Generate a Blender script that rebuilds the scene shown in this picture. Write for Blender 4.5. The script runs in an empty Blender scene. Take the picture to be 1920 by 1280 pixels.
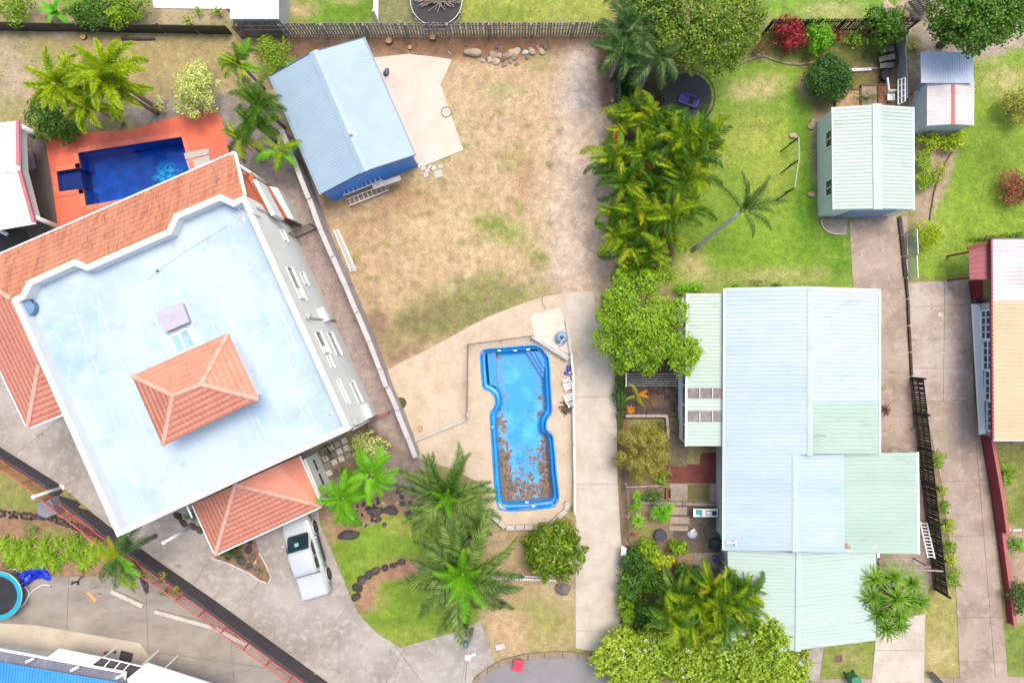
import bpy, bmesh, math, random
import numpy as np
from mathutils import Vector, Matrix, geometry as geo
PI = math.pi
sc = bpy.context.scene
C = sc.collection
R0 = random.Random(7)
# ------------------------------------------------------------------ camera, sky, sun, exposure
HC = 42.67                      # drone height above the ground
cam = bpy.data.cameras.new('camera'); camo = bpy.data.objects.new('camera', cam); C.objects.link(camo)
cam.sensor_width = 36; cam.lens = 24; cam.clip_start = 0.5; cam.clip_end = 3000
camo.location = (0, 0, HC); camo.rotation_euler = (0, 0, 0)
sc.camera = camo
SUN_EL, SUN_AZ = math.radians(70), math.radians(30)     # azimuth measured from +Y (up in the picture) to +X
wd = bpy.data.worlds.new('World'); sc.world = wd; wd.use_nodes = True
nt = wd.node_tree; sky = nt.nodes.new('ShaderNodeTexSky'); sky.sky_type = 'NISHITA'; sky.sun_disc = False
sky.sun_elevation = SUN_EL; sky.sun_rotation = SUN_AZ; sky.air_density = 1.0; sky.dust_density = 4.0; sky.ozone_density = 1.0
nt.links.new(sky.outputs[0], nt.nodes['Background'].inputs[0]); nt.nodes['Background'].inputs[1].default_value = 0.15
sl = bpy.data.lights.new('sun', 'SUN'); sl.energy = 1.25; sl.angle = math.radians(28); sl.color = (1, .93, .82)
so = bpy.data.objects.new('sun', sl); C.objects.link(so)
sd = Vector((math.sin(SUN_AZ)*math.cos(SUN_EL), math.cos(SUN_AZ)*math.cos(SUN_EL), math.sin(SUN_EL)))
so.rotation_euler = sd.to_track_quat('Z', 'Y').to_euler(); so.location = sd*60
sc.view_settings.view_transform = 'Standard'; sc.view_settings.look = 'None'
sc.cycles.use_denoising = True; sc.cycles.denoiser = 'OPENIMAGEDENOISE'; sc.cycles.denoising_input_passes = 'RGB_ALBEDO_NORMAL'; sc.cycles.denoising_prefilter = 'NONE'
sc.view_settings.exposure = 1.0; sc.view_settings.gamma = 1.0

# ------------------------------------------------------------------ places
def W(px, py, z=0.0):
    """point at height z seen at a spot of the plan (30 plan units to the metre at the ground)"""
    k = (HC - z)/HC/30.0
    return Vector(((px-960)*k, (640-py)*k, z))
def WL(pts, z=0.0): return [W(p[0], p[1], z) for p in pts]
def smooth_poly(pts, n=3, closed=True):
    out = []; N = len(pts)
    rng = range(N) if closed else range(N-1)
    for i in rng:
        p0, p1, p2, p3 = [Vector(pts[j % N]) if closed else Vector(pts[max(0, min(N-1, j))]) for j in (i-1, i, i+1, i+2)]
        for k in range(n):
            t = k/n
            out.append(tuple(.5*((2*p1)+(p2-p0)*t+(2*p0-5*p1+4*p2-p3)*t*t+(3*p1-p0-3*p2+p3)*t**3)))
    if not closed: out.append(tuple(pts[-1]))
    return out

# ------------------------------------------------------------------ materials
MATS = {}
def lin(r, g, b):
    f = lambda c: (c/255/12.92) if c <= 10 else ((c/255+.055)/1.055)**2.4
    return (f(r), f(g), f(b))
def nodes_of(name):
    m = bpy.data.materials.new(name); m.use_nodes = True
    return m, m.node_tree, m.node_tree.nodes['Principled BSDF']
def pos_noise(t, scale, detail=5, rough=.6, vec=None, dist=0.0):
    n = t.nodes.new('ShaderNodeTexNoise'); n.inputs['Scale'].default_value = scale; n.inputs['Detail'].default_value = detail
    n.inputs['Roughness'].default_value = rough; n.inputs['Distortion'].default_value = dist
    if vec is None:
        g = t.nodes.new('ShaderNodeNewGeometry'); vec = g.outputs['Position']
    t.links.new(vec, n.inputs['Vector']); return n.outputs['Fac']
def ramp(t, fac, lo, hi):
    n = t.nodes.new('ShaderNodeMapRange'); n.inputs[1].default_value = lo; n.inputs[2].default_value = hi
    t.links.new(fac, n.inputs[0]); return n.outputs[0]
def mixc(t, fac, a, b, mode='MIX'):
    n = t.nodes.new('ShaderNodeMix'); n.data_type = 'RGBA'; n.blend_type = mode
    for s, v in ((0, fac), (6, a), (7, b)):
        if hasattr(v, 'links') or isinstance(v, bpy.types.NodeSocket): t.links.new(v, n.inputs[s])
        elif s == 0: n.inputs[0].default_value = v
        else: n.inputs[s].default_value = (*v, 1)
    return n.outputs[2]
def mat(name, col, layers=(), rough=.8, bump=None, metal=0.0, spec=.5, coat=0.0, rand=0.0, island=0.0, alpha=1.0, stretch=None):
    """layers: (scale, colour, lo, hi) patches of another colour; bump: (scale, strength)"""
    if name in MATS: return MATS[name]
    m, t, b = nodes_of(name)
    vec = None
    if stretch:
        g = t.nodes.new('ShaderNodeNewGeometry'); mp = t.nodes.new('ShaderNodeMapping')
        mp.inputs['Rotation'].default_value = (0, 0, stretch[3] if len(stretch) > 3 else 0); mp.inputs['Scale'].default_value = stretch[:3]
        t.links.new(g.outputs['Position'], mp.inputs[0]); vec = mp.outputs[0]
    c = None
    base = col
    for (s, c2, lo, hi) in layers:
        f = ramp(t, pos_noise(t, s, 6, .62, vec), lo, hi)
        base = mixc(t, f, base, c2)
    if rand or island:
        src = None
        if rand:
            oi = t.nodes.new('ShaderNodeObjectInfo'); src = oi.outputs['Random']
            f = t.nodes.new('ShaderNodeMapRange'); f.inputs[3].default_value = 1-rand; f.inputs[4].default_value = 1+rand
            t.links.new(src, f.inputs[0])
            cc = t.nodes.new('ShaderNodeCombineColor')
            for k in range(3): t.links.new(f.outputs[0], cc.inputs[k])
            base = mixc(t, 1.0, base, cc.outputs[0], 'MULTIPLY')
        if island:
            g = t.nodes.new('ShaderNodeNewGeometry')
            f = t.nodes.new('ShaderNodeMapRange'); f.inputs[3].default_value = 1-island; f.inputs[4].default_value = 1+island
            t.links.new(g.outputs['Random Per Island'], f.inputs[0])
            cc = t.nodes.new('ShaderNodeCombineColor')
            for k in range(3): t.links.new(f.outputs[0], cc.inputs[k])
            base = mixc(t, 1.0, base, cc.outputs[0], 'MULTIPLY')
    if isinstance(base, tuple): b.inputs['Base Color'].default_value = (*base, 1)
    else: t.links.new(base, b.inputs['Base Color'])
    b.inputs['Roughness'].default_value = rough; b.inputs['Metallic'].default_value = metal
    b.inputs['Specular IOR Level'].default_value = spec; b.inputs['Coat Weight'].default_value = coat
    b.inputs['Alpha'].default_value = alpha
    if bump:
        bn = t.nodes.new('ShaderNodeBump'); bn.inputs['Strength'].default_value = bump[1]; bn.inputs['Distance'].default_value = .03
        t.links.new(pos_noise(t, bump[0], 6, .6), bn.inputs['Height']); t.links.new(bn.outputs[0], b.inputs['Normal'])
    MATS[name] = m; return m
def leafmat(name, cols, trans=.3, gloss=.45, grad=None):
    """foliage: each leaf takes its own tone between the colours given"""
    if name in MATS: return MATS[name]
    m, t, b = nodes_of(name)
    g = t.nodes.new('ShaderNodeNewGeometry')
    rp = t.nodes.new('ShaderNodeValToRGB'); e = rp.color_ramp.elements; cols = [(min(.8, c[0]*1.55), min(.8, c[1]*1.62), min(.7, c[2]*(1.5 if c[2] > .25 else .95))) for c in cols]
    e[0].position = 0; e[0].color = (*cols[0], 1); e[1].position = 1; e[1].color = (*cols[-1], 1)
    for i, c in enumerate(cols[1:-1]):
        k = e.new((i+1)/(len(cols)-1)); k.color = (*c, 1)
    oi = t.nodes.new('ShaderNodeObjectInfo')
    nz = pos_noise(t, 1.3, 3)
    ma = t.nodes.new('ShaderNodeMath'); ma.operation = 'MULTIPLY_ADD'; ma.inputs[1].default_value = .55
    t.links.new(g.outputs['Random Per Island'], ma.inputs[0])
    mb = t.nodes.new('ShaderNodeMath'); mb.operation = 'MULTIPLY_ADD'; mb.inputs[1].default_value = .9; mb.inputs[2].default_value = -.35
    t.links.new(nz, mb.inputs[0])
    mc = t.nodes.new('ShaderNodeMath'); mc.operation = 'MULTIPLY_ADD'; mc.inputs[1].default_value = .3
    t.links.new(oi.outputs['Random'], mc.inputs[0]); t.links.new(mb.outputs[0], mc.inputs[2])
    t.links.new(mc.outputs[0], ma.inputs[2]); t.links.new(ma.outputs[0], rp.inputs[0])
    t.links.new(rp.outputs[0], b.inputs['Base Color']); b.inputs['Roughness'].default_value = gloss; b.inputs['Specular IOR Level'].default_value = .35
    tr = t.nodes.new('ShaderNodeBsdfTranslucent'); t.links.new(rp.outputs[0], tr.inputs[0])
    mx = t.nodes.new('ShaderNodeMixShader'); mx.inputs[0].default_value = trans
    t.links.new(b.outputs[0], mx.inputs[1]); t.links.new(tr.outputs[0], mx.inputs[2])
    t.links.new(mx.outputs[0], t.nodes['Material Output'].inputs[0])
    MATS[name] = m; return m

# ------------------------------------------------------------------ objects
def tag(o, label=None, cat=None, group=None, kind=None):
    if label: o['label'] = label
    if cat: o['category'] = cat
    if group: o['group'] = group
    if kind: o['kind'] = kind
    return o
def T(name, label, cat, loc, group=None, rz=0.0):
    o = bpy.data.objects.new(name, None); C.objects.link(o); o.empty_display_size = .2
    o.location = loc; o.rotation_euler = (0, 0, rz)
    return tag(o, label, cat, group)
def wloc(o):
    v = Vector(o.location)
    while o.parent: o = o.parent; v += Vector(o.location)
    return v
def copy_tree(o, parent=None):
    c = o.copy(); C.objects.link(c); c.parent = parent
    for ch in list(o.children): copy_tree(ch, c)
    return c
class MB:
    """collects shapes for ONE mesh"""
    def __init__(s): s.v = []; s.f = []
    def add(s, vs, fs):
        n = len(s.v); s.v += [tuple(v) for v in vs]; s.f += [tuple(i+n for i in f) for f in fs]; return s
    def box(s, c, d, rz=0.0, m=None):
        x, y, z = d[0]/2, d[1]/2, d[2]/2; cr, sr = math.cos(rz), math.sin(rz)
        vs = []
        for (a, b, e) in ((-x,-y,-z),(x,-y,-z),(x,y,-z),(-x,y,-z),(-x,-y,z),(x,-y,z),(x,y,z),(-x,y,z)):
            p = Vector((c[0]+a*cr-b*sr, c[1]+a*sr+b*cr, c[2]+e)); vs.append(m @ p if m else p)
        return s.add(vs, [(0,3,2,1),(4,5,6,7),(0,1,5,4),(1,2,6,5),(2,3,7,6),(3,0,4,7)])
    def beam(s, a, b, w, h, up=(0,0,1)):
        a, b = Vector(a), Vector(b); d = (b-a).normalized(); u = Vector(up)
        r = d.cross(u)
        if r.length < 1e-4: r = d.cross(Vector((1,0,0)))
        r.normalize(); u = r.cross(d).normalized(); r *= w/2; u *= h/2
        vs = [a-r-u, a+r-u, a+r+u, a-r+u, b-r-u, b+r-u, b+r+u, b-r+u]
        return s.add(vs, [(0,1,2,3),(7,6,5,4),(0,4,5,1),(1,5,6,2),(2,6,7,3),(3,7,4,0)])
    def tube(s, pts, r, n=8, cap=True):
        pts = [Vector(p) for p in pts]; rs = r if isinstance(r, (list, tuple)) else [r]*len(pts)
        base = len(s.v); rings = []
        ref = None
        for i, p in enumerate(pts):
            d = (pts[min(i+1, len(pts)-1)]-pts[max(i-1, 0)]).normalized()
            if ref is None:
                ref = d.cross(Vector((0,0,1)))
                if ref.length < 1e-3: ref = d.cross(Vector((1,0,0)))
            u = (ref - d*ref.dot(d)).normalized(); w = d.cross(u); ref = u
            s.v += [tuple(p+(u*math.cos(2*PI*k/n)+w*math.sin(2*PI*k/n))*rs[i]) for k in range(n)]
        for i in range(len(pts)-1):
            for k in range(n):
                a = base+i*n+k; b = base+i*n+(k+1) % n
                s.f.append((a, b, b+n, a+n))
        if cap:
            s.f.append(tuple(base+k for k in reversed(range(n)))); s.f.append(tuple(base+(len(pts)-1)*n+k for k in range(n)))
        return s
    def prism(s, poly, z0, z1):
        """closed prism from a list of (x,y); concave allowed"""
        P = [Vector((p[0], p[1], 0)) for p in poly]
        if sum(P[i].x*P[(i+1) % len(P)].y-P[(i+1) % len(P)].x*P[i].y for i in range(len(P))) < 0: P.reverse()
        n = len(P); tri = geo.tessellate_polygon([P]); base = len(s.v)
        s.v += [(p.x, p.y, z1) for p in P]+[(p.x, p.y, z0) for p in P]
        for t in tri:
            a, b, c = t
            if (P[b]-P[a]).cross(P[c]-P[a]).z < 0: b, c = c, b
            s.f.append((base+a, base+b, base+c)); s.f.append((base+n+a, base+n+c, base+n+b))
        for i in range(n):
            j = (i+1) % n; s.f.append((base+n+i, base+n+j, base+j, base+i))
        return s
    def holed(s, outer, hole, z1, z0):
        """slab with a hole"""
        O = [Vector((p[0], p[1], 0)) for p in outer]; Hh = [Vector((p[0], p[1], 0)) for p in hole]
        allp = O+Hh; tri = geo.tessellate_polygon([O, Hh]); base = len(s.v)
        s.v += [(p.x, p.y, z1) for p in allp]+[(p.x, p.y, z0) for p in allp]; n = len(allp)
        for a, b, c in tri:
            if (allp[b]-allp[a]).cross(allp[c]-allp[a]).z < 0: b, c = c, b
            s.f.append((base+a, base+b, base+c))
        for (st, m) in ((0, len(O)), (len(O), len(Hh))):
            for i in range(m):
                j = (i+1) % m; s.f.append((base+n+st+i, base+n+st+j, base+st+j, base+st+i))
        return s
    def lathe(s, prof, c=(0,0,0), n=20):
        base = len(s.v)
        for (r, z) in prof: s.v += [(c[0]+r*math.cos(2*PI*k/n), c[1]+r*math.sin(2*PI*k/n), c[2]+z) for k in range(n)]
        for i in range(len(prof)-1):
            for k in range(n):
                a = base+i*n+k; b = base+i*n+(k+1) % n; s.f.append((a, b, b+n, a+n))
        s.f.append(tuple(base+k for k in reversed(range(n)))); s.f.append(tuple(base+(len(prof)-1)*n+k for k in range(n)))
        return s
    def quad(s, a, b, c, d): return s.add([a, b, c, d], [(0,1,2,3)])
    def mesh(s, name, off=Vector((0,0,0))):
        me = bpy.data.meshes.new(name); me.from_pydata([(v[0]-off[0], v[1]-off[1], v[2]-off[2]) for v in s.v], [], s.f)
        me.validate(); me.update(); return me
    def build(s, name, m, parent=None, local=False, smooth=False, origin=None, bevel=0.0, fixn=False):
        off = Vector((0,0,0)) if local else (wloc(parent) if parent else Vector(origin or (0,0,0)))
        me = s.mesh(name, off); o = bpy.data.objects.new(name, me); C.objects.link(o)
        if parent: o.parent = parent
        elif origin is not None: o.location = origin
        ms = m if isinstance(m, list) else [m]
        for x in ms: me.materials.append(x)
        if fixn:
            bm = bmesh.new(); bm.from_mesh(me); bmesh.ops.recalc_face_normals(bm, faces=bm.faces); bm.to_mesh(me); bm.free()
        if bevel:
            md = o.modifiers.new('bevel', 'BEVEL'); md.width = bevel; md.segments = 2; md.limit_method = 'ANGLE'
        if smooth: me.shade_smooth()
        return o
def inst(name, me, parent, loc=(0,0,0), rot=(0,0,0), scale=(1,1,1), mw=None):
    o = bpy.data.objects.new(name, me); C.objects.link(o); o.parent = parent
    if mw is not None: o.matrix_local = mw
    else: o.location = loc; o.rotation_euler = rot; o.scale = scale if isinstance(scale, (tuple, list)) else (scale,)*3
    return o
def offset_poly(P, d):
    """inset a ccw polygon of (x,y) by d"""
    n = len(P); out = []
    for i in range(n):
        a, b, c = Vector(P[i-1]).to_2d(), Vector(P[i]).to_2d(), Vector(P[(i+1) % n]).to_2d()
        e1 = (b-a).normalized(); e2 = (c-b).normalized()
        n1 = Vector((-e1.y, e1.x)); n2 = Vector((-e2.y, e2.x)); m = n1+n2
        if m.length < 1e-5: m = n1.copy()
        m.normalize(); k = d/max(.45, m.dot(n1)); out.append((b.x+m.x*k, b.y+m.y*k))
    return out
def ccw(P):
    a = sum(P[i][0]*P[(i+1) % len(P)][1]-P[(i+1) % len(P)][0]*P[i][1] for i in range(len(P)))
    return list(P) if a > 0 else list(reversed(P))
def inside(poly, X, Y):
    r = np.zeros(X.shape, bool); n = len(poly)
    for i in range(n):
        x0, y0 = poly[i][:2]; x1, y1 = poly[(i+1) % n][:2]
        if y0 == y1: continue
        cnd = ((y0 > Y) != (y1 > Y)) & (X < (x1-x0)*(Y-y0)/(y1-y0)+x0); r ^= cnd
    return r
def cut_slabs(name, poly, z, th, cuts, m, parent, gap=.012):
    """a sheet of concrete laid in slabs: each slab its own mesh, joints open"""
    bm = bmesh.new(); vs = [bm.verts.new((p[0], p[1], 0)) for p in ccw(poly)]; bm.faces.new(vs)
    for (a, b) in cuts:
        a, b = Vector(a), Vector(b); d = b-a; nrm = Vector((-d.y, d.x, 0)).normalized()
        bmesh.ops.bisect_plane(bm, geom=bm.faces[:]+bm.edges[:]+bm.verts[:], plane_co=(a.x, a.y, 0), plane_no=nrm, dist=1e-4)
    out = []
    for f in bm.faces:
        P = [(v.co.x, v.co.y) for v in f.verts]
        if f.calc_area() < .05: continue
        P = offset_poly(ccw(P), gap)
        mb = MB(); mb.prism(P, z-th, z); out.append(mb.build(name, m, parent))
    bm.free(); return out
# ------------------------------------------------------------------ base colours
KA = 0.60
def alb(r, g, b, k=KA): return tuple(c*k for c in lin(r, g, b))
TERR = [(-400,560),(0,838),(109,906),(203,985),(300,1054),(400,1123),(640,1296),(900,1500),(-400,1500)]     # raised neighbouring yard
TZ = 0.9
POOL_B = [(902,668),(908,656),(934,653),(1001,647),(1015,653),(1028,671),(1031,715),(1034,768),(1031,777),(1024,788),(1024,806),(1036,818),
          (1042,886),(1047,930),(1041,944),(1030,950),(951,956),(932,939),(925,856),(920,780),(923,770),(930,757),(928,742),(920,733),(908,727),(905,715)]
POOL_L = [(147,287),(341,257),(350,290),(357,318),(353,352),(162,386),(157,354),(112,360),(107,322),(152,315)]
# ------------------------------------------------------------------ ground
def make_ground():
    rng = np.random.default_rng(3)
    xs = np.concatenate([[-12000,-6000,-2500,-1000,-400], np.arange(-120, 2041, 5.0), [2400,3000,4500,8000,14000]])
    ys = np.concatenate([[-12000,-6000,-2500,-1000,-400], np.arange(-120, 1401, 5.0), [1800,2400,3600,7000,13000]])
    GX, GY = np.meshgrid(xs, ys)
    tin = inside(TERR, GX+2.4, GY-3.2); fz = np.where(tin, HC/(HC-TZ), 1.0)
    X = 960+(GX-960)*fz; Y = 640+(GY-640)*fz          # where each spot of the raised yard shows in the plan
    def sn(scale, seed):            # smooth value noise
        r = np.random.default_rng(seed); g = r.random((64, 64))
        u = (X/scale) % 63; v = (Y/scale) % 63; i = u.astype(int); j = v.astype(int); a = u-i; b = v-j
        a = a*a*(3-2*a); b = b*b*(3-2*b)
        return g[j, i]*(1-a)*(1-b)+g[j, i+1]*a*(1-b)+g[j+1, i]*(1-a)*b+g[j+1, i+1]*a*b
    def fb(scale, seed): return (sn(scale, seed)*.55+sn(scale*.45, seed+1)*.3+sn(scale*.2, seed+2)*.15)
    WX = X+(fb(40, 11)-.5)*16; WY = Y+(fb(40, 21)-.5)*16
    col = np.zeros(X.shape+(3,)); veg = np.zeros(X.shape)
    col[:] = alb(168, 162, 108); veg[:] = .6
    def blur(m, s):
        if s <= 0: return m
        k = int(3*s)+1; w = np.exp(-np.arange(-k, k+1)**2/(2*s*s)); w /= w.sum()
        m = np.apply_along_axis(lambda r: np.convolve(np.pad(r, k, 'edge'), w, 'valid'), 0, m)
        return np.apply_along_axis(lambda r: np.convolve(np.pad(r, k, 'edge'), w, 'valid'), 1, m)
    def zone(poly, c, v, soft=1.2, amt=1.0, warp=True):
        m = inside(poly, WX if warp else X, WY if warp else Y).astype(float); m = blur(m, soft)*amt
        for k in range(3): col[..., k] = col[..., k]*(1-m)+c[k]*m
        veg[:] = veg*(1-m)+v*m
    def blob(x, y, rx, ry, c, v, amt=1.0, rot=0, seed=5, ns=30, p=1.0):
        a = math.radians(rot); dx, dy = X-x, Y-y; u = dx*math.cos(a)+dy*math.sin(a); w = -dx*math.sin(a)+dy*math.cos(a)
        d = np.sqrt((u/rx)**2+(w/ry)**2); m = np.clip(1.25-d, 0, 1); m = np.clip(m*(.15+1.7*fb(ns, seed)), 0, 1)**p*amt
        for k in range(3): col[..., k] = col[..., k]*(1-m)+c[k]*m
        veg[:] = veg*(1-m)+v*m
    LAWN = alb(144, 175, 68); LAWN2 = alb(116, 160, 48); TAN = alb(218, 188, 146); SOIL = alb(150, 116, 90); BROWN = alb(176, 148, 118)
    GRAV = alb(182, 170, 164); DRY = alb(196, 186, 128); STRAW = alb(226, 200, 152); GREY = alb(236, 216, 196); MULCH = alb(104, 84, 72); DGREEN = alb(96, 132, 48)
    # yards along the top
    zone([(-130,-130),(430,-130),(430,45),(-130,45)], alb(196,176,140), .3)
    zone([(110,-130),(195,-130),(195,30),(110,30)], alb(140,174,74), 1)
    zone([(523,-130),(705,-130),(705,45),(523,45)], alb(124,164,54), 1); blob(560, 15, 40, 22, TAN, .5, .9); blob(650,0,45,10,TAN,.5,.5)
    zone([(705,-130),(900,-130),(870,45),(705,45)], alb(150,150,104), .5)
    zone([(865,-130),(1150,-130),(1150,42),(865,42)], alb(178,186,92), 1); blob(950, 25, 60, 20, LAWN2, 1, .5)
    zone([(1420,-130),(1690,-130),(1690,36),(1420,36)], alb(146,182,80), 1); blob(1560,20,70,20,STRAW,.8,.45)
    zone([(1690,-130),(2040,-130),(2040,110),(1690,110)], alb(196,180,160), .3)
    # upper left yard
    zone([(-130,58),(440,66),(520,150),(430,215),(330,220),(80,235),(-130,240)], alb(186,168,122), .5)
    blob(300, 100, 160, 40, alb(196,176,122), .6, .8, 0, 6); blob(180, 95, 90, 25, alb(172,158,100), .8, .6); blob(20, 130, 60, 90, alb(206,186,160), .2, .8)
    blob(110, 63, 30, 8, GREY, 0, .9); blob(60,100,50,30,alb(158,160,90),.9,.45); blob(20,205,50,25,alb(164,170,92),.9,.5)
    zone([(240,190),(440,170),(450,230),(330,225),(240,232)], alb(176,164,156), .1)
    # middle lot
    zone([(436,66),(1150,66),(1160,560),(1100,700),(720,860),(545,240)], TAN, .35)
    zone([(440,66),(1150,66),(1150,110),(860,102),(690,100),(520,130)], SOIL, .1, 2.5)
    blob(900, 92, 220, 22, alb(158,118,92), 0, .9)
    blob(590, 110, 70, 40, alb(146,120,96), 0, .6)
    zone([(1058,90),(1120,90),(1128,300),(1132,545),(1010,545),(1040,330)], GREY, .0, 6, .9)
    zone([(1062,92),(1118,92),(1118,200),(1056,210)], alb(234,218,200), 0, 1.5, .8)
    zone([(1120,80),(1150,80),(1150,200),(1122,210)], alb(138,106,88), 0, 1.5)
    zone([(1075,330),(1140,200),(1150,560),(1060,560)], alb(222,196,174), .05, 8, .6)  # pale gravel, colour lifted to offset the shade of the palm clump
    blob(820, 430, 190, 70, STRAW, .55, .9, 10, 7); blob(930, 260, 90, 100, alb(220,192,154), .4, .8); blob(690, 420, 70, 80, alb(196,164,128), .2, .8)
    blob(940, 430, 60, 30, alb(150,166,84), 1, .95, 15, 8, 14); blob(1005, 480, 35, 22, alb(150,160,80), 1, .8, 40, 9, 12); blob(960, 300, 30, 30, alb(186,176,108), .8, .7)
    blob(860, 590, 170, 55, alb(150,152,92), 1, 1, -14, 10, 22); blob(900, 555, 130, 45, alb(158,158,98), 1, .9, -10, 12, 18); blob(800, 605, 90, 40, alb(150,138,96), .8, .9, -25, 13, 18)
    blob(830, 330, 100, 60, alb(206,184,140), .5, .7, 0, 14, 14); blob(740, 370, 90, 40, alb(190,150,112), .1, .7, 10, 15); blob(980, 340, 24, 70, alb(196,156,118), .1, .6, 10, 16)
    blob(870, 230, 40, 60, alb(206,190,140), .6, .6); blob(945, 170, 50, 20, alb(196,190,130), .9, .7, 0, 17, 14); blob(1015, 120, 30, 25, alb(190,186,120), .9, .7, 0, 18, 12)
    blob(720, 500, 60, 80, alb(208,178,140), .2, .6, 0, 19, 20); blob(710, 610, 22, 70, alb(160,134,110), .1, .9, -22, 20); blob(760, 660, 50, 16, alb(166,140,112), .2, .9, -25, 21)
    blob(845, 250, 9, 35, alb(150,164,96), 1, .8, -20, 22, 10)
    for k in range(170):
        x, y = rng.uniform(620, 1050), rng.uniform(180, 640)
        if x < 560+(y-240)*.38: continue
        blob(x, y, rng.uniform(4, 13), rng.uniform(4, 10), [alb(152,158,84), alb(172,140,106), alb(232,212,172), alb(166,160,96)][k % 4], .8, .6, rng.uniform(0, 180), 30+k, 9)
    # gravel side path and beds of the white house
    zone([(430,215),(545,245),(790,870),(760,900),(690,840),(540,420)], alb(190,172,164), 0, 1)
    zone([(400,190),(520,200),(545,260),(470,330),(425,300)], alb(172,160,152), 0, 1)
    zone([(570,850),(690,790),(780,860),(800,960),(700,1010),(600,970)], alb(164,140,122), .1, 1)
    zone([(700,830),(790,870),(800,935),(735,930),(690,880)], alb(168,150,142), 0, 1)
    zone([(610,950),(700,930),(780,960),(700,1010),(618,1025)], alb(196,160,128), .1)
    # front lawn with curved beds
    zone([(617,1021),(690,985),(730,962),(790,960),(860,930),(930,1000),(960,1090),(905,1150),(870,1178),(750,1213),(690,1172),(655,1110)], alb(140,172,60), 1, .8)
    blob(720, 1010, 70, 30, alb(144,180,62), 1, .8); blob(765, 985, 50, 22, alb(196,196,100), .9, .8); blob(700, 1125, 30, 25, alb(196,172,120), .5, .8); blob(720,1060,60,25,alb(170,186,90),1,.6)
    blob(800, 1140, 120, 60, alb(138,164,58), 1, .7, 0, 23); blob(770,1190,60,20,alb(176,184,84),1,.6)
    zone([(690,1075),(745,1050),(790,1050),(800,1075),(730,1085),(705,1100),(690,1150),(668,1140),(665,1095)], alb(190,150,120), .1, .8)
    zone([(905,1000),(1080,965),(1080,1215),(1000,1222),(930,1240),(900,1165)], alb(206,180,138), .4)
    blob(1020, 1160, 70, 60, alb(176,174,96), .9, .8, 0, 24, 16); blob(955, 1180, 45, 40, alb(226,190,146), .1, .8); blob(970,1080,60,30,alb(178,150,118),.2,.6); blob(1050,1090,40,60,alb(198,180,140),.4,.7)
    # right: back lawn, beds
    zone([(1150,60),(1720,60),(1720,120),(1540,130),(1400,90),(1360,130),(1250,140),(1150,140)], alb(126,128,70), .7)
    zone([(1150,60),(1260,120),(1280,260),(1260,520),(1160,540)], alb(92,82,62), .2)  # bed under the palms, colour kept dark to deepen their shade
    zone([(1240,150),(1330,130),(1400,110),(1490,118),(1530,130),(1520,215),(1545,420),(1600,430),(1600,545),(1260,545),(1270,300)], LAWN, 1, 1.0)
    blob(1420, 165, 60, 26, STRAW, .8, .8, -10, 40, 16); blob(1440, 300, 50, 90, alb(178,190,86), 1, .8, 10, 41); blob(1400, 250, 60, 50, alb(186,190,96), .9, .7, 0, 42, 16)
    blob(1500, 220, 26, 60, LAWN2, 1, .9, 0, 43); blob(1510, 400, 30, 100, alb(98,152,38), 1, .9, 0, 44); blob(1420, 460, 120, 50, alb(142,184,58), 1, .7, 0, 45)  # deep green beside the mint shed: its soft shadow painted into the lawn
    blob(1300, 500, 36, 34, STRAW, .8, .7, 0, 46, 12); blob(1350, 520, 60, 18, alb(190,180,120), .7, .6, 0, 47); blob(1340, 280, 40, 60, alb(186,190,100), .9, .6, 0, 48)
    blob(1480, 515, 110, 18, STRAW, .8, .5, 0, 49, 14); blob(1570, 480, 30, 60, alb(94,152,36), 1, .8)  # deep green patch below the mint shed is shade put into the turf colour
    blob(1510, 165, 16, 30, alb(186,160,124), .2, .9, 0, 50)
    zone([(1520,120),(1700,120),(1705,205),(1560,205),(1525,240)], alb(150,132,96), .3); blob(1590,150,50,18,alb(134,138,70),.9,.9)
    zone([(1525,225),(1560,205),(1560,420),(1535,412)], alb(150,136,124), 0)
    # far right yard
    zone([(1720,230),(1830,110),(2040,60),(2040,460),(1860,450),(1810,480),(1818,525),(1712,528)], alb(152,182,66), 1, 1.0)
    blob(1860, 290, 60, 70, alb(124,150,56), 1, .8, 0, 51); blob(1800, 300, 40, 60, LAWN2, 1, .5); blob(1880, 150, 50, 40, STRAW, .7, .6, 0, 52, 18); blob(1900,390,40,40,alb(150,180,70),1,.6); blob(1760,450,40,60,alb(176,196,86),.9,.6)  # first, darker patch is a tree's shadow painted into the lawn colour
    zone([(1700,110),(1730,110),(1735,250),(1712,260),(1702,200)], alb(180,166,150), .1)
    zone([(1710,380),(1712,255),(1800,275),(1760,380),(1740,425),(1716,425)], alb(196,172,146), .1)
    zone([(1858,845),(2040,845),(2040,990),(1885,995)], alb(142,150,74), .9); blob(1890,900,30,50,alb(176,172,110),.6,.7)
    zone([(1890,990),(2040,990),(2040,1165),(1895,1165)], alb(196,168,144), .1)
    zone([(1870,1165),(2040,1165),(2040,1290),(1890,1270)], alb(142,160,78), 1)
    zone([(1736,1080),(1790,1090),(1800,1280),(1730,1280)], alb(186,176,106), .8); blob(1760,1230,30,40,STRAW,.6,.6)
    zone([(1550,1205),(1640,1200),(1630,1270),(1535,1272)], alb(152,170,78), 1); blob(1590,1235,40,30,alb(190,176,120),.6,.6)
    zone([(1700,700),(1712,708),(1752,1110),(1700,1110)], alb(160,140,124), 0)
    zone([(1745,830),(1765,830),(1800,1100),(1780,1110)], alb(168,146,120), .2)
    # beds beside the middle driveway
    zone([(1152,640),(1175,660),(1180,1010),(1162,1010)], alb(140,106,84), 0, .8)
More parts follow.
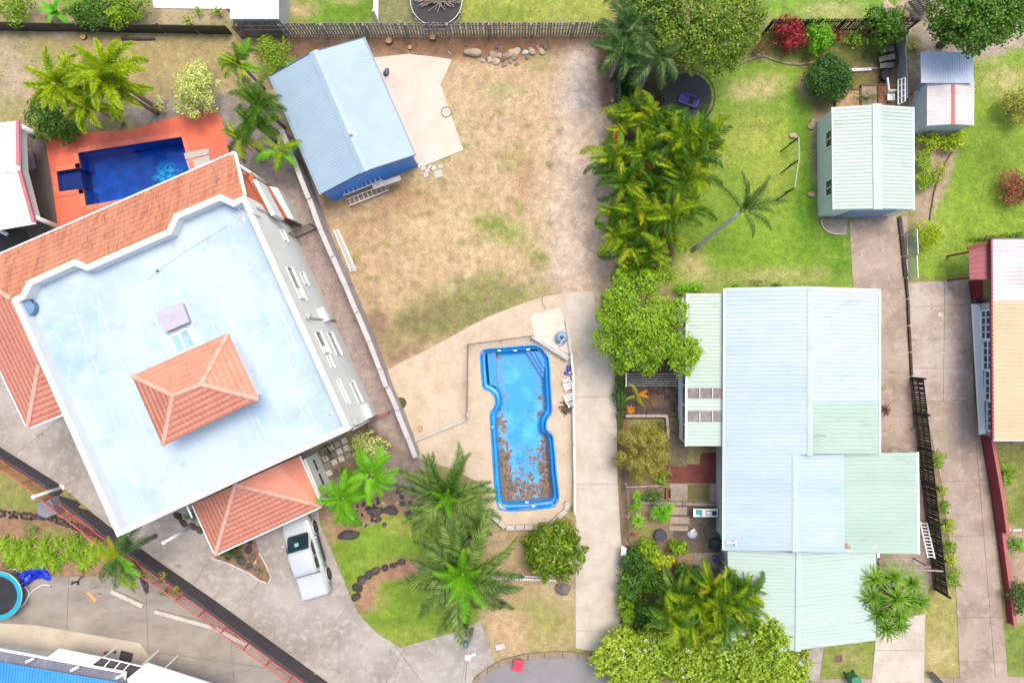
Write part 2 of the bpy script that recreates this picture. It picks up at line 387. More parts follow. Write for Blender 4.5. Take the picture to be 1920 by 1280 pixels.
    zone([(1160,880),(1370,870),(1370,1280),(1160,1280)], alb(168,142,116), .1); blob(1250,1040,70,40,alb(186,160,130),.1,.8)
    blob(1205,1000,30,40,alb(140,152,70),.8,.7)
    # raised neighbouring yard
    zone([(-130,840),(0,852),(100,915),(90,960),(-130,960)], alb(150,154,84), 1); blob(30, 900, 50, 30, alb(176,168,104), .8, .7)
    zone([(-130,955),(70,955),(240,1000),(270,1060),(240,1100),(-130,1110)], alb(176,140,110), .1)
    blob(120, 1010, 70, 20, alb(150,158,80), .9, .8, 10, 60)
    # tone variation of the bare ground itself
    v = 1+.16*(fb(26, 71)-.5)*2+.10*(fb(7, 81)-.5)*2
    col *= v[..., None]
    Z = np.zeros(X.shape); Z[tin] = TZ; X, Y = GX, GY
    PX = (X-960)/30; PY = (640-Y)/30
    far = (X < -130) | (X > 2050) | (Y < -130) | (Y > 1410); Z[far] = 0
    Z += (fb(18, 91)-.5)*.03*(~far)
    nv = np.stack([PX, PY, Z], -1).reshape(-1, 3)
    ny, nx = X.shape
    idx = np.arange(ny*nx).reshape(ny, nx)
    q = np.stack([idx[:-1, :-1], idx[1:, :-1], idx[1:, 1:], idx[:-1, 1:]], -1).reshape(-1, 4)
    cx = ((X[:-1, :-1]+X[1:, 1:])/2).ravel(); cy = ((Y[:-1, :-1]+Y[1:, 1:])/2).ravel()
    def grow(P, d): return offset_poly(ccw(P), -d)
    drop = inside(grow(POOL_B, 7), cx, cy) | inside(grow(POOL_L, 8), cx, cy)
    q = q[~drop]
    me = bpy.data.meshes.new('ground'); me.from_pydata(nv.tolist(), [], q.tolist()); me.update()
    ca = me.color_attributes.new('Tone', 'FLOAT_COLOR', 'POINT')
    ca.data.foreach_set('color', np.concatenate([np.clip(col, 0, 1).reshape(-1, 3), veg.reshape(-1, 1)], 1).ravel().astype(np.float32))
    o = bpy.data.objects.new('ground', me); C.objects.link(o); tag(o, kind='structure'); me.shade_smooth()
    m, t, b = nodes_of('ground_cover')
    at = t.nodes.new('ShaderNodeAttribute'); at.attribute_name = 'Tone'
    f1 = ramp(t, pos_noise(t, 9, 8, .7), .3, .7); f2 = ramp(t, pos_noise(t, 38, 4, .7), .3, .72); f3 = ramp(t, pos_noise(t, 2.2, 5, .6), .3, .7)
    def gray(s, lo, hi):
        n = t.nodes.new('ShaderNodeMapRange'); n.inputs[3].default_value = lo; n.inputs[4].default_value = hi; t.links.new(s, n.inputs[0])
        c = t.nodes.new('ShaderNodeCombineColor'); [t.links.new(n.outputs[0], c.inputs[i]) for i in range(3)]; return c.outputs[0]
    c = mixc(t, 1.0, at.outputs['Color'], gray(f1, .72, 1.24), 'MULTIPLY')
    c = mixc(t, 1.0, c, gray(f2, .56, 1.36), 'MULTIPLY'); c = mixc(t, 1.0, c, gray(f3, .76, 1.22), 'MULTIPLY')
    # worn straw and green flecks in the turf
    fl = ramp(t, pos_noise(t, 15, 6, .75), .60, .70)
    am = t.nodes.new('ShaderNodeMath'); am.operation = 'MULTIPLY'; t.links.new(fl, am.inputs[0]); t.links.new(at.outputs['Alpha'], am.inputs[1])
    am2 = t.nodes.new('ShaderNodeMath'); am2.operation = 'MULTIPLY'; am2.inputs[1].default_value = .5; t.links.new(am.outputs[0], am2.inputs[0])
    c = mixc(t, am2.outputs[0], c, alb(206, 196, 128))
    fg = ramp(t, pos_noise(t, 11, 7, .75, dist=.6), .58, .68)
    an = t.nodes.new('ShaderNodeMath'); an.operation = 'MULTIPLY'; an.inputs[1].default_value = .6; t.links.new(fg, an.inputs[0])
    an2 = t.nodes.new('ShaderNodeMath'); an2.operation = 'MULTIPLY'; t.links.new(an.outputs[0], an2.inputs[0]); t.links.new(at.outputs['Alpha'], an2.inputs[1])
    c = mixc(t, an2.outputs[0], c, alb(92, 128, 40))
    t.links.new(c, b.inputs['Base Color']); b.inputs['Roughness'].default_value = .95; b.inputs['Specular IOR Level'].default_value = .15
    bn = t.nodes.new('ShaderNodeBump'); bn.inputs['Strength'].default_value = .5; bn.inputs['Distance'].default_value = .05
    t.links.new(pos_noise(t, 30, 6, .7), bn.inputs['Height']); t.links.new(bn.outputs[0], b.inputs['Normal'])
    me.materials.append(m)
    return (xs, ys, col, veg)
GRID = make_ground()

# ------------------------------------------------------------------ shared materials
CONC = mat('concrete_pale', alb(224,212,196), [(1.1, alb(208,192,172), .42, .7), (.35, alb(194,176,154), .52, .78), (7, alb(236,226,212), .55, .8), (22, alb(178,160,138), .6, .78)], .9, (40, .12))
CONCG = mat('concrete_grey', alb(196,187,176), [(.35, alb(166,156,145), .40, .62), (2.2, alb(212,204,194), .5, .75), (.9, alb(140,130,120), .60, .74), (9, alb(150,138,126), .6, .8), (30, alb(210,202,192), .6, .85)], .9, (40, .15))
CONCD = mat('concrete_weathered', alb(176,164,148), [(.6, alb(148,136,120), .4, .65), (3, alb(196,186,170), .5, .75), (10, alb(128,114,98), .6, .8)], .9, (35, .15))
CONCB = mat('concrete_brown', alb(192,172,154), [(.5, alb(164,142,124), .42, .66), (1.8, alb(212,194,176), .52, .75), (8, alb(132,112,96), .58, .76)], .92, (35, .2))
CONCP = mat('concrete_pinkish', alb(206,188,174), [(.45, alb(176,154,138), .45, .66), (2.4, alb(222,208,196), .5, .75), (1.1, alb(122,104,94), .62, .74), (12, alb(150,130,116), .62, .8)], .92, (35, .2))
SAND = mat('pool_surround_concrete', alb(224,204,178), [(.9, alb(206,182,152), .42, .7), (4, alb(234,217,194), .52, .78), (14, alb(176,150,122), .6, .8)], .92, (40, .15))
WHITEW = mat('white_paint', (.78,.78,.76), [(1.5, (.70,.70,.67), .5, .8)], .6)
WHITEP = mat('white_plastic', (.80,.80,.79), rough=.4)
RENDERW = mat('white_render', alb(236,238,230,.78), [(.8, alb(226,229,220,.78), .45, .75), (6, alb(212,216,206,.78), .62, .85)], .75, (60, .06))
GALV = mat('galvanised_steel', (.46,.47,.48), [(5, (.34,.35,.36), .5, .8)], .45, metal=.7)
DARK = mat('dark_opening', (.02,.022,.025), rough=.3)
BLACKM = mat('black_metal', (.02,.02,.022), [(4, (.05,.05,.05), .5, .8)], .5)
TIMB = mat('weathered_timber', alb(186,172,160), [(3, alb(140,126,114), .45, .7), (16, alb(206,194,182), .55, .8)], .9, (20, .3), rand=.25)
TIMBD = mat('black_stained_timber', alb(52,46,44), [(4, alb(78,68,62), .5, .8)], .85, rand=.3)
ASPH = mat('asphalt', alb(160,156,156), [(.5, alb(142,138,138), .4, .7), (30, alb(182,178,176), .55, .8)], .9, (60, .3))
PLAST_B = mat('blue_plastic', alb(40,70,210), rough=.4)
BARK = mat('bark', alb(150,128,104), [(6, alb(106,88,70), .4, .7)], .95, (14, .5))
GBARK = mat('palm_bark', alb(172,162,148), [(5, alb(128,118,104), .45, .7)], .9, (10, .3))
ROCKD = mat('dark_rock', alb(96,86,82), [(2.5, alb(66,58,56), .4, .7), (9, alb(140,128,120), .58, .8)], .85, (9, .6), rand=.3)
ROCKL = mat('pale_rock', alb(206,182,156), [(2.5, alb(170,142,118), .4, .7), (8, alb(226,208,188), .55, .8), (3.3, alb(116,100,90), .62, .78)], .9, (9, .6), rand=.35)
GLASS = mat('dark_glass', (.03,.045,.06), rough=.08, spec=.7)
# ------------------------------------------------------------------ paved sheets
def slabset(name, pts, cuts, m, z=.03, th=.12, gap=.012, label=None):
    root = bpy.data.objects.new(name, None); C.objects.link(root); tag(root, kind='structure')
    cut_slabs('slab', [tuple(W(*p, z)[:2]) for p in pts], z, th, [(W(*a, z), W(*b, z)) for a, b in cuts], m, root, gap)
    return root
slabset('driveway_forecourt', [(-110,760),(0,838),(109,906),(203,985),(300,1054),(400,1123),(640,1297),(880,1330),(888,1268),(930,1241),(900,1163),(870,1179),(750,1213),(706,1186),(672,1150),(655,1112),(637,1068),(617,1021),(600,985),(585,850),(690,785),(640,700),(225,640),(-110,600)],
        [((30,850),(170,740)),((130,905),(340,790)),((385,1060),(450,960)),((470,1110),(560,1000)),((583,1245),(660,1120)),((718,1290),(790,1160)),((860,1300),(905,1100)),((530,930),(800,1290))], CONCG)
slabset('driveway', [(1060,548),(1112,545),(1120,590),(1150,672),(1157,780),(1158,900),(1165,1020),(1170,1130),(1157,1192),(1136,1229),(1110,1220),(1079,1215),(1079,960),(1076,760),(1070,665),(1060,600)],
        [((1000,908),(1300,906)),((1000,1180),(1300,1186)),((1000,745),(1300,741))], CONC, .032)
# sandy pool surround with the pool cut out of it
sp_out = [(725,695),(750,680),(790,661),(830,640),(880,612),(915,594),(950,580),(985,567),(1016,557),(1061,549),(1060,600),(1069,665),(1075,760),(1075,945),(1062,955),(1018,984),(950,986),(907,947),(900,905),(850,880),(782,857),(758,790)]
mb = MB(); mb.holed([W(*p, .026)[:2] for p in ccw([(x, y) for x, y in sp_out])], [W(*p, .026)[:2] for p in ccw(POOL_B)], .026, -.2)
ps = mb.build('pool_surround', SAND); tag(ps, kind='structure')
mb = MB(); mb.prism([W(*p)[:2] for p in [(994,591),(1050,577),(1058,604),(1066,640),(1068,662),(1040,655),(1002,628),(997,608)]], 0, .045)
tag(mb.build('pump_slab', mat('fresh_concrete', alb(240,228,210), [(3, alb(226,212,192), .45, .75)], .9)), kind='structure')
# road and kerbs
rd = smooth_poly([(885,1290),(905,1268),(935,1250),(975,1238),(1020,1233),(1070,1232),(1105,1238),(1130,1244)], 3, False)
mb = MB(); mb.prism([W(*p)[:2] for p in [(p[0], p[1]) for p in rd]+[(1200,1400),(1100,1600),(800,1500)]], -.15, .022); tag(mb.build('road', ASPH), kind='structure')
kr = T('road_kerb', None, None, W(1000,1230)); tag(kr, kind='structure')
KERBM = mat('old_kerb_concrete', alb(172,152,130), [(2, alb(140,120,100), .4, .7), (9, alb(200,182,160), .55, .8)], .95, (20, .4))
ki = [(x, y-12) for x, y in rd]
for i in range(0, len(rd)-1, 2):
    j = min(i+2, len(rd)-1); a, b, c, d = Vector(rd[i]), Vector(rd[j]), Vector(ki[j]), Vector(ki[i]); e = (b-a)*.03
    MB().prism([W(*p)[:2] for p in (a+e, (b-e), (c-e), (d+e))], -.1, .11).build('kerb_stone', KERBM, kr, bevel=.02)
slabset('footpath', [(1380,1285),(1550,1272),(1870,1268),(2040,1266),(2040,1400),(1380,1400)], [((1660,1200),(1640,1400)),((1790,1200),(1785,1400)),((1530,1200),(1520,1400))], CONCB, .02)
slabset('front_driveway', [(1645,1165),(1735,1150),(1733,1280),(1634,1282)], [((1600,1220),(1800,1216))], CONC, .03)
slabset('side_driveway', [(1592,415),(1640,405),(1702,405),(1700,520),(1704,620),(1708,720),(1712,800),(1640,860),(1500,860),(1600,545)], [((1500,620),(1800,612)),((1500,700),(1800,697)),((1600,545),(1720,540)),((1500,780),(1800,780))], CONCB, .03)
slabset('carport_apron', [(1640,845),(1718,800),(1720,850),(1752,1090),(1736,1110),(1650,1110)], [((1600,1045),(1800,1045))], CONCB, .026)
slabset('neighbour_driveway_upper', [(1700,530),(1816,524),(1824,570),(1826,750),(1732,752),(1712,750)], [((1600,640),(1900,632)),((1600,690),(1900,690)),((1600,580),(1760,573)),((1772,500),(1768,800))], CONCP, .03)
slabset('neighbour_driveway_lower', [(1732,752),(1826,750),(1838,812),(1852,900),(1868,1010),(1880,1150),(1890,1272),(1800,1272),(1792,1100),(1764,900)], [((1700,905),(1900,898)),((1700,1010),(1900,1000)),((1600,1165),(1900,1155)),((1828,800),(1868,1290)),((1700,1240),(1920,1240))], CONCB, .03)
slabset('shed_apron', [(700,108),(765,101),(820,107),(848,112),(826,160),(829,166),(868,278),(870,281),(792,313),(700,250)], [], mat('cream_concrete', alb(236,222,202), [(.9, alb(226,208,186), .45, .7), (6, alb(240,230,214), .55, .8)], .9, (40, .1)), .05)
slabset('concrete_yard_slab', [(-120,1085),(60,1080),(200,1080),(250,1082),(300,1086),(381,1140),(488,1218),(626,1319),(640,1400),(-120,1400)], [((270,1020),(285,1400)),((-10,1180),(420,1240)),((130,1060),(120,1300)),((430,1150),(440,1300))], mat('concrete_yard', alb(176,166,152), [(.6, alb(150,140,126), .4, .66), (.22, alb(206,192,174), .5, .72), (9, alb(140,128,114), .6, .8)], .9, (40, .15), stretch=(.7,1.3,1)), TZ+.03)
tag(MB().prism([W(*p, TZ+.04)[:2] for p in [(-120,1160),(70,1172),(150,1186),(262,1205),(284,1236),(230,1300),(-120,1300)]], TZ, TZ+.036).build('house_apron', mat('apron_concrete', alb(224,208,186), [(.7, alb(206,190,166), .42, .68), (6, alb(232,218,198), .55, .8), (14, alb(176,158,136), .62, .8)], .9, (40, .12))), kind='structure')
slabset('side_path', [(1492,1226),(1546,1208),(1536,1276),(1494,1278)], [((1450,1245),(1600,1240))], CONCG, .028)
# ------------------------------------------------------------------ building helpers
EYE = Vector((0, 0, HC))
class Plane:
    """sloping or upright plane; at(px,py) is the point of it seen at that spot of the plan"""
    def __init__(s, p, n): s.p = Vector(p); s.n = Vector(n).normalized()
    def at(s, px, py):
        d = W(px, py, 0)-EYE; t = (s.p-EYE).dot(s.n)/d.dot(s.n); return EYE+d*t
def slope(a, b, rise, inward):
    """roof plane through eave a-b (3D), rising 'rise' per metre towards point inward"""
    e = (b-a).normalized(); h = Vector((-e.y, e.x, 0)).normalized()
    if (inward-a).dot(h) < 0: h = -h
    up = h+Vector((0, 0, rise)); n = e.cross(up); n = -n if n.z < 0 else n
    return Plane(a, n)
def ribbed(mb, A, B, Cc, D, pitch, h, kind='trap'):
    """metal roof sheet; ribs run A->D, repeating along A->B"""
    A, B, Cc, D = map(Vector, (A, B, Cc, D)); L = (B-A).length; n = max(1, round(L/pitch))
    nr = (B-A).cross(D-A).normalized(); nr = -nr if nr.z < 0 else nr
    prof = [(0,0),(.55,0),(.66,1),(.89,1)] if kind == 'trap' else ([(0,0),(.25,.5),(.5,1),(.75,.5)] if kind == 'corr' else [(0,0),(.72,0),(.78,1),(.92,1),(.95,0)])
    ts = [((i+t)/n, z) for i in range(n) for t, z in prof]+[(1, 0)]
    b = len(mb.v)
    for t, z in ts: mb.v += [tuple(A.lerp(B, t)+nr*z*h), tuple(D.lerp(Cc, t)+nr*z*h)]
    for i in range(len(ts)-1):
        k = b+2*i; f = (k, k+2, k+3, k+1)
        a, bb, c = Vector(mb.v[k]), Vector(mb.v[k+2]), Vector(mb.v[k+3])
        mb.f.append(f if (bb-a).cross(c-a).z > 0 else f[::-1])
    return mb
def wallstrip(mb, a, b, z0, z1, th):
    """upright wall of thickness th along a-b (xy), grown to both sides"""
    a, b = Vector((a[0], a[1], 0)), Vector((b[0], b[1], 0))
    return mb.beam(a+Vector((0,0,(z0+z1)/2)), b+Vector((0,0,(z0+z1)/2)), th, z1-z0)
TILE_MESH = {}
def tile_pts(w, l):
    prof = [(0,.0),(.14,.013),(.30,.018),(.46,.012),(.58,.002),(.80,.0),(1,.0)]
    v = []
    for (v0, lift) in ((-.03, .014), (l+.03, .0)):
        for (u, z) in prof: v.append((u*w, v0, z+lift))
    for (u, z) in prof: v.append((u*w, -.03, z+.008))
    n = len(prof)
    f = [(i, i+1, n+i+1, n+i) for i in range(n-1)]+[(2*n+i, 2*n+i+1, i+1, i) for i in range(n-1)]
    return v, f
def tile_roof(poly, root, m, budget, w=.25, l=.30, under=None, stuff=None):
    """poly: 3D points, first edge the eave. Whole and cut tiles; single objects while the budget lasts, else into 'stuff'"""
    P = [Vector(p) for p in poly]; u = (P[1]-P[0]).normalized()
    n = Vector((0,0,0))
    for i in range(len(P)): n += P[i].cross(P[(i+1) % len(P)])
    n.normalize(); n = -n if n.z < 0 else n
    v = n.cross(u)
    if (sum(((p-P[0]) for p in P), Vector())).dot(v) < 0: u = -u; v = n.cross(u)
    o = P[0]; uv = [((p-o).dot(u), (p-o).dot(v)) for p in P]; uvc = ccw(uv)
    Mx = Matrix((u, v, n)).transposed().to_4x4(); Mx.translation = o
    u0, u1 = min(p[0] for p in uv), max(p[0] for p in uv); v1 = max(p[1] for p in uv); v0 = min(p[1] for p in uv)
    mbu = MB(); mbu.add([p-n*.03 for p in P], [tuple(range(len(P)))]); (under if under is not None else root)
    mbu.build('roof_lining', m, root)
    tv, tf = tile_pts(w, l); key = (w, l)
    if key not in TILE_MESH:
        me = bpy.data.meshes.new('roof_tile'); me.from_pydata(tv, [], tf); me.update(); me.materials.append(m); me.shade_smooth(); TILE_MESH[key] = me
    rl = wloc(root)
    rows = int((v1-v0)/l)+1
    for r in range(rows):
        off = 0
        for c in range(int((u1-u0)/w)+1):
            a, b = u0+c*w, v0+r*l
            corners = [(a, b), (a+w, b), (a+w, b+l), (a, b+l)]
            ins = inside(uvc, np.array([q[0] for q in corners]+[a+w/2]), np.array([q[1]*.9998+1e-4 for q in corners]+[b+l/2]))
            if not ins.any(): continue
            jz = R0.uniform(-.004, .006)
            if ins[:4].all() and True:
                if budget[0] > 0:
                    ob = inst('roof_tile', TILE_MESH[key], root, mw=Matrix.Translation(-rl) @ Mx @ Matrix.Translation((a, b, jz))); budget[0] -= 1
                else: stuff.add([Mx @ Vector((a+x, b+y, z+jz)) for x, y, z in tv], tf)
                continue
            bm = bmesh.new(); vs = [bm.verts.new((a+x, b+y, z)) for x, y, z in tv]
            for f in tf: bm.faces.new([vs[i] for i in f])
            for i in range(len(uvc)):
                p, q = Vector((*uvc[i], 0)), Vector((*uvc[(i+1) % len(uvc)], 0)); d = q-p
                if abs(d.y) < 1e-3 and abs(p.y-v0) < .05: continue
                bmesh.ops.bisect_plane(bm, geom=bm.faces[:]+bm.edges[:]+bm.verts[:], plane_co=p, plane_no=(d.y, -d.x, 0), clear_outer=True)
            if len(bm.faces):
                bm.verts.index_update()
                vv = [Mx @ x.co for x in bm.verts]; ff = [tuple(x.index for x in f.verts) for f in bm.faces]
                if budget[0] > 0:
                    budget[0] -= 1; MB().add(vv, ff).build('roof_tile', m, root, smooth=True)
                else: stuff.add(vv, ff)
            bm.free()
def hip_caps(root, a, b, m, n=None, r=.12, name='ridge_tile'):
    """row of half round capping tiles from a to b"""
    a, b = Vector(a), Vector(b); L = (b-a).length; n = n or max(1, round(L/.42)); d = (b-a)/n
    side = d.normalized().cross(Vector((0,0,1))).normalized(); up = side.cross(d.normalized())
    for i in range(n):
        mb = MB(); p0 = a+d*i-d*.06; p1 = a+d*(i+1)
        vs = []
        for p, rr in ((p0, r*1.12), (p1, r*.98)):
            for k in range(7):
                t = PI*k/6; vs.append(p+side*math.cos(t)*rr+up*math.sin(t)*rr*.75-up*.02)
        mb.add(vs, [(k, k+1, 8+k, 7+k) for k in range(6)]+[tuple(range(7)), tuple(range(13, 6, -1))])
        mb.build(name, m, root, smooth=False)
def gutter(mb, a, b, out, w=.12, h=.1):
    return mb.beam(Vector(a)+Vector(out)*w/2-Vector((0,0,h*.4)), Vector(b)+Vector(out)*w/2-Vector((0,0,h*.4)), w, h)
TERRA = mat('terracotta_tile', alb(239,156,128,.74), [(1.2, alb(231,142,114,.74), .45, .72), (14, alb(242,170,146,.74), .6, .85)], .8, rand=.03, island=.03)
TERRAC = mat('terracotta_cap', alb(238,184,160,.66), [(3, alb(222,158,132,.66), .45, .75)], .85, rand=.08)
TERRAO = mat('weathered_terracotta', alb(220,146,112,.7), [(1.6, alb(198,122,92,.66), .4, .62), (5, alb(150,92,70), .55, .68), (.8, alb(240,166,130,.72), .5, .75)], .85, island=.05, rand=.05, stretch=(2.2, .22, 1, .407))
PAVER_R = mat('red_paving', alb(234,118,90,.72), [(1, alb(220,104,78,.72), .45, .7), (10, alb(240,134,106,.72), .55, .8)], .85, (50, .1))

# ================================================================== white flat-roofed house
PZ, DZ = 6.9, 6.15
out_px = [(22,561),(40,552),(52,527),(139,487),(163,497),(314,431),(327,402),(413,365),(437,377),(459,366),(657,804),(220,1005)]
OUT = [W(*p, PZ) for p in out_px]
hw = T('white_house', 'large white house with pale blue flat roof behind white parapets', 'house', W(420, 690))
o2 = ccw([tuple(p[:2]) for p in OUT]); inn = offset_poly(o2, .27)
ROOFM = mat('roof_membrane', alb(212,230,240,.57), [(.22, alb(176,208,234,.57), .44, .68), (1.3, alb(222,236,242,.57), .5, .75), (.9, alb(192,202,220,.57), .60, .75), (8, alb(198,216,228,.57), .6, .8), (.5, alb(182,194,206,.56), .60, .76)], .55, (3, .05))
body = MB()
n = len(o2)
for i in range(n):
    a, b = o2[i], o2[(i+1) % n]; body.quad((*a, 0), (*b, 0), (*b, PZ-.06), (*a, PZ-.06))
body.build('wall', RENDERW, hw)
mb = MB(); mb.prism([*inn], DZ-.2, DZ); deck = mb.build('roof_deck', ROOFM, hw)
par = MB(); par.holed(offset_poly(o2, -.03), inn, PZ, PZ-.09)
for i in range(n):
    a, b = inn[i], inn[(i+1) % n]; par.quad((*b, DZ-.01), (*a, DZ-.01), (*a, PZ-.09), (*b, PZ-.09))
par.build('parapet', mat('parapet_white', alb(244,244,240,.7), [(1.3, alb(232,233,228,.7), .5, .8), (9, alb(206,208,202,.7), .66, .85)], .6), hw)
# membrane lap strips
ew = (W(657,804,DZ)-W(459,366,DZ)).normalized(); ns = Vector((-ew.y, ew.x, 0))
LAPM = mat('membrane_lap', alb(220,234,242,.59), [(2, alb(208,226,238,.57), .45, .7)], .6)
for il, (a, b) in enumerate([((275,560),(330,690)),((370,480),(440,625)),((415,560),(470,690)),((345,560),(365,605)),((375,545),(440,515)),((225,650),(268,625)),((420,525),(475,500)),((445,690),(505,655)),((510,735),(585,705)),((520,570),(560,660)),
               ((470,560),(485,600)),((240,760),(262,812)),((320,880),(360,970)),((480,780),(520,860)),((195,600),(230,680)),((555,745),(590,820))]):
    MB().beam(W(*a, DZ+.004+.0015*il), W(*b, DZ+.004+.0015*il), .10, .006).build('membrane_lap', LAPM, hw)
for k in range(1, 9):
    f = k/9+.01*math.sin(k*5); a, b = Vector((95,572)).lerp(Vector((466,410)), f), Vector((232,975)).lerp(Vector((640,788)), f); z_ = DZ+.003+.0004*k
    MB().beam(W(a.x, a.y, z_), W(b.x, b.y, z_), .05, .004).build('membrane_lap', LAPM, hw)
for k, (x, y) in enumerate(((455,412),(205,930),(620,775))):
    MB().lathe([(.14,0),(.14,.03),(.09,.035),(.02,.05)], W(x, y, DZ), 14).build('roof_drain', GALV, hw)
# rooftop stair house with hip roof
hz, hrz = 8.0, 8.75
HP = [W(*p, hz) for p in [(249,705),(427,626),(484,748),(306,834)]]; R1, R2 = W(324,741,hrz), W(377,720,hrz)
stuffmb = MB(); budget = [300]
e1 = (HP[1]-HP[0]).normalized()
mb = MB(); ctr = sum(HP, Vector())/4
mb.prism([tuple((ctr+(p-ctr)*.84)[:2]) for p in HP], DZ, hz-.02); mb.build('stair_house', RENDERW, hw)
mb = MB(); mb.prism([tuple((ctr+(p-ctr)*1.0)[:2]) for p in HP], hz-.14, hz-.035); mb.build('soffit', WHITEW, hw)
for P in ([HP[0], HP[1], R2, R1], [HP[1], HP[2], R2], [HP[2], HP[3], R1, R2], [HP[3], HP[0], R1]):
    tile_roof(P, hw, TERRA, budget, stuff=stuffmb)
for a, b in ((HP[0], R1), (HP[3], R1), (HP[1], R2), (HP[2], R2), (R1, R2)):
    hip_caps(hw, a+Vector((0,0,.03)), b+Vector((0,0,.03)), TERRAC)
# carport roof in front
gz, grz = 2.75, 4.1
GP = [W(*p, gz) for p in [(355,930),(404,1038),(602,948),(562,855)]]
GA, GB = W(437,911,grz), W(450,904,grz); GT = [W(350,925,2.9), W(562,852,2.9)]
apex = W(441,908,grz)
L0, L1 = W(362,946,gz), W(404,1038,gz); Rr0, Rr1 = W(602,948,gz), W(560,856,gz)
for P in ([L1, Rr0, apex], [L0, L1, apex], [Rr0, Rr1, W(520,872,grz), apex]):
    tile_roof(P, hw, TERRA, budget, stuff=stuffmb)
tile_roof([L0, apex, W(520,872,grz)], hw, TERRA, budget, stuff=stuffmb)
hip_caps(hw, L1+Vector((0,0,.03)), apex+Vector((0,0,.03)), TERRAC); hip_caps(hw, Rr0+Vector((0,0,.03)), apex+Vector((0,0,.03)), TERRAC)
mb = MB(); cc = (L0+L1+Rr0+Rr1)/4
for a, b in ((L0, L1), (L1, Rr0), (Rr0, Rr1)):
    o_ = ((a+b)/2-cc); e = (b-a).normalized(); hh = Vector((-e.y, e.x, 0)); hh = hh if hh.dot(o_) > 0 else -hh
    MB().beam(a+hh*.05-Vector((0,0,.05)), b+hh*.05-Vector((0,0,.05)), .11, .1).build('gutter', WHITEW, hw)
for p in ((404,1030),(500,990),(590,948)):
    q = W(p[0], p[1], 2.6); q = cc+(q-cc)*.94
    MB().box((q.x, q.y, 1.3), (.3, .3, 2.6), .42).build('carport_post', RENDERW, hw)
# carport side wall with slit windows
cw = T('', '', '', (0,0,0)); bpy.data.objects.remove(cw)
a, b = W(583,852), W(610,918); mb = MB(); wallstrip(mb, a, b, 0, 2.5, .9); mb.build('garage_wall', RENDERW, hw)
d_ = (b-a).normalized(); o_ = Vector((d_.y, -d_.x, 0)); o_ = (o_ if o_.x > 0 else -o_)*.46
for f0, f1 in ((.12,.42),(.5,.8)): MB().beam(a.lerp(b, f0)+o_+Vector((0,0,1.3)), a.lerp(b, f1)+o_+Vector((0,0,1.3)), .03, .3).build('slit_window', GLASS, hw)
# wrapped tiled skirt roofs, upper storey
ez = 5.9
stuffold = MB()
NA, NB = W(-60,504,ez), W(440,287,ez)
pn = slope(NA, NB, .36, W(200,600,ez))
tile_roof([NA, NB, pn.at(459,366), pn.at(437,377), pn.at(413,366), pn.at(326,403), pn.at(313,432), pn.at(163,497), pn.at(139,487), pn.at(51,528), pn.at(39,553), pn.at(20,562), pn.at(-60,508)], hw, TERRAO, budget, stuff=stuffold)
WA, WB = W(-60,563,ez), W(52,801,ez)
pw = slope(WA, WB, .36, W(200,700,ez)); WC = W(116,775,ez)
ps_ = slope(WB, WC, .5, W(80,700,ez)); hipx = pw.at(74,680)
tile_roof([WA, WB, pw.at(74,682), pw.at(22,563), pw.at(-60,505)], hw, TERRA, budget, stuff=stuffmb)
tile_roof([WB, WC, pw.at(74,682)], hw, TERRA, budget, stuff=stuffmb)
hip_caps(hw, WB+Vector((0,0,.03)), pw.at(73,684)+Vector((0,0,.04)), TERRAC); hip_caps(hw, pw.at(20,560)+Vector((0,0,.05)), pw.at(-60,505)+Vector((0,0,.05)), TERRAC)
st = stuffmb.build('roof_tile', TERRA, hw, smooth=True); st['kind'] = 'stuff'
st = stuffold.build('roof_tile', TERRAO, hw, smooth=True); st['kind'] = 'stuff'
for a, b, ins in ((NA, NB, W(200,600,ez)), (WA, WB, W(200,700,ez)), (WB, WC, W(90,740,ez))):
    e = (b-a).normalized(); hh = Vector((-e.y, e.x, 0)); hh = -hh if hh.dot(ins-a) > 0 else hh
    MB().beam(a+hh*.06-Vector((0,0,.06)), b+hh*.06-Vector((0,0,.06)), .12, .1).build('gutter', WHITEW, hw)
e = pn.at(459,366); MB().beam(NB+Vector((.04,0,.03)), e+Vector((.04,0,.03)), .14, .10).build('verge_board', WHITEW, hw)
# lower storey walls under the skirts
mb = MB(); mb.prism([tuple(W(*p, ez)[:2]) for p in [(-60,520),(425,308),(457,366),(22,561),(-60,530)]], 0, 3.0)
mb.prism([tuple(W(*p, ez)[:2]) for p in [(-60,600),(40,780),(105,765),(24,566),(-60,530)]], 0, ez-.3); mb.build('lower_wall', RENDERW, hw)
# balcony corner with terracotta floors
TF = mat('terracotta_floor', alb(230,138,100), [(2, alb(208,112,82), .45, .7), (12, alb(240,160,124), .6, .8)], .8)
for (pts, z0, z1, m, nm) in [([(452,322),(470,322),(512,402),(484,390),(462,372)], 3.9, 4.2, TF, 'balcony_floor'), ([(474,338),(480,336),(516,402),(509,405)], 3.0, 4.55, RENDERW, 'balcony_wall'),
                             ([(484,345),(505,350),(541,408),(527,411)], .3, 1.6, TF, 'terrace_floor'), ([(505,349),(520,352),(551,412),(540,409)], 0, 1.75, RENDERW, 'terrace_wall'),
                             ([(497,352),(500,351),(535,408),(532,410)], 1.5, 1.72, mat('terracotta_step', alb(196,92,66), rough=.8), 'floor_step'),
                             ([(459,330),(462,329),(500,394),(496,396)], 4.1, 4.26, mat('terracotta_step', alb(196,92,66), rough=.8), 'floor_step')]:
    MB().prism([tuple(W(*p, z1)[:2]) for p in pts], z0, z1).build(nm, m, hw)
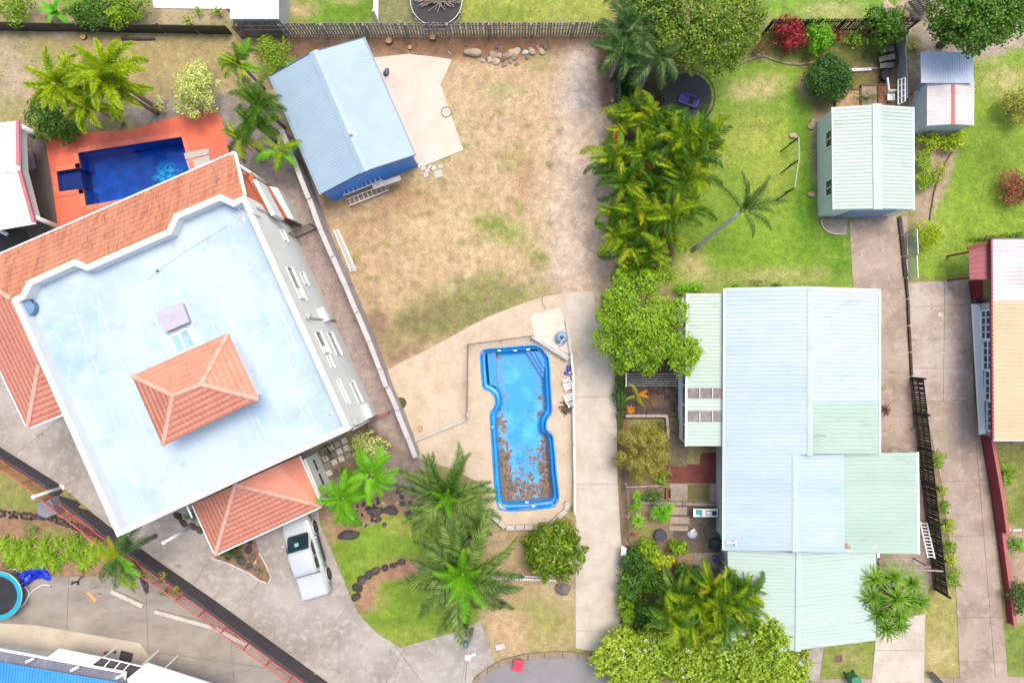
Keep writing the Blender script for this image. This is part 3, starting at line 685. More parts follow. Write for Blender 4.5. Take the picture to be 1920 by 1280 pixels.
# east wall: upright plane, windows, pipes, air conditioners
EA, EB = OUT[9], OUT[10]; ed = (EB-EA); ed.z = 0; ed.normalize(); en = Vector((ed.y, -ed.x, 0)); en = en if en.x > 0 else -en
pe = Plane(EA, en)
def wall_window(pa, pb, hgt, panes=2, nm='window'):
    a = pe.at(*pa); b = pe.at(*pb); s0 = (a-EA).dot(ed); s1 = (b-EA).dot(ed); zt = a.z
    f = MB(); g = []
    P = lambda s, z, o: EA*1+ed*s+en*o+Vector((0,0,z-EA.z))
    for (sa, sb, za, zb) in ((s0, s1, zt-.06, zt), (s0, s1, zt-hgt, zt-hgt+.06), (s0, s0+.06, zt-hgt+.06, zt-.06), (s1-.06, s1, zt-hgt+.06, zt-.06)):
        c = (P(sa, za, .03)+P(sb, zb, .03))/2; f.box(c, (abs(sb-sa), .09, zb-za), math.atan2(ed.y, ed.x))
    w_ = f.build(nm, mat('window_frame_grey', alb(220,224,218,.7), rough=.5), hw)
    for k in range(panes):
        sa = s0+.06+(s1-s0-.12)*k/panes; sb = s0+.06+(s1-s0-.12)*(k+1)/panes-.03
        c = (P(sa, zt-hgt+.06, .012)+P(sb, zt-.06, .012))/2
        MB().box(c, (sb-sa, .02, hgt-.12), math.atan2(ed.y, ed.x)).build('pane', GLASS if k < 2 else WHITEP, w_)
    c = P((s0+s1)/2, zt-hgt-.04, .07); MB().box(c, (s1-s0+.1, .16, .06), math.atan2(ed.y, ed.x)).build('sill', RENDERW, w_)
for pa, pb, h, k in [((535,500),(560,560),.9,3),((561,511),(570,533),.5,1),((589,622),(606,663),1.0,3),((612,624),(630,666),.9,2),((611,668),(619,690),.4,1),((630,713),(649,758),.35,1),((655,717),(672,757),.7,2),((524,431),(537,453),.4,1)]:
    wall_window(pa, pb, h, k)
def stuck_box(px, py, d, m, nm, root=hw):
    p = pe.at(px, py); return MB().box(p+en*(d[1]/2+.0), d, math.atan2(ed.y, ed.x)).build(nm, m, root, bevel=.02)
for (pa, nm) in (((603,592), 'air_conditioner'), ((684,772), 'air_conditioner')):
    o = stuck_box(*pa, (.85, .32, .6), WHITEP, nm)
PIPE = mat('pipe_grey', alb(190,192,188), rough=.5)
for pa, pb in (((575,596),(624,608)),((480,390),(548,430)),((660,806),(692,790))):
    a, b = pe.at(*pa), pe.at(*pb); a2 = Vector((a.x, a.y, a.z))+en*.07; MB().tube([a2, Vector((a2.x, a2.y, .1))], .05, 8).build('downpipe', PIPE, hw, smooth=True)
vp = W(446,309,5.8); MB().tube([vp, (vp.x, vp.y, .1)], .09, 10).build('verandah_post', WHITEW, hw, smooth=True)
for pa in ((571,594),(660,793)):
    p = pe.at(*pa)+en*.16; MB().lathe([(.16,-.25),(.18,.0),(.12,.02)], p, 12).build('rainwater_head', PIPE, hw)
# rooftop equipment
t = T('roof_hatch_cover', 'mauve grey square cover box on the flat roof', 'cover', W(324,595,DZ))
MB().prism([tuple(W(*p, DZ+.35)[:2]) for p in [(295,587),(340,569),(353,602),(310,621)]], DZ, DZ+.35).build('box', mat('mauve_sheet', alb(206,200,210), [(2, alb(190,184,196), .5, .75)], .6), t)
MB().prism([tuple(W(*p, DZ+.40)[:2]) for p in [(293,586),(341,567),(355,603),(309,623)]], DZ+.35, DZ+.40).build('lid', mat('mauve_sheet', alb(206,200,210)), t)
t = T('roof_skylight', 'white framed glass skylight beside the rooftop tiled roof', 'skylight', W(342,640,DZ))
SK = [W(*p, DZ+.3) for p in [(318,631),(351,616),(367,648),(331,664)]]
for i in range(4): MB().beam(SK[i]-Vector((0,0,.15)), SK[(i+1) % 4]-Vector((0,0,.15)), .10, .3).build('frame', WHITEP, t)
m0, m1 = (SK[0]+SK[1])/2, (SK[2]+SK[3])/2
MB().beam(m0-Vector((0,0,.02)), m1-Vector((0,0,.02)), .09, .06).build('mullion', WHITEP, t)
GLT = mat('skylight_glass', alb(176,218,222), [(1.5, alb(140,190,200), .5, .7)], .12, spec=.6)
for A_, B_, C_, D_ in ((SK[0], m0, m1, SK[3]), (m0, SK[1], SK[2], m1)):
    mb = MB(); mb.add([p-Vector((0,0,.07)) for p in (A_, B_, C_, D_)], [(0,1,2,3)]); mb.build('pane', GLT, t)
t = T('roof_water_tank', 'round blue grey tank lid in the corner of the flat roof', 'tank', W(59,578,DZ))
MB().lathe([(.42,0),(.44,.3),(.44,.42),(.38,.45),(.1,.48)], W(59,578,DZ), 24).build('drum', mat('tank_blue', alb(120,154,196), [(3, alb(102,136,180), .5, .8)], .6), t, smooth=False)
p = W(61,567,DZ+.5); MB().tube([p, p+Vector((.02,.16,.1))], .04, 8).build('inlet', BLACKM, t)
t = T('roof_cable', 'thin dark cable with a clip lying on the flat roof', 'cable', W(296,508,DZ))
MB().tube([W(x, y, DZ+.02) for x, y in [(276,525),(296,508),(318,492),(342,474),(380,452),(425,424)]], .007, 5).build('wire', PIPE, t)
MB().box(W(295,508,DZ+.05), (.12,.12,.08), .4).build('clip', mat('steel_blue', alb(86,124,176)), t)
t = T('house_antenna', 'spiky television antenna at the corner of the white house', 'antenna', W(476,400,PZ-1))
p = W(474,402,PZ); MB().tube([p-Vector((-.1,0,.9)), p+Vector((0,0,.9))], .025, 6).build('mast', GALV, t)
q = p+Vector((0,0,.85)); MB().tube([q+Vector((-.5,-.5,0)), q+Vector((.4,.55,0))], .018, 6).build('boom', GALV, t)
for k in range(8):
    c = q+Vector((-.5+.12*k, -.5+.14*k, 0)); MB().tube([c+Vector((-.28,.22,0)), c+Vector((.28,-.22,0))], .010, 5).build('element', GALV, t)
for (x, y, z) in ((253,470,PZ-.5),(129,770,PZ-.3)):
    MB().box(W(x, y, z), (.16,.10,.16), .4).build('roof_vent_cap', GALV, hw)

# ================================================================== gabled metal sheds and houses
def gable(root, eav, rid, ze, zr, m, pitch, h, kind, capm, name='roof_sheet', capw=.28, over=None):
    """eav: 4 plan spots NW,NE,SE,SW at eave height; rid: two ridge spots N,S at ridge height"""
    NW, NE, SE, SW = [W(*p, ze) for p in eav]; RN, RS = W(*rid[0], zr), W(*rid[1], zr)
    a = MB(); ribbed(a, NW, SW, RS, RN, pitch, h, kind); a.build(name, m, root)
    b = MB(); ribbed(b, NE, SE, RS, RN, pitch, h, kind); b.build(name, m, root)
    MB().add(*ridgecap(RN, RS, NW, NE, capw)).build('ridge_cap', capm, root)
    return NW, NE, SE, SW, RN, RS
def ridgecap(RN, RS, L, R_, w):
    d = (RS-RN).normalized(); l = (L-RN); l -= d*l.dot(d); l.normalize(); r = (R_-RN); r -= d*r.dot(d); r.normalize(); up = Vector((0,0,.05))
    e = d*.04
    vs = [RN-e+up*1.2, RS+e+up*1.2, RS+e+l*w+up, RN-e+l*w+up, RN-e+r*w+up, RS+e+r*w+up]
    return vs, [(0,3,2,1),(0,1,5,4)]
def gable_walls(root, NW, NE, SE, SW, RN, RS, inset, m, name='wall'):
    ctr = (NW+NE+SE+SW)/4
    ex = ((NE-NW)+(SE-SW)).normalized(); ey = ((NW-SW)+(NE-SE)).normalized()
    sx, sy = inset
    q = [NW+ex*sx-ey*sy, NE-ex*sx-ey*sy, SE-ex*sx+ey*sy, SW+ex*sx+ey*sy]; rn = RN-ey*sy; rs = RS+ey*sy
    z = NW.z-.03
    B = lambda p, zz: Vector((p.x, p.y, zz))
    for (a, b, apx) in ((q[0], q[1], rn), (q[1], q[2], None), (q[2], q[3], rs), (q[3], q[0], None)):
        mb = MB(); pts = [B(a, 0), B(b, 0), B(b, z), B(a, z)]
        if apx is not None: pts = [B(a, 0), B(b, 0), B(b, z), B(apx, apx.z-.06), B(a, z)]
        mb.add(pts[::-1], [tuple(range(len(pts)))]); mb.build(name, m, root)
    return q
# ---- blue shed
SHB = mat('pale_blue_roofing', alb(178,202,216,.58), [(.5, alb(164,192,210,.58), .42, .68), (4, alb(188,210,220,.58), .55, .8), (14, alb(152,174,188,.58), .64, .82)], .45, spec=.4)
BLUEW = mat('royal_blue_cladding', (.02,.23,.70), [(1, (.016,.20,.62), .45, .7)], .4)
bs = T('blue_shed', 'blue steel garden shed with pale blue corrugated gable roof', 'shed', W(660, 240))
c = gable(bs, [(507,143),(681,71),(777,291),(602,364)], [(588,97),(684,321)], 2.55, 3.15, SHB, .17, .012, 'corr', SHB)
gable_walls(bs, *c, (.12, .06), BLUEW)
for a, b, o_ in ((c[0], c[3], -1), (c[1], c[2], 1)):
    d = (b-a).normalized(); hh = Vector((d.y, -d.x, 0)); hh = hh if hh.x*o_ > 0 else -hh
    MB().beam(a+hh*.06-Vector((0,0,.05)), b+hh*.06-Vector((0,0,.05)), .1, .1).build('gutter', mat('gutter_blue', alb(150,170,186), rough=.5), bs)
for a, b in ((c[3], c[5]), (c[5], c[2]), (c[0], c[4]), (c[4], c[1])):
    MB().beam(a+Vector((0,0,-.05)), b+Vector((0,0,-.05)), .06, .12).build('barge_board', mat('barge_navy', alb(52,88,132), rough=.5), bs)
p = W(660,252,3.1); MB().lathe([(.05,0),(.05,.28),(.11,.3),(.11,.36),(.03,.40)], p, 12).build('roof_vent', WHITEP, bs); MB().box(p+Vector((.08,0,-.02)), (.34,.3,.06), .4).build('vent_flashing', WHITEP, bs)
# ---- pale green shed
MINT = mat('mint_roofing', alb(214,230,216,.58), [(.45, alb(202,222,208,.58), .42, .68), (3, alb(224,236,224,.58), .55, .8), (2.2, alb(184,196,184,.56), .58, .78), (13, alb(180,196,184,.58), .62, .8)], .5, spec=.35, stretch=(.3,1.6,1))
MINTW = mat('mint_cladding', alb(222,236,234,.82), [(1.2, alb(212,226,224,.82), .45, .7)], .5)
gs = T('mint_shed', 'pale mint steel garage with two small west windows', 'shed', W(1620, 305))
c = gable(gs, [(1563,201),(1711,201),(1712,393),(1565,393)], [(1645,196),(1647,391)], 2.45, 2.95, MINT, .21, .036, 'rib', MINT)
q = gable_walls(gs, *c, (.10, .05), MINTW)
MB().beam(c[0]-Vector((.06,0,.05)), c[3]-Vector((.06,0,.05)), .1, .1).build('gutter', MINTW, gs); MB().beam(c[1]+Vector((.06,0,-.05)), c[2]+Vector((.06,0,-.05)), .1, .1).build('gutter', MINTW, gs)
pwst = Plane(q[0], (-1,0,0))
for y0, y1 in ((244,275),(336,366)):
    a = pwst.at(1557, y0); b = pwst.at(1557, y1); s0, s1 = b.y, a.y; zt = 2.1; zb = 1.25; x = q[0].x-.02
    w_ = T('w','','',(0,0,0)); bpy.data.objects.remove(w_)
    mb = MB(); mb.box((x, (s0+s1)/2, zt), (.06, s1-s0, .07)); mb.box((x, (s0+s1)/2, zb), (.06, s1-s0, .07)); mb.box((x, s0, (zt+zb)/2), (.06, .07, zt-zb)); mb.box((x, s1, (zt+zb)/2), (.06, .07, zt-zb)); mb.box((x, (s0+s1)/2, (zt+zb)/2), (.06, .06, zt-zb))
    wf = mb.build('window', WHITEP, gs)
    for k in (0, 1):
        MB().box((x+.02, s0+(s1-s0)*(k*.5+.25), (zt+zb)/2), (.02, (s1-s0)*.46, zt-zb-.08)).build('pane', GLASS, wf)
MB().box((q[3].x+2.4, q[3].y-.05, 1.1), (2.6, .06, 2.1)).build('roller_door', mat('roller_door_blue', alb(150,180,214), [(2, alb(176,200,222), .5, .8)], .5), gs)
# ---- small white shed with lean-to
ws = T('small_white_shed', 'small white corrugated shed with red ridge strip and lean-to', 'shed', W(1780, 190))
WCOR = mat('white_corrugated', alb(228,220,216,.64), [(.8, alb(206,196,192,.64), .45, .7), (4, alb(236,232,230,.64), .55, .8), (2, alb(180,160,148,.6), .66, .8)], .55)
c = gable(ws, [(1738,155),(1827,155),(1826,235),(1738,236)], [(1787,153),(1787,233)], 2.0, 2.2, WCOR, .16, .025, 'corr', mat('red_ridge', alb(206,110,104), rough=.6), capw=.09)
gable_walls(ws, *c, (.05, .04), mat('grey_corrugated_wall', alb(204,212,214,.75), [(2, alb(186,194,196,.75), .5, .75)], .55))
mb = MB(); A, B = W(1726,98,2.05), W(1824,98,2.05); D, Cc = W(1727,156,2.3), W(1826,156,2.3)
ribbed(mb, A, B, Cc, D, .14, .03, 'corr'); mb.build('lean_to_roof', mat('zincalume', alb(206,216,230,.66), [(.7, alb(186,202,224,.66), .42, .68), (5, alb(216,226,236,.66), .55, .8)], .4), ws)
for p in (A, B): MB().tube([(p.x*.995, p.y-.1, 0), (p.x*.995, p.y-.1, 2.0)], .04, 8).build('post', GALV, ws)
# ================================================================== central house on the right (metal roofs)
ZINC = mat('zinc_blue_roofing', alb(206,224,234,.585), [(.28, alb(190,212,232,.585), .42, .66), (1.6, alb(218,232,236,.585), .52, .78), (3, alb(176,200,226,.585), .60, .78), (9, alb(170,188,206,.58), .66, .82)], .42, spec=.45, stretch=(.3,1.6,1))
MINT2 = mat('mint_sheet_roofing', alb(196,220,204,.585), [(.4, alb(184,210,194,.585), .42, .68), (3, alb(206,228,212,.585), .55, .8), (2.4, alb(180,192,182,.56), .58, .78)], .5, spec=.35, stretch=(.3,1.6,1))
MINT3 = mat('mint_pale_roofing', alb(208,228,216,.58), [(.4, alb(198,220,206,.58), .42, .68), (3, alb(216,234,222,.58), .55, .8), (2.4, alb(180,192,182,.56), .58, .78)], .5, spec=.35, stretch=(.3,1.6,1))
mh = T('metal_roofed_house', 'long house roofed in pale blue and mint metal sheets', 'house', W(1500, 800))
ze, zr = 3.1, 4.15
def sheet(pts, zs, m, pitch=.24, h=.036, kind='rib', name='roof_sheet'):
    A, B, Cc, D = [W(p[0], p[1], z) for p, z in zip(pts, zs)]; mb = MB(); ribbed(mb, A, B, Cc, D, pitch, h, kind); return mb.build(name, m, mh)
MINT4 = mat('mint_white_roofing', alb(218,229,230,.59), [(.3, alb(204,221,231,.59), .42, .68), (3, alb(224,234,233,.59), .55, .8), (2.4, alb(180,192,182,.56), .58, .78)], .45, spec=.4, stretch=(.3,1.6,1))
sheet([(1360,541),(1357,852),(1517,852),(1517,538)], (ze,ze,zr,zr), ZINC)
sheet([(1647,543),(1647,752),(1522,752),(1522,538)], (ze,ze,zr,zr), MINT4)
sheet([(1647,752),(1647,851),(1522,851),(1522,752)], (ze+.02,ze+.02,zr,zr), MINT2)
sheet([(1357,852),(1357,1032),(1488,1033),(1489,852)], (ze,ze,zr-.15,zr-.15), ZINC)
sheet([(1582,852),(1584,1036),(1494,1034),(1494,852)], (zr-.65,zr-.65,zr-.15,zr-.15), ZINC)
sheet([(1719,848),(1721,1038),(1583,1036),(1581,850)], (2.65,2.65,3.3,3.3), MINT2, name='carport_roof')
# front mint gable
sheet([(1364,1027),(1370,1230),(1496,1218),(1498,1036)], (2.9,2.9,3.45,3.45), MINT3, .22)
sheet([(1643,1023),(1642,1200),(1496,1218),(1498,1036)], (2.9,2.9,3.45,3.45), MINT3, .22)
for a, b, l, r, z, m in (((1519,538),(1519,852),(1360,541),(1647,543),zr,MINT),((1491,852),(1491,1033),(1357,852),(1582,852),zr-.15,MINT),((1498,1034),(1496,1219),(1364,1027),(1643,1023),3.45,MINT3)):
    MB().add(*ridgecap(W(*a, z), W(*b, z), W(*l, ze), W(*r, ze), .17)).build('ridge_cap', m, mh)
# veranda
sheet([(1290,550),(1288,836),(1357,836),(1359,550)], (2.55,2.55,2.85,2.85), MINT, .21, name='veranda_roof')
SKM = mat('skylight_sheet', alb(140,128,124,.6), [(6, alb(112,100,96,.6), .45, .65), (1.2, alb(176,168,164,.6), .55, .75)], .35)
for y0, y1 in ((727,746),(770,790)):
    mb = MB(); A, B = W(1290,y0,2.60), W(1290,y1,2.60); Cc, D = W(1355,y1,2.90), W(1355,y0,2.90); ribbed(mb, A, B, Cc, D, .13, .02, 'corr'); sk = mb.build('skylight_sheet', SKM, mh)
    for x in (1312, 1336):
        MB().beam(W(x, y0, 2.72+.0045*(x-1300)), W(x, y1, 2.72+.0045*(x-1300)), .06, .03).build('fixing_batten', mat('batten_pale', alb(226,222,216), rough=.7), sk)
for a, b, z in (((1358,541),(1356,1030),ze),((1649,543),(1649,851),ze),((1288,550),(1286,836),2.55),((1720,847),(1722,1038),2.65)):
    MB().beam(W(*a, z-.05), W(*b, z-.05), .13, .11).build('gutter', MINTW, mh)
MB().beam(W(1584,1040,3.0), W(1644,1024,3.0), .1, .12).build('gutter', MINTW, mh); MB().beam(W(1646,1020,2.9), W(1646,1044,2.9), .12, .16).build('gutter', WHITEP, mh)
for a, b in (((1360,541),(1517,538)),((1523,538),(1647,543))):
    MB().beam(W(*a, ze-.04), W(b[0], b[1], zr-.04) if b[0] < 1520 else W(b[0], b[1], ze-.04), .05, .14).build('barge_board', MINTW, mh)
WALLH = mat('house_wall_pale', alb(222,226,222,.62), [(1.2, alb(208,212,206,.62), .45, .7)], .7)
mb = MB(); mb.prism([tuple(W(*p, ze)[:2]) for p in [(1372,553),(1636,553),(1636,840),(1570,840),(1570,1022),(1372,1022)]], 0, ze-.25); mb.build('wall', WALLH, mh)
mb = MB(); mb.prism([tuple(W(*p, 2.9)[:2]) for p in [(1378,1024),(1630,1040),(1630,1185),(1500,1200),(1380,1210)]], 0, 2.6); mb.build('wall', WALLH, mh)
vx0 = W(1292,0,2.5).x
for y0, y1 in ((553,690),(690,832)):
    a, b = W(1292, y0, 2.5), W(1292, y1, 2.5); mb = MB(); wallstrip(mb, a, b, 0, 1.0, .1); wallstrip(mb, a, b, 2.3, 2.5, .1); mb.build('veranda_wall', WHITEW, mh)
for y in (553,620,690,725,762,800,832):
    a = W(1292, y, 2.5); MB().box((a.x, a.y, 1.65), (.09,.09,1.3)).build('veranda_post', WHITEW, mh)
for y0, y1 in ((695,722),(729,759),(766,797),(803,829)):
    a, b = W(1292,y0,2.5), W(1292,y1,2.5); MB().box((a.x, (a.y+b.y)/2, 1.65), (.03, a.y-b.y, 1.3)).build('pane', mat('louvre_glass', alb(120,126,128), rough=.2), mh)
mb = MB(); mb.prism([tuple(W(*p, 2.4)[:2]) for p in [(1296,556),(1372,556),(1372,832),(1296,832)]], 0, .5); mb.build('veranda_floor', CONCD, mh)
for x, y in ((1716,852),(1716,1034),(1650,1034)):
    p = W(x, y, 2.6); MB().tube([(p.x,p.y,0),(p.x,p.y,2.6)], .05, 8).build('carport_post', WHITEW, mh)
# television antenna on the ridge
t = T('ridge_antenna', 'thin television antenna on the mint patched roof', 'antenna', W(1535,815,zr))
p = W(1533,815,zr); MB().tube([p, p+Vector((.05,.05,1.1))], .02, 6).build('mast', GALV, t)
q = p+Vector((.05,.05,1.05)); MB().tube([q+Vector((-.25,-.75,0)), q+Vector((.3,.8,0))], .014, 6).build('boom', GALV, t)
for k in range(7): c_ = q+Vector((-.25+.08*k, -.75+.22*k, 0)); MB().tube([c_+Vector((-.2,.07,0)), c_+Vector((.2,-.07,0))], .009, 5).build('element', GALV, t)
# pipe on roof near the valley
MB().tube([W(1362,1017,3.25), W(1379,1017,3.35)], .05, 8).build('roof_pipe', WHITEP, mh); MB().tube([W(1379,1012,3.4), W(1380,1024,3.4)], .05, 8).build('roof_pipe', WHITEP, mh)
# ================================================================== right-hand house with cream roof
rh = T('cream_roofed_house', 'house with cream and white metal roof and long band of windows', 'house', W(1880, 640))
CREAM = mat('cream_roofing', alb(240,208,164,.58), [(.4, alb(230,194,148,.58), .42, .7), (3, alb(242,214,176,.58), .55, .8)], .5)
WROOF = mat('white_patched_roofing', alb(226,222,222,.64), [(.8, alb(204,196,196,.64), .45, .66), (4, alb(236,234,234,.64), .55, .8)], .5)
for (y0, y1, m) in ((448,564,WROOF),(564,824,CREAM)):
    mb = MB(); ribbed(mb, W(1859,y0,2.8), W(1862 if y1 > 600 else 1860,y1,2.8), W(2040,y1,4.0), W(2040,y0,4.0), .24, .03, 'rib'); mb.build('roof_sheet', m, rh)
    mb = MB(); ribbed(mb, W(2220,y0,2.8), W(2220,y1,2.8), W(2040,y1,4.0), W(2040,y0,4.0), .24, .03, 'rib'); mb.build('roof_sheet', m, rh)
REDT = mat('maroon_trim', alb(140,44,52), rough=.5)
MB().beam(W(1858,446,2.75), W(1861,826,2.75), .12, .14).build('gutter', REDT, rh); MB().beam(W(1859,447,2.8), W(2040,447,4.0), .06, .14).build('barge_board', REDT, rh); MB().beam(W(1862,825,2.8), W(2040,825,4.0), .06, .14).build('barge_board', WHITEP, rh)
xw = W(1825,0).x
mb = MB(); mb.prism([(xw, W(0,570).y), (xw+.5, W(0,812).y), (xw+14, W(0,812).y), (xw+14, W(0,570).y)], 0, 2.72); mb.build('wall', mat('cream_wall', alb(232,226,212), [(1.5, alb(220,212,196), .45, .7)], .7), rh)
FRM = mat('white_window_frame', (.8,.8,.78), rough=.5); GLB = mat('blue_glass', alb(60,92,124), [(2, alb(28,40,56), .45, .62)], .1, spec=.7)
ya, yb = 583, 806
for k in range(4):
    y0 = ya+(yb-ya)*k/4; y1 = ya+(yb-ya)*(k+1)/4-3
    A_, B_ = W(1828+9*k/4, y0), W(1828+9*(k+1)/4, y1); x = xw-.04+.5*((k+.5)/4)*.98
    a, b = A_.y, B_.y
    mb = MB()
    for z in (.75, 2.45): mb.box((x-.02, (a+b)/2, z), (.10, a-b+.14, .10))
    for y in (a, b): mb.box((x-.02, y, 1.6), (.10, .09, 1.7))
    mb.box((x-.02, (a+b)/2, 1.15), (.08, a-b, .07)); mb.box((x-.02, (a+b)/2, 1.62), (.08, a-b, .07)); 
    wf = mb.build('window', FRM, rh)
    for i in range(4):
        for (z0, z1) in ((.8, 1.12), (1.18, 1.59), (1.65, 2.4)):
            yy0 = a+(b-a)*i/4; yy1 = a+(b-a)*(i+1)/4
            MB().box((x+.0, (yy0+yy1)/2, (z0+z1)/2), (.03, abs(yy1-yy0)-.07, z1-z0)).build('pane', GLB, wf)
    for i in (1, 2, 3): yy = a+(b-a)*i/4; MB().box((x-.02, yy, 1.6), (.08, .06, 1.6)).build('glazing_bar', FRM, wf)
MB().prism([tuple(W(*p, .7)[:2]) for p in [(1824,570),(1838,570),(1848,812),(1838,814)]], .55, .7).build('sill', FRM, rh)
# maroon lean-to and porch at its upper end
PINKR = mat('maroon_sheet', alb(176,92,96), [(1, alb(160,76,82), .45, .7)], .6)
mb = MB(); ribbed(mb, W(1817,468,2.2), W(1818,524,2.2), W(1860,524,2.55), W(1860,452,2.55), .3, .02, 'rib'); mb.build('porch_roof', PINKR, rh)
MB().beam(W(1814,466,2.25), W(1860,452,2.6), .2, .14).build('barge_board', mat('rust_barge', alb(140,62,44), rough=.7), rh)
for x, y in ((1820,472),(1820,520)):
    p = W(x, y, 2.15); MB().box((p.x, p.y, 1.05), (.1,.1,2.1)).build('porch_post', REDT, rh)
MB().prism([tuple(W(*p)[:2]) for p in [(1816,527),(1824,527),(1826,568),(1820,566)]], 0, .9).build('porch_wall', REDT, rh)
t = T('air_conditioner_box', 'small slate blue box unit on the porch of the cream roofed house', 'box unit', W(1838,565))
MB().box(W(1837,564,.6)+Vector((0,0,0)), (.5,.32,.5)).build('case', mat('slate_blue', alb(96,92,130), rough=.6), t, bevel=.03); MB().box(W(1837,564,.86), (.44,.26,.03)).build('grille', BLACKM, t)
# ================================================================== blue roofed house, lower left, on the raised yard
bh = T('blue_roofed_house', 'house with bright blue ribbed roof and grey awning', 'house', W(60, 1290, TZ))
BRF = mat('bright_blue_roofing', alb(56,160,224), [(.6, alb(44,146,212), .42, .7), (4, alb(78,176,232), .55, .8)], .45)
z0 = TZ+2.7
mb = MB(); ribbed(mb, W(-80,1226,z0), W(240,1281,z0), W(200,1420,z0+1.2), W(-80,1380,z0+1.2), .17, .03, 'trap'); mb.build('roof_sheet', BRF, bh)
AWN = mat('grey_awning_sheet', alb(126,126,140), [(1.5, alb(150,150,160), .45, .7), (10, alb(110,110,124), .55, .8)], .6)
mb = MB(); ribbed(mb, W(-80,1204,z0-.45), W(236,1262,z0-.45), W(240,1283,z0-.12), W(-80,1228,z0-.12), .12, .015, 'corr'); mb.build('awning_sheet', AWN, bh)
MB().beam(W(-80,1202,z0-.44), W(237,1260,z0-.44), .1, .12).build('gutter', WHITEP, bh); MB().beam(W(236,1259,z0-.44), W(234,1275,z0-.3), .1, .12).build('gutter', WHITEP, bh)
for x, y in ((56,1238),(140,1254),(225,1268)):
    MB().tube([W(x-8,y+3,z0-.02), W(x+8,y-5,z0-.2)], .08, 8).build('awning_bracket', WHITEP, bh, smooth=True)
mb = MB(); mb.prism([tuple(W(*p, TZ+2.6)[:2]) for p in [(-80,1240),(230,1290),(230,1420),(-80,1420)]], TZ, TZ+2.5); mb.build('wall', WALLH, bh)
t = T('white_carport_canopy', 'flat white canopy roofs over dark solar frames by the blue roof', 'canopy', W(240,1270,TZ))
MB().prism([tuple(W(*p, TZ+2.3)[:2]) for p in [(88,1232),(110,1216),(190,1232),(172,1246),(140,1240),(100,1231)]], TZ+2.2, TZ+2.3).build('canopy_sheet', WHITEW, t)
MB().prism([tuple(W(*p, TZ+2.4)[:2]) for p in [(237,1273),(274,1243),(420,1290),(420,1330),(237,1330)]], TZ+2.25, TZ+2.4).build('canopy_sheet', WHITEW, t)
fr = [(172,1246),(190,1232),(268,1249),(238,1272)]
MB().prism([tuple(W(*p, TZ+2.1)[:2]) for p in fr], TZ+2.05, TZ+2.1).build('dark_panel', mat('tinted_panel', alb(86,82,84), [(3, alb(60,56,58), .45, .7)], .3), t)
for a, b in (((172,1246),(190,1232)),((195,1250),(207,1236)),((214,1254),(226,1240)),((230,1258),(243,1244)),((190,1231),(268,1249))):
    MB().beam(W(*a, TZ+2.14), W(*b, TZ+2.14), .05, .07).build('frame_bar', WHITEP, t)
for x, y in ((178,1244),(262,1250),(300,1260)):
    p = W(x, y, TZ+2.1); MB().tube([(p.x,p.y,TZ),(p.x,p.y,TZ+2.1)], .05, 8).build('post', WHITEP, t)
# ================================================================== white roofed pool house, left edge
ph = T('white_roofed_pavilion', 'white roofed pavilion with pink fascia beside the red pool deck', 'pavilion', W(20, 330))
PWR = mat('white_roof_sheet', alb(244,240,236,.7), [(1.5, alb(228,222,216,.7), .5, .75)], .5); PINKF = mat('pink_fascia', alb(214,132,138), rough=.5)
zp = 3.0
r1, r2, r3 = W(38,226,zp), W(39,316,zp+.05), W(68,418,zp)
mb = MB(); ribbed(mb, W(-90,240,zp), W(38,226,zp), W(38,318,zp+.35), W(-90,330,zp+.35), .25, .02, 'rib'); mb.build('roof_sheet', PWR, ph)
mb = MB(); mb.add([W(-90,330,zp+.35), W(38,318,zp+.35), W(66,416,zp), W(-90,442,zp)], [(0,3,2,1)]); mb.build('roof_sheet', PWR, ph)
MB().beam(W(34,226,zp+.02), W(35,312,zp+.3), .2, .16).build('fascia', PINKF, ph); MB().beam(W(37,320,zp+.34), W(64,417,zp+.02), .2, .16).build('fascia', PINKF, ph); MB().beam(W(-90,445,zp-.02), W(67,418,zp-.02), .12, .12).build('gutter', WHITEP, ph)
MB().beam(W(-90,328,zp+.38), W(36,316,zp+.38), .34, .05).build('ridge_cap', PWR, ph)
for (a, b) in (((42,238),(84,260)),((66,408),(108,424))):
    MB().tube([W(*a, zp-.1), W(*b, .3)], .13, 12).build('column', WHITEP, ph, smooth=True)
MB().prism([tuple(W(*p, 2.85)[:2]) for p in [(38,236),(42,318),(66,410),(60,412),(34,318),(31,236)]], 2.35, 2.85).build('lintel', RENDERW, ph)
MB().prism([tuple(W(*p, 2.2)[:2]) for p in [(-20,240),(-10,318),(-2,410),(-80,412),(-80,240)]], 0, 2.2).build('wall', RENDERW, ph)
mb = MB(); mb.prism([W(*p)[:2] for p in [(40,246),(84,262),(98,340),(110,432),(60,470),(-80,500),(-80,240)]], -.1, .06); tag(mb.build('verandah_floor', mat('brown_decking', alb(112,96,88), [(.5, alb(86,72,66), .42, .66), (3, alb(134,118,108), .55, .8)], .7, stretch=(3,.5,1))), kind='structure')
mb = MB(); mb.prism([W(*p)[:2] for p in [(-80,400),(50,432),(62,470),(-80,530)]], .062, .10); tag(mb.build('lower_floor', mat('charcoal_floor', alb(70,62,58), [(1, alb(52,46,44), .45, .7)], .7)), kind='structure')
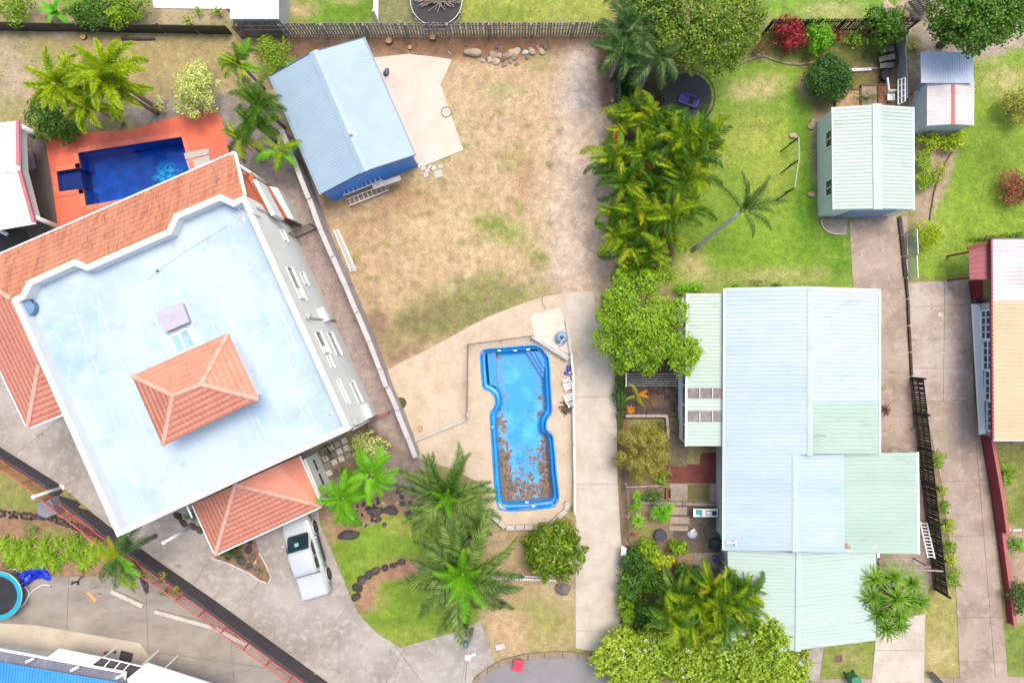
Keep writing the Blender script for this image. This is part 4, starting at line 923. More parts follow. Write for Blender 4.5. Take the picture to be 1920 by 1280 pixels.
# ================================================================== top-left white shed
wsd = T('top_white_shed', 'white shed with flat pale roof at the upper boundary fence', 'shed', W(478, 20))
mb = MB(); ribbed(mb, W(431,36,2.2), W(523,36,2.2), W(523,-60,2.6), W(431,-60,2.6), .5, .02, 'rib'); mb.build('roof_sheet', mat('pale_grey_roof', alb(222,232,238,.64), [(1, alb(210,222,230,.64), .45, .7)], .5), wsd)
p0, p1 = W(434,34,2.15), W(521,34,2.15); mb = MB(); mb.prism([tuple(p0[:2]), tuple(p1[:2]), (p1.x, p1.y+3), (p0.x, p0.y+3)], 0, 2.12); mb.build('wall', mat('shed_grey_wall', alb(196,202,200), [(2, alb(180,186,184), .5, .75)], .6), wsd)
mb = MB(); mb.prism([W(*p)[:2] for p in [(270,-60),(432,-60),(432,18),(290,16)]], -.1, .05); tag(mb.build('patio', mat('patio_white', alb(240,236,230,.66), rough=.8)), kind='structure')
# ================================================================== pools
def waterm(name, tint):
    m = bpy.data.materials.new(name); m.use_nodes = True; t = m.node_tree; t.nodes.clear()
    o = t.nodes.new('ShaderNodeOutputMaterial'); a = t.nodes.new('ShaderNodeBsdfTransparent'); a.inputs[0].default_value = (*tint, 1)
    g = t.nodes.new('ShaderNodeBsdfGlossy'); g.inputs['Roughness'].default_value = .03; f = t.nodes.new('ShaderNodeFresnel'); f.inputs[0].default_value = 1.33
    bn = t.nodes.new('ShaderNodeBump'); bn.inputs['Strength'].default_value = .15; t.links.new(pos_noise(t, 3, 3), bn.inputs['Height']); t.links.new(bn.outputs[0], g.inputs['Normal'])
    mx = t.nodes.new('ShaderNodeMixShader'); t.links.new(f.outputs[0], mx.inputs[0]); t.links.new(a.outputs[0], mx.inputs[1]); t.links.new(g.outputs[0], mx.inputs[2]); t.links.new(mx.outputs[0], o.inputs[0])
    return m
deck_out = ccw([tuple(W(*p)[:2]) for p in [(85,262),(150,250),(250,243),(330,219),(402,207),(416,222),(426,262),(434,330),(300,420),(112,445),(98,340)]])
lp = ccw([tuple(W(*p)[:2]) for p in POOL_L])
mb = MB(); mb.holed(deck_out, lp, .05, -.12); tag(mb.build('pool_deck', PAVER_R), kind='structure')
t = T('tiled_swimming_pool', 'deep blue tiled swimming pool set in red paving', 'pool', W(250, 320))
m, nt_, b_ = nodes_of('pool_blue_tile')
g = nt_.nodes.new('ShaderNodeNewGeometry'); vm = nt_.nodes.new('ShaderNodeVectorMath'); vm.operation = 'DISTANCE'; vm.inputs[1].default_value = (*W(292,322)[:2], -1.5); nt_.links.new(g.outputs['Position'], vm.inputs[0])
near = nt_.nodes.new('ShaderNodeMapRange'); near.inputs[1].default_value = 1.15; near.inputs[2].default_value = .5; nt_.links.new(vm.outputs['Value'], near.inputs[0])
ns_ = ramp(nt_, pos_noise(nt_, 2.6, 5, .7), .46, .52); mm = nt_.nodes.new('ShaderNodeMath'); mm.operation = 'MULTIPLY'; nt_.links.new(near.outputs[0], mm.inputs[0]); nt_.links.new(ns_, mm.inputs[1])
cb = mixc(nt_, ramp(nt_, pos_noise(nt_, 1.2, 4), .4, .7), (.003,.06,.30), (.006,.12,.48)); cb = mixc(nt_, mm.outputs[0], cb, (.03,.55,.70)); nt_.links.new(cb, b_.inputs['Base Color']); b_.inputs['Roughness'].default_value = .3
mb = MB(); n = len(lp)
for i in range(n):
    a, b = lp[i], lp[(i+1) % n]; mb.quad((*b, -1.5), (*a, -1.5), (*a, .03), (*b, .03))
mb.prism(lp, -1.55, -1.5); mb.build('basin', m, t)
WM = waterm('pool_water', (.55,.78,.95)); mb = MB(); mb.add([(p[0], p[1], -.10) for p in lp], [tuple(range(n))]); mb.build('water', WM, t)
mb = MB(); mb.prism([tuple(W(*p, -.35)[:2]) for p in [(109,324),(150,318),(155,352),(113,358)]], -1.5, -.35); mb.build('spa_ledge', mat('spa_tile', alb(74,82,150), [(6, alb(52,56,118), .45, .7)], .4), t)
for i, (pts, z) in enumerate([([(346,288),(392,279),(393,290),(349,300)], .05), ([(350,302),(393,292),(394,306),(356,320)], .02)]):
    MB().prism([tuple(W(*p)[:2]) for p in pts], -.3, z+.045).build('entry_step', mat('pale_step', alb(206,202,196), [(4, alb(186,180,172), .5, .75)], .8), t)
COP = mat('coping_paver', alb(240,134,106,.72), [(3, alb(228,120,94,.72), .5, .75)], .8, rand=.08)
for i in range(n):
    a, b = Vector((*lp[i], 0)), Vector((*lp[(i+1) % n], 0)); L = (b-a).length; d = (b-a)/L; nrm = Vector((d.y, -d.x, 0)); k = max(1, round(L/.40))
    for j in range(k):
        p = a+d*L*(j+.5)/k+nrm*.15; MB().box((p.x, p.y, .055), (L/k-.02, .30, .03), math.atan2(d.y, d.x)).build('coping_paver', COP, t)
for pts, z in (([(103,366),(147,358),(148,364),(104,372)], .1), ([(160,398),(210,388),(211,393),(152,404)], .1), ([(345,248),(350,247),(353,262),(348,264)], .08)):
    MB().prism([tuple(W(*p)[:2]) for p in pts], .0, z).build('raised_edge', PAVER_R, t)
# ---- empty fibreglass pool
t = T('empty_fibreglass_pool', 'drained bright blue fibreglass pool with brown sludge', 'pool', W(985, 800))
PB = ccw([tuple(W(*p)[:2]) for p in smooth_poly(POOL_B, 2)])
BLUEP, nt_, b_ = nodes_of('pool_gelcoat'); g = nt_.nodes.new('ShaderNodeNewGeometry'); sx = nt_.nodes.new('ShaderNodeSeparateXYZ'); nt_.links.new(g.outputs['Position'], sx.inputs[0])
base = mixc(nt_, ramp(nt_, pos_noise(nt_, .8, 5), .45, .68), (.006,.19,.50), (.01,.26,.58))
low = nt_.nodes.new('ShaderNodeMapRange'); low.inputs[1].default_value = -.85; low.inputs[2].default_value = -1.12; nt_.links.new(sx.outputs[2], low.inputs[0])
# sludge settled at the lower end and along the foot of the walls
y2 = nt_.nodes.new('ShaderNodeMapRange'); y2.inputs[1].default_value = -4.5; y2.inputs[2].default_value = -9.8; y2.inputs[3].default_value = -.07; y2.inputs[4].default_value = .19; nt_.links.new(sx.outputs[1], y2.inputs[0])
xc = nt_.nodes.new('ShaderNodeMath'); xc.operation = 'MULTIPLY_ADD'; xc.inputs[1].default_value = -.047; xc.inputs[2].default_value = .48; nt_.links.new(sx.outputs[1], xc.inputs[0])
dx = nt_.nodes.new('ShaderNodeMath'); dx.operation = 'SUBTRACT'; nt_.links.new(sx.outputs[0], dx.inputs[0]); nt_.links.new(xc.outputs[0], dx.inputs[1])
ab = nt_.nodes.new('ShaderNodeMath'); ab.operation = 'ABSOLUTE'; nt_.links.new(dx.outputs[0], ab.inputs[0])
ed_ = nt_.nodes.new('ShaderNodeMapRange'); ed_.inputs[1].default_value = .75; ed_.inputs[2].default_value = 1.15; ed_.inputs[3].default_value = 0; ed_.inputs[4].default_value = .15; nt_.links.new(ab.outputs[0], ed_.inputs[0])
nz = pos_noise(nt_, 1.5, 9, .70, dist=1.6); s1 = nt_.nodes.new('ShaderNodeMath'); nt_.links.new(nz, s1.inputs[0]); nt_.links.new(y2.outputs[0], s1.inputs[1]); s2 = nt_.nodes.new('ShaderNodeMath'); nt_.links.new(s1.outputs[0], s2.inputs[0]); nt_.links.new(ed_.outputs[0], s2.inputs[1])
sl_ = ramp(nt_, s2.outputs[0], .62, .66); s3 = nt_.nodes.new('ShaderNodeMath'); s3.operation = 'MULTIPLY'; nt_.links.new(sl_, s3.inputs[0]); nt_.links.new(low.outputs[0], s3.inputs[1])
sludge = mixc(nt_, ramp(nt_, pos_noise(nt_, 7, 8, .7), .38, .62), alb(172,146,122), alb(92,74,62))
flr = mixc(nt_, ramp(nt_, pos_noise(nt_, .55, 4, .5), .42, .62), (.008,.25,.57), (.06,.40,.68)); base = mixc(nt_, low.outputs[0], base, flr)
film = ramp(nt_, s2.outputs[0], .50, .64); f3 = nt_.nodes.new('ShaderNodeMath'); f3.operation = 'MULTIPLY'; nt_.links.new(film, f3.inputs[0]); nt_.links.new(low.outputs[0], f3.inputs[1]); f4 = nt_.nodes.new('ShaderNodeMath'); f4.operation = 'MULTIPLY'; f4.inputs[1].default_value = .45; nt_.links.new(f3.outputs[0], f4.inputs[0])
base = mixc(nt_, f4.outputs[0], base, alb(150,176,206)); base = mixc(nt_, s3.outputs[0], base, sludge)
nt_.links.new(base, b_.inputs['Base Color']); b_.inputs['Roughness'].default_value = .28; b_.inputs['Specular IOR Level'].default_value = .4
loops = [(-.06,.03),(-.07,.05),(0,.055),(.03,.03),(.06,-.34),(.09,-.38),(.22,-.40),(.25,-.46),(.33,-1.0),(.41,-1.14),(.52,-1.2)]
mb = MB(); N = len(PB)
for (d, z) in loops:
    P = offset_poly(PB, d); mb.v += [(p[0], p[1], z) for p in P]
for i in range(len(loops)-1):
    for k in range(N): a = i*N+k; b = i*N+(k+1) % N; mb.f.append((a, b, b+N, a+N))
mb.prism(offset_poly(PB, .50), -1.3, -1.196)
mb.build('shell', BLUEP, t, smooth=False)
for i, w_ in enumerate((1.35, 1.0, .65)):       # corner entry steps
    c0 = W(1026,655,-.3-.25*i); z = -.45-.22*(2-i)
    MB().prism([tuple((c0+Vector(v))[:2]) for v in ((-.3-w_*.8,-.08,0),(-.15,-.25,0),(-.06,-.5-w_*.9,0),(-.28,-.5-w_*.95,0))], -1.19, z).build('corner_step', BLUEP, t)
MB().prism([tuple(W(*p)[:2]) for p in [(913,664),(929,660),(931,726),(918,722)]], -1.19, -.52).build('bench_ledge', BLUEP, t)
for x, y in ((936,657),(966,657),(990,655),(922,800),(988,941)): MB().box(W(x, y, -.05), (.2,.08,.06)).build('fitting', WHITEP, t)
MB().box(W(989,962,.05), (.45,.28,.04), .05).build('skimmer_lid', mat('skimmer_cream', alb(246,214,160), rough=.6), t)
MB().box(W(1000,948,.06), (.2,.1,.05), .05).build('fitting', WHITEP, t)
deb = MB(); rg = random.Random(4)      # leaf litter lying in the lower end
for k in range(420):
    yy = rg.triangular(-9.7, -3, -9.6); xx = .48-.047*yy+rg.uniform(-1.1, 1.1)
    if abs(xx-(.48-.047*yy)) < .8 and yy > -7.4 and rg.random() < .8: continue
    a = rg.uniform(0, 6.28); s = rg.uniform(.02, .07); c_, s_ = math.cos(a)*s, math.sin(a)*s; z = -1.19+rg.uniform(.0, .03)
    deb.add([(xx-c_, yy-s_, z), (xx+s_*.4, yy-c_*.4, z+.01), (xx+c_, yy+s_, z+.015), (xx-s_*.4, yy+c_*.4, z)], [(0,1,2,3)])
o = deb.build('leaf_litter', mat('litter_brown', alb(118,92,72), island=.45, rough=.95), t); o['kind'] = 'stuff'
# pale block edging round the lower end of the pool surround
KB = mat('pale_block', alb(222,212,200), [(2, alb(200,188,174), .45, .7)], .85, rand=.06)
t = T('pool_edge_wall', 'pale concrete block edging round the lower end of the pool surround', 'edging', W(985, 985))
pth = [(906,940),(912,955),(948,989),(1018,988),(1030,984),(1062,956),(1064,940)]
for i in range(len(pth)-1):
    a, b = W(*pth[i], .25), W(*pth[i+1], .25); L = (b-a).length; k = max(1, round(L/.6))
    for j in range(k): MB().beam(a.lerp(b, j/k+.01)-Vector((0,0,.1)), a.lerp(b, (j+1)/k-.01)-Vector((0,0,.1)), .30, .3).build('block', KB, t, bevel=.015)
# ================================================================== walls and fences
GW = mat('grey_block_wall', alb(188,180,178), [(.8, alb(168,158,156), .45, .7), (6, alb(204,196,194), .55, .8)], .85, (20, .15))
t = T('concrete_boundary_wall', 'stepped grey concrete wall between gravel path and bare lot', 'wall', W(660, 560))
wp = [(548,262),(572,322),(597,385),(617,440),(638,488),(660,537),(681,588),(703,640),(722,690),(733,722),(752,765),(772,815),(785,850)]
hs = [2.0,2.0,1.9,1.9,1.8,1.8,1.7,1.7,1.6,1.3,1.5,1.4]
for i in range(len(wp)-1):
    a, b = W(*wp[i]), W(*wp[i+1]); mb = MB(); e = (b-a)*.006; wallstrip(mb, a+e, b-e, 0, hs[i], .24-.02*(i % 2)); pn_ = mb.build('wall_panel', GW, t)
    mb = MB(); wallstrip(mb, a+e, b-e, hs[i], hs[i]+.05, .30-.02*(i % 2)); mb.build('coping', mat('wall_coping', alb(214,208,204), [(4, alb(196,190,186), .5, .75)], .8), pn_)
def picket_fence(name, label, a, b, h, m, pw=.09, gap=.09, rails=(.35, 1.4), post=2.4, cat='fence', railm=None, pth=.025, side=1, jitter=.03, th=None, group=None):
    """a,b plan spots of the foot; each picket, rail and post its own mesh"""
    A, B = W(*a), W(*b); z0 = 0
    return picket3(name, label, A, B, h, m, pw, gap, rails, post, cat, railm, pth, side, jitter, group)
def picket3(name, label, A, B, h, m, pw, gap, rails, post, cat='fence', railm=None, pth=.025, side=1, jitter=.03, group=None):
    A, B = Vector(A), Vector(B); r = T(name, label, cat, (A+B)/2, group); L = (B-A).length; d = (B-A)/L; nrm = Vector((-d.y, d.x, 0))*side
    rz = math.atan2(d.y, d.x); n = int(L/(pw+gap)); me = MB().box((0,0,h/2), (pw, pth, h)).mesh('picket'); me.materials.append(m)
    for i in range(n):
        p = A+d*(i+.5)*L/n-(A+B)/2
        inst('picket', me, r, p+Vector((0,0,-.02)), (R0.uniform(-jitter, jitter)*.3, R0.uniform(-jitter, jitter), rz), (1, 1, 1+R0.uniform(-jitter, jitter)))
    for zr_ in rails: MB().beam(A+nrm*.045+Vector((0,0,zr_)), B+nrm*.045+Vector((0,0,zr_)), .045, .09).build('rail', railm or m, r)
    k = max(1, round(L/post))
    for i in range(k+1):
        p = A.lerp(B, i/k)+nrm*.11; MB().box(p+Vector((0,0,h/2)), (.1,.1,h+.04), rz).build('post', railm or m, r)
    return r
picket_fence('timber_fence', 'long weathered grey timber picket fence along the top of the bare lot', (464,68), (1146,66), 1.75, TIMB, .10, .075, (.3, .95, 1.5), 2.4, side=-1)
picket_fence('timber_fence', 'dark timber picket fence behind the red shrub', (1430,60), (1694,58), 1.7, TIMBD, .08, .07, (.35, 1.4), 2.4, side=-1)
A, B = W(459,72), W(452,42); picket3('timber_fence', 'short end panel of weathered pickets by the top white shed', A, B, 1.75, TIMB, .1, .09, (.3, 1.5), 1.0)
r = picket_fence('black_slat_fence', 'tall black slatted fence beside the brown neighbour driveway', (1705,708), (1750,1104), 1.5, TIMBD, .115, .03, (.25, .8, 1.35), 2.2, side=1, jitter=.02)
# black panel fence, upper left
t = T('black_panel_fence', 'low solid black panel fence across the upper left yard', 'fence', W(200, 60))
A, B = W(-70,56), W(437,64)
for i in range(8):
    a, b = A.lerp(B, i/8+.002), A.lerp(B, (i+1)/8-.002); mb = MB(); wallstrip(mb, a, b, 0, 1.1+.02*(i % 2), .05); mb.build('panel', BLACKM, t)
    MB().box(a+Vector((0,.04,.6)), (.07,.07,1.2)).build('post', BLACKM, t)
# white rail fence at the top
t = T('white_post_fence', 'white painted post and rail fence running up from the timber fence', 'fence', W(712, 25))
A, B = W(710,44), W(711,-40)
for z in (.3,.7,1.1,1.5): MB().beam(A+Vector((0,0,z)), B+Vector((0,0,z)), .05, .12).build('rail', WHITEW, t)
for i in range(3): MB().box(A.lerp(B, i/2)+Vector((0,0,.85)), (.1,.1,1.7)).build('post', WHITEW, t)
# grey metal side fence
FG = mat('charcoal_sheet_fence', alb(96,100,100), [(2, alb(78,82,82), .5, .75)], .6)
t = T('charcoal_sheet_fence', 'charcoal sheet metal fence between bare lot and palms', 'fence', W(1156, 130))
for i in range(5):
    a, b = W(1149+1.6*i, 68+26*i), W(1149+1.6*(i+1), 68+26*(i+1)); mb = MB(); e = (b-a)*.01; wallstrip(mb, a+e, b-e, 0, 1.5, .05); mb.build('panel', FG, t); MB().box(a+Vector((0,0,.78)), (.08,.08,1.56)).build('post', FG, t)
# grey panel fence by the mint shed, with lattice screen
GP_ = mat('pale_grey_sheet', alb(184,178,174), [(1.5, alb(164,158,154), .45, .7)], .7)
t = T('grey_panel_fence', 'pale grey panel fence behind the mint shed', 'fence', W(1688, 130))
fp = [(1676,70),(1678,100),(1680,130),(1681,160),(1682,196)]
for i in range(4): mb = MB(); a, b = W(*fp[i]), W(*fp[i+1]); wallstrip(mb, a, b, 0, 1.15 if i else 1.3, .06); mb.build('panel', GP_, t)
t = T('lattice_screen', 'white lattice screen with square openings leaning on the grey fence', 'screen', W(1690, 172))
LA, LB, LC, LD = W(1684,150,.95), W(1684,196,.95), W(1697,190,1.35), W(1697,146,1.35)
for i in range(3): MB().beam(LA.lerp(LD, i/2), LB.lerp(LC, i/2), .05, .05).build('stile', WHITEW, t)
for i in range(5): MB().beam(LA.lerp(LB, i/4), LD.lerp(LC, i/4), .04, .04).build('slat', WHITEW, t)
# wire panels near the neighbour driveway
def meshm(name, col, a):
    return mat(name, col, rough=.5, alpha=a)
t = T('wire_panel_fence', 'grey wire panel fence at the top of the neighbour driveway', 'fence', W(1704, 480))
WIREM = mat('galvanised_wire', alb(176,186,186), rough=.5)
for (ya_, yb_) in ((436,480),(484,524)):
    a, b = W(1699,ya_), W(1701,yb_); f = MB()
    for z in (.05,1.15): f.beam(a+Vector((0,0,z)), b+Vector((0,0,z)), .04, .04)
    for p in (a, b): f.beam(p, p+Vector((0,0,1.15)), .04, .04, (1,0,0))
    fr_ = f.build('frame', GALV, t); w_ = MB()
    for i in range(1, 19): p = a.lerp(b, i/19); w_.tube([p+Vector((0,0,.05)), p+Vector((0,0,1.15))], .008, 4, False)
    for i in range(1, 14): z = .05+1.1*i/14; w_.tube([a+Vector((0,0,z)), b+Vector((0,0,z))], .008, 4, False)
    w_.build('wire_mesh', WIREM, fr_)
# sleeper edge between the two driveways
t = T('sleeper_edge', 'rotting dark timber sleepers along the driveway boundary', 'edging', W(1696, 520))
sp_ = [(1686,405),(1690,440),(1694,480),(1698,520),(1702,560),(1704,610),(1707,660),(1709,705)]
for i in range(len(sp_)-1):
    a, b = W(*sp_[i], .1), W(*sp_[i+1], .1); MB().beam(a.lerp(b, .03), a.lerp(b, .97), .22 if i < 3 else .13, .2).build('sleeper', mat('rotten_sleeper', alb(92,78,68), [(4, alb(62,52,46), .45, .7), (9, alb(140,124,108), .58, .8)], .95, (8, .6)), t, bevel=.02)
# maroon boundary wall on the right
t = T('maroon_boundary_wall', 'maroon painted boundary wall along the brown neighbour driveway', 'wall', W(1865, 960))
MARW = mat('maroon_wall_paint', alb(158,58,68), [(1.2, alb(140,46,56), .45, .7), (7, alb(176,76,84), .6, .8)], .65)
mp = [(1840,816),(1852,880),(1862,940),(1869,992),(1878,1060),(1886,1120),(1891,1166)]
for i in range(len(mp)-1):
    a, b = W(*mp[i]), W(*mp[i+1]); mb = MB(); wallstrip(mb, a, b, 0, .95 if i < 3 else .55, .16); w_ = mb.build('wall_panel', MARW, t)
    mb = MB(); z = .95 if i < 3 else .55; wallstrip(mb, a, b, z, z+.04, .2); mb.build('coping', mat('maroon_coping', alb(196,100,104), rough=.6), w_)
t = T('garden_kerb_wall', 'low pale kerb between lawn and bare bed at the far side', 'edging', W(1900, 992))
for i in range(4): MB().beam(W(1876+20*i,993,.1), W(1894+20*i,992,.1), .16, .25).build('kerb_block', KB, t)
# charcoal retaining wall with salmon fence, lower left
RETM = mat('charcoal_render', alb(86,80,86), [(1, alb(74,68,74), .45, .7), (9, alb(100,94,98), .6, .8)], .8)
t = T('charcoal_retaining_wall', 'charcoal rendered retaining wall along the forecourt', 'wall', W(300, 1054))
rp = [(-90,776),(0,838),(109,906),(120,920),(203,985),(300,1054),(400,1123),(500,1196),(640,1297)]
rh_ = [.85,.9,.9,1.0,1.05,1.12,1.2,1.25]
for i in range(len(rp)-1):
    a, b = W(*rp[i]), W(*rp[i+1]); mb = MB(); d = (b-a).normalized(); o_ = Vector((d.y, -d.x, 0)); wallstrip(mb, a+o_*.1, b+o_*.1, 0, rh_[i], .2); mb.build('wall_panel', RETM, t)
SALM = mat('salmon_paint', alb(232,116,106), [(3, alb(216,98,90), .5, .75)], .5)
t = T('salmon_steel_fence', 'salmon pink steel paling fence stepping down the retaining wall', 'fence', W(300, 1050, TZ))
LINE = [W(*p) for p in rp]; tot = [0]
for i in range(len(LINE)-1): tot.append(tot[-1]+(LINE[i+1]-LINE[i]).length)
def along(s):
    for i in range(len(LINE)-1):
        if s <= tot[i+1]: return LINE[i].lerp(LINE[i+1], (s-tot[i])/(tot[i+1]-tot[i])), (LINE[i+1]-LINE[i]).normalized(), i
    return LINE[-1], (LINE[-1]-LINE[-2]).normalized(), len(LINE)-2
s = .3; pm = MB().box((0,0,.42), (.022,.022,.84)).mesh('paling'); pm.materials.append(SALM); k = 0; npal = 0
while s < tot[-1]-1.6:
    a, d, i = along(s); b, d2, i2 = along(s+1.62); o_ = Vector((d.y, -d.x, 0))*.16; zb = max(rh_[i], rh_[i2])+.06+.06*(k % 2)
    if not (8.6 < s < 9.4):
        pr = MB(); 
        for z in (zb, zb+.86): pr.beam(a+o_+Vector((0,0,z)), b+o_+Vector((0,0,z)), .05, .05)
        for p in (a, b): pr.beam(p+o_+Vector((0,0,zb-.06)), p+o_+Vector((0,0,zb+.9)), .05, .05, (1,0,0))
        pr_ = pr.build('panel_frame', SALM, t)
        for j in range(1, 13):
            p = a.lerp(b, j/13)+o_; inst('paling', pm, pr_, p+Vector((0,0,zb))-wloc(pr_), (0,0,math.atan2(d.y, d.x)))
    s += 1.66; k += 1
# pool fence (tubular) round the sandy surround
def rail_fence(name, label, pts, h, m, post=1.8, balus=.12, z0=0, cat='fence', railw=.045, top=True):
    t = T(name, label, cat, W(*pts[len(pts)//2], z0)); P = [W(*p) for p in pts]
    for i in range(len(P)-1):
        a, b = P[i]+Vector((0,0,z0)), P[i+1]+Vector((0,0,z0)); L = (b-a).length
        for z in (.08, h): MB().beam(a+Vector((0,0,z)), b+Vector((0,0,z)), railw, railw).build('rail', m, t)
        n = max(1, round(L/post))
        for j in range(n+(1 if i == len(P)-2 else 0)): MB().beam(a.lerp(b, j/n), a.lerp(b, j/n)+Vector((0,0,h+.04)), .06, .06, (1,0,0)).build('post', m, t)
        if balus:
            kk = int(L/balus); bl = MB()
            for j in range(1, kk): p = a.lerp(b, j/kk); bl.beam(p+Vector((0,0,.08)), p+Vector((0,0,h)), .016, .016, (1,0,0))
            bl.build('balusters', m, t)
    return t
TUBE = mat('grey_tube', alb(150,136,128), [(4, alb(124,108,100), .5, .75)], .6)
rail_fence('pool_fence', 'grey tubular fence round the left side of the empty pool', [(1000,629),(940,637),(878,645),(877,715),(876,782)], 1.0, TUBE)
t = T('pool_edge_beam', 'pale concrete strip from boundary wall to the pool fence', 'edging', W(825, 803))
MB().beam(W(776,826,.12), W(876,784,.12), .2, .2).build('beam', KB, t); MB().beam(W(876,784,.13), W(877,772,.13), .16, .2).build('beam_end', KB, t)
t = T('fallen_fence_panel', 'fallen pale fence panel lying across the pump slab', 'fence panel', W(1034, 650))
for k in range(3): MB().beam(W(1000-3*k,628+3*k,.10+.05*k), W(1068-3*k,671+3*k,.10+.05*k), .07, .05).build('rail', WHITEW if k < 2 else TUBE, t)
for k in range(12): a = W(1003+5.5*k, 630+3.5*k, .10); MB().beam(a, a+Vector((-.28,-.36,.02)), .02, .02).build('paling', TUBE, t)
t = T('white_pool_rail', 'long white rail and low kerb between pool surround and driveway', 'railing', W(1075, 800))
rr = [(1062,602),(1066,630),(1070,662),(1074,700),(1075,760),(1076,830),(1077,900),(1077,958)]
for i in range(len(rr)-1):
    a, b = W(*rr[i], .1), W(*rr[i+1], .1); MB().beam(a, b, .18, .24).build('kerb', KB, t)
    if i >= 2:
        for z in (.45, .95): MB().beam(a+Vector((-.03,0,z)), b+Vector((-.03,0,z)), .055, .06).build('rail', WHITEW, t)
        MB().beam(a+Vector((-.03,0,0)), a+Vector((-.03,0,1.0)), .06, .06, (1,0,0)).build('post', GALV, t)
# white picket fence below the pool
picket_fence('white_picket_fence', 'low white picket fence half hidden below the pool', (850,1076), (1046,1080), .95, WHITEW, .07, .08, (.25, .75), 2.0, side=1, jitter=.02)
# wire fence on the bank beside the driveway
t = T('chain_wire_fence', 'dark chain wire fence along the planted side of the middle driveway', 'fence', W(1172, 900))
CW = [(1163,830),(1168,900),(1172,960),(1174,1010)]; CWM = mat('chain_wire', alb(110,104,98), rough=.6)
for i in range(len(CW)-1):
    a, b = W(*CW[i]), W(*CW[i+1]); L = (b-a).length; pst = MB().tube([a, a+Vector((0,0,1.2))], .03, 6).build('post', GALV, t)
    w_ = MB(); n = int(L/.16)
    for j in range(n):
        p, q = a.lerp(b, j/n), a.lerp(b, min(1, (j+3)/n)); w_.tube([p+Vector((0,0,.05)), q+Vector((0,0,1.15))], .01, 3, False); w_.tube([q+Vector((0,0,.05)), p+Vector((0,0,1.15))], .01, 3, False)
    w_.tube([a+Vector((0,0,1.17)), b+Vector((0,0,1.17))], .02, 5); w_.build('wire_mesh', CWM, t)
t = T('white_sign_board', 'small blank white board on the wire fence beside the driveway', 'board', W(1170, 1035))
MB().prism([tuple(W(*p, .8)[:2]) for p in [(1166,1022),(1175,1028),(1173,1050),(1164,1048)]], .74, .8).build('sheet', WHITEP, t)
MB().tube([W(1169,1036,0), W(1169,1036,.75)], .03, 6).build('post', GALV, t)
# gates of the side path
def gate(name, label, a, b, h, m, n):
    A, B = W(*a), W(*b); t = T(name, label, 'gate', (A+B)/2)
    f = MB()
    for z in (.1, h): f.beam(A+Vector((0,0,z)), B+Vector((0,0,z)), .05, .05)
    for p in (A, B): f.beam(p, p+Vector((0,0,h+.05)), .06, .06, (1,0,0))
    f.build('frame', m, t)
    for i in range(1, n): p = A.lerp(B, i/n); MB().beam(p+Vector((0,0,.1)), p+Vector((0,0,h)), .025, .025, (1,0,0)).build('bar', m, t)
    return t
gate('black_side_gate', 'black barred side gate at the upper end of the gravel path', (556,446), (595,428), 1.6, BLACKM, 12)
gate('red_side_gate', 'red barred side gate at the lower end of the gravel path', (697,784), (731,772), .9, mat('red_gate', alb(206,70,60), rough=.5), 10)
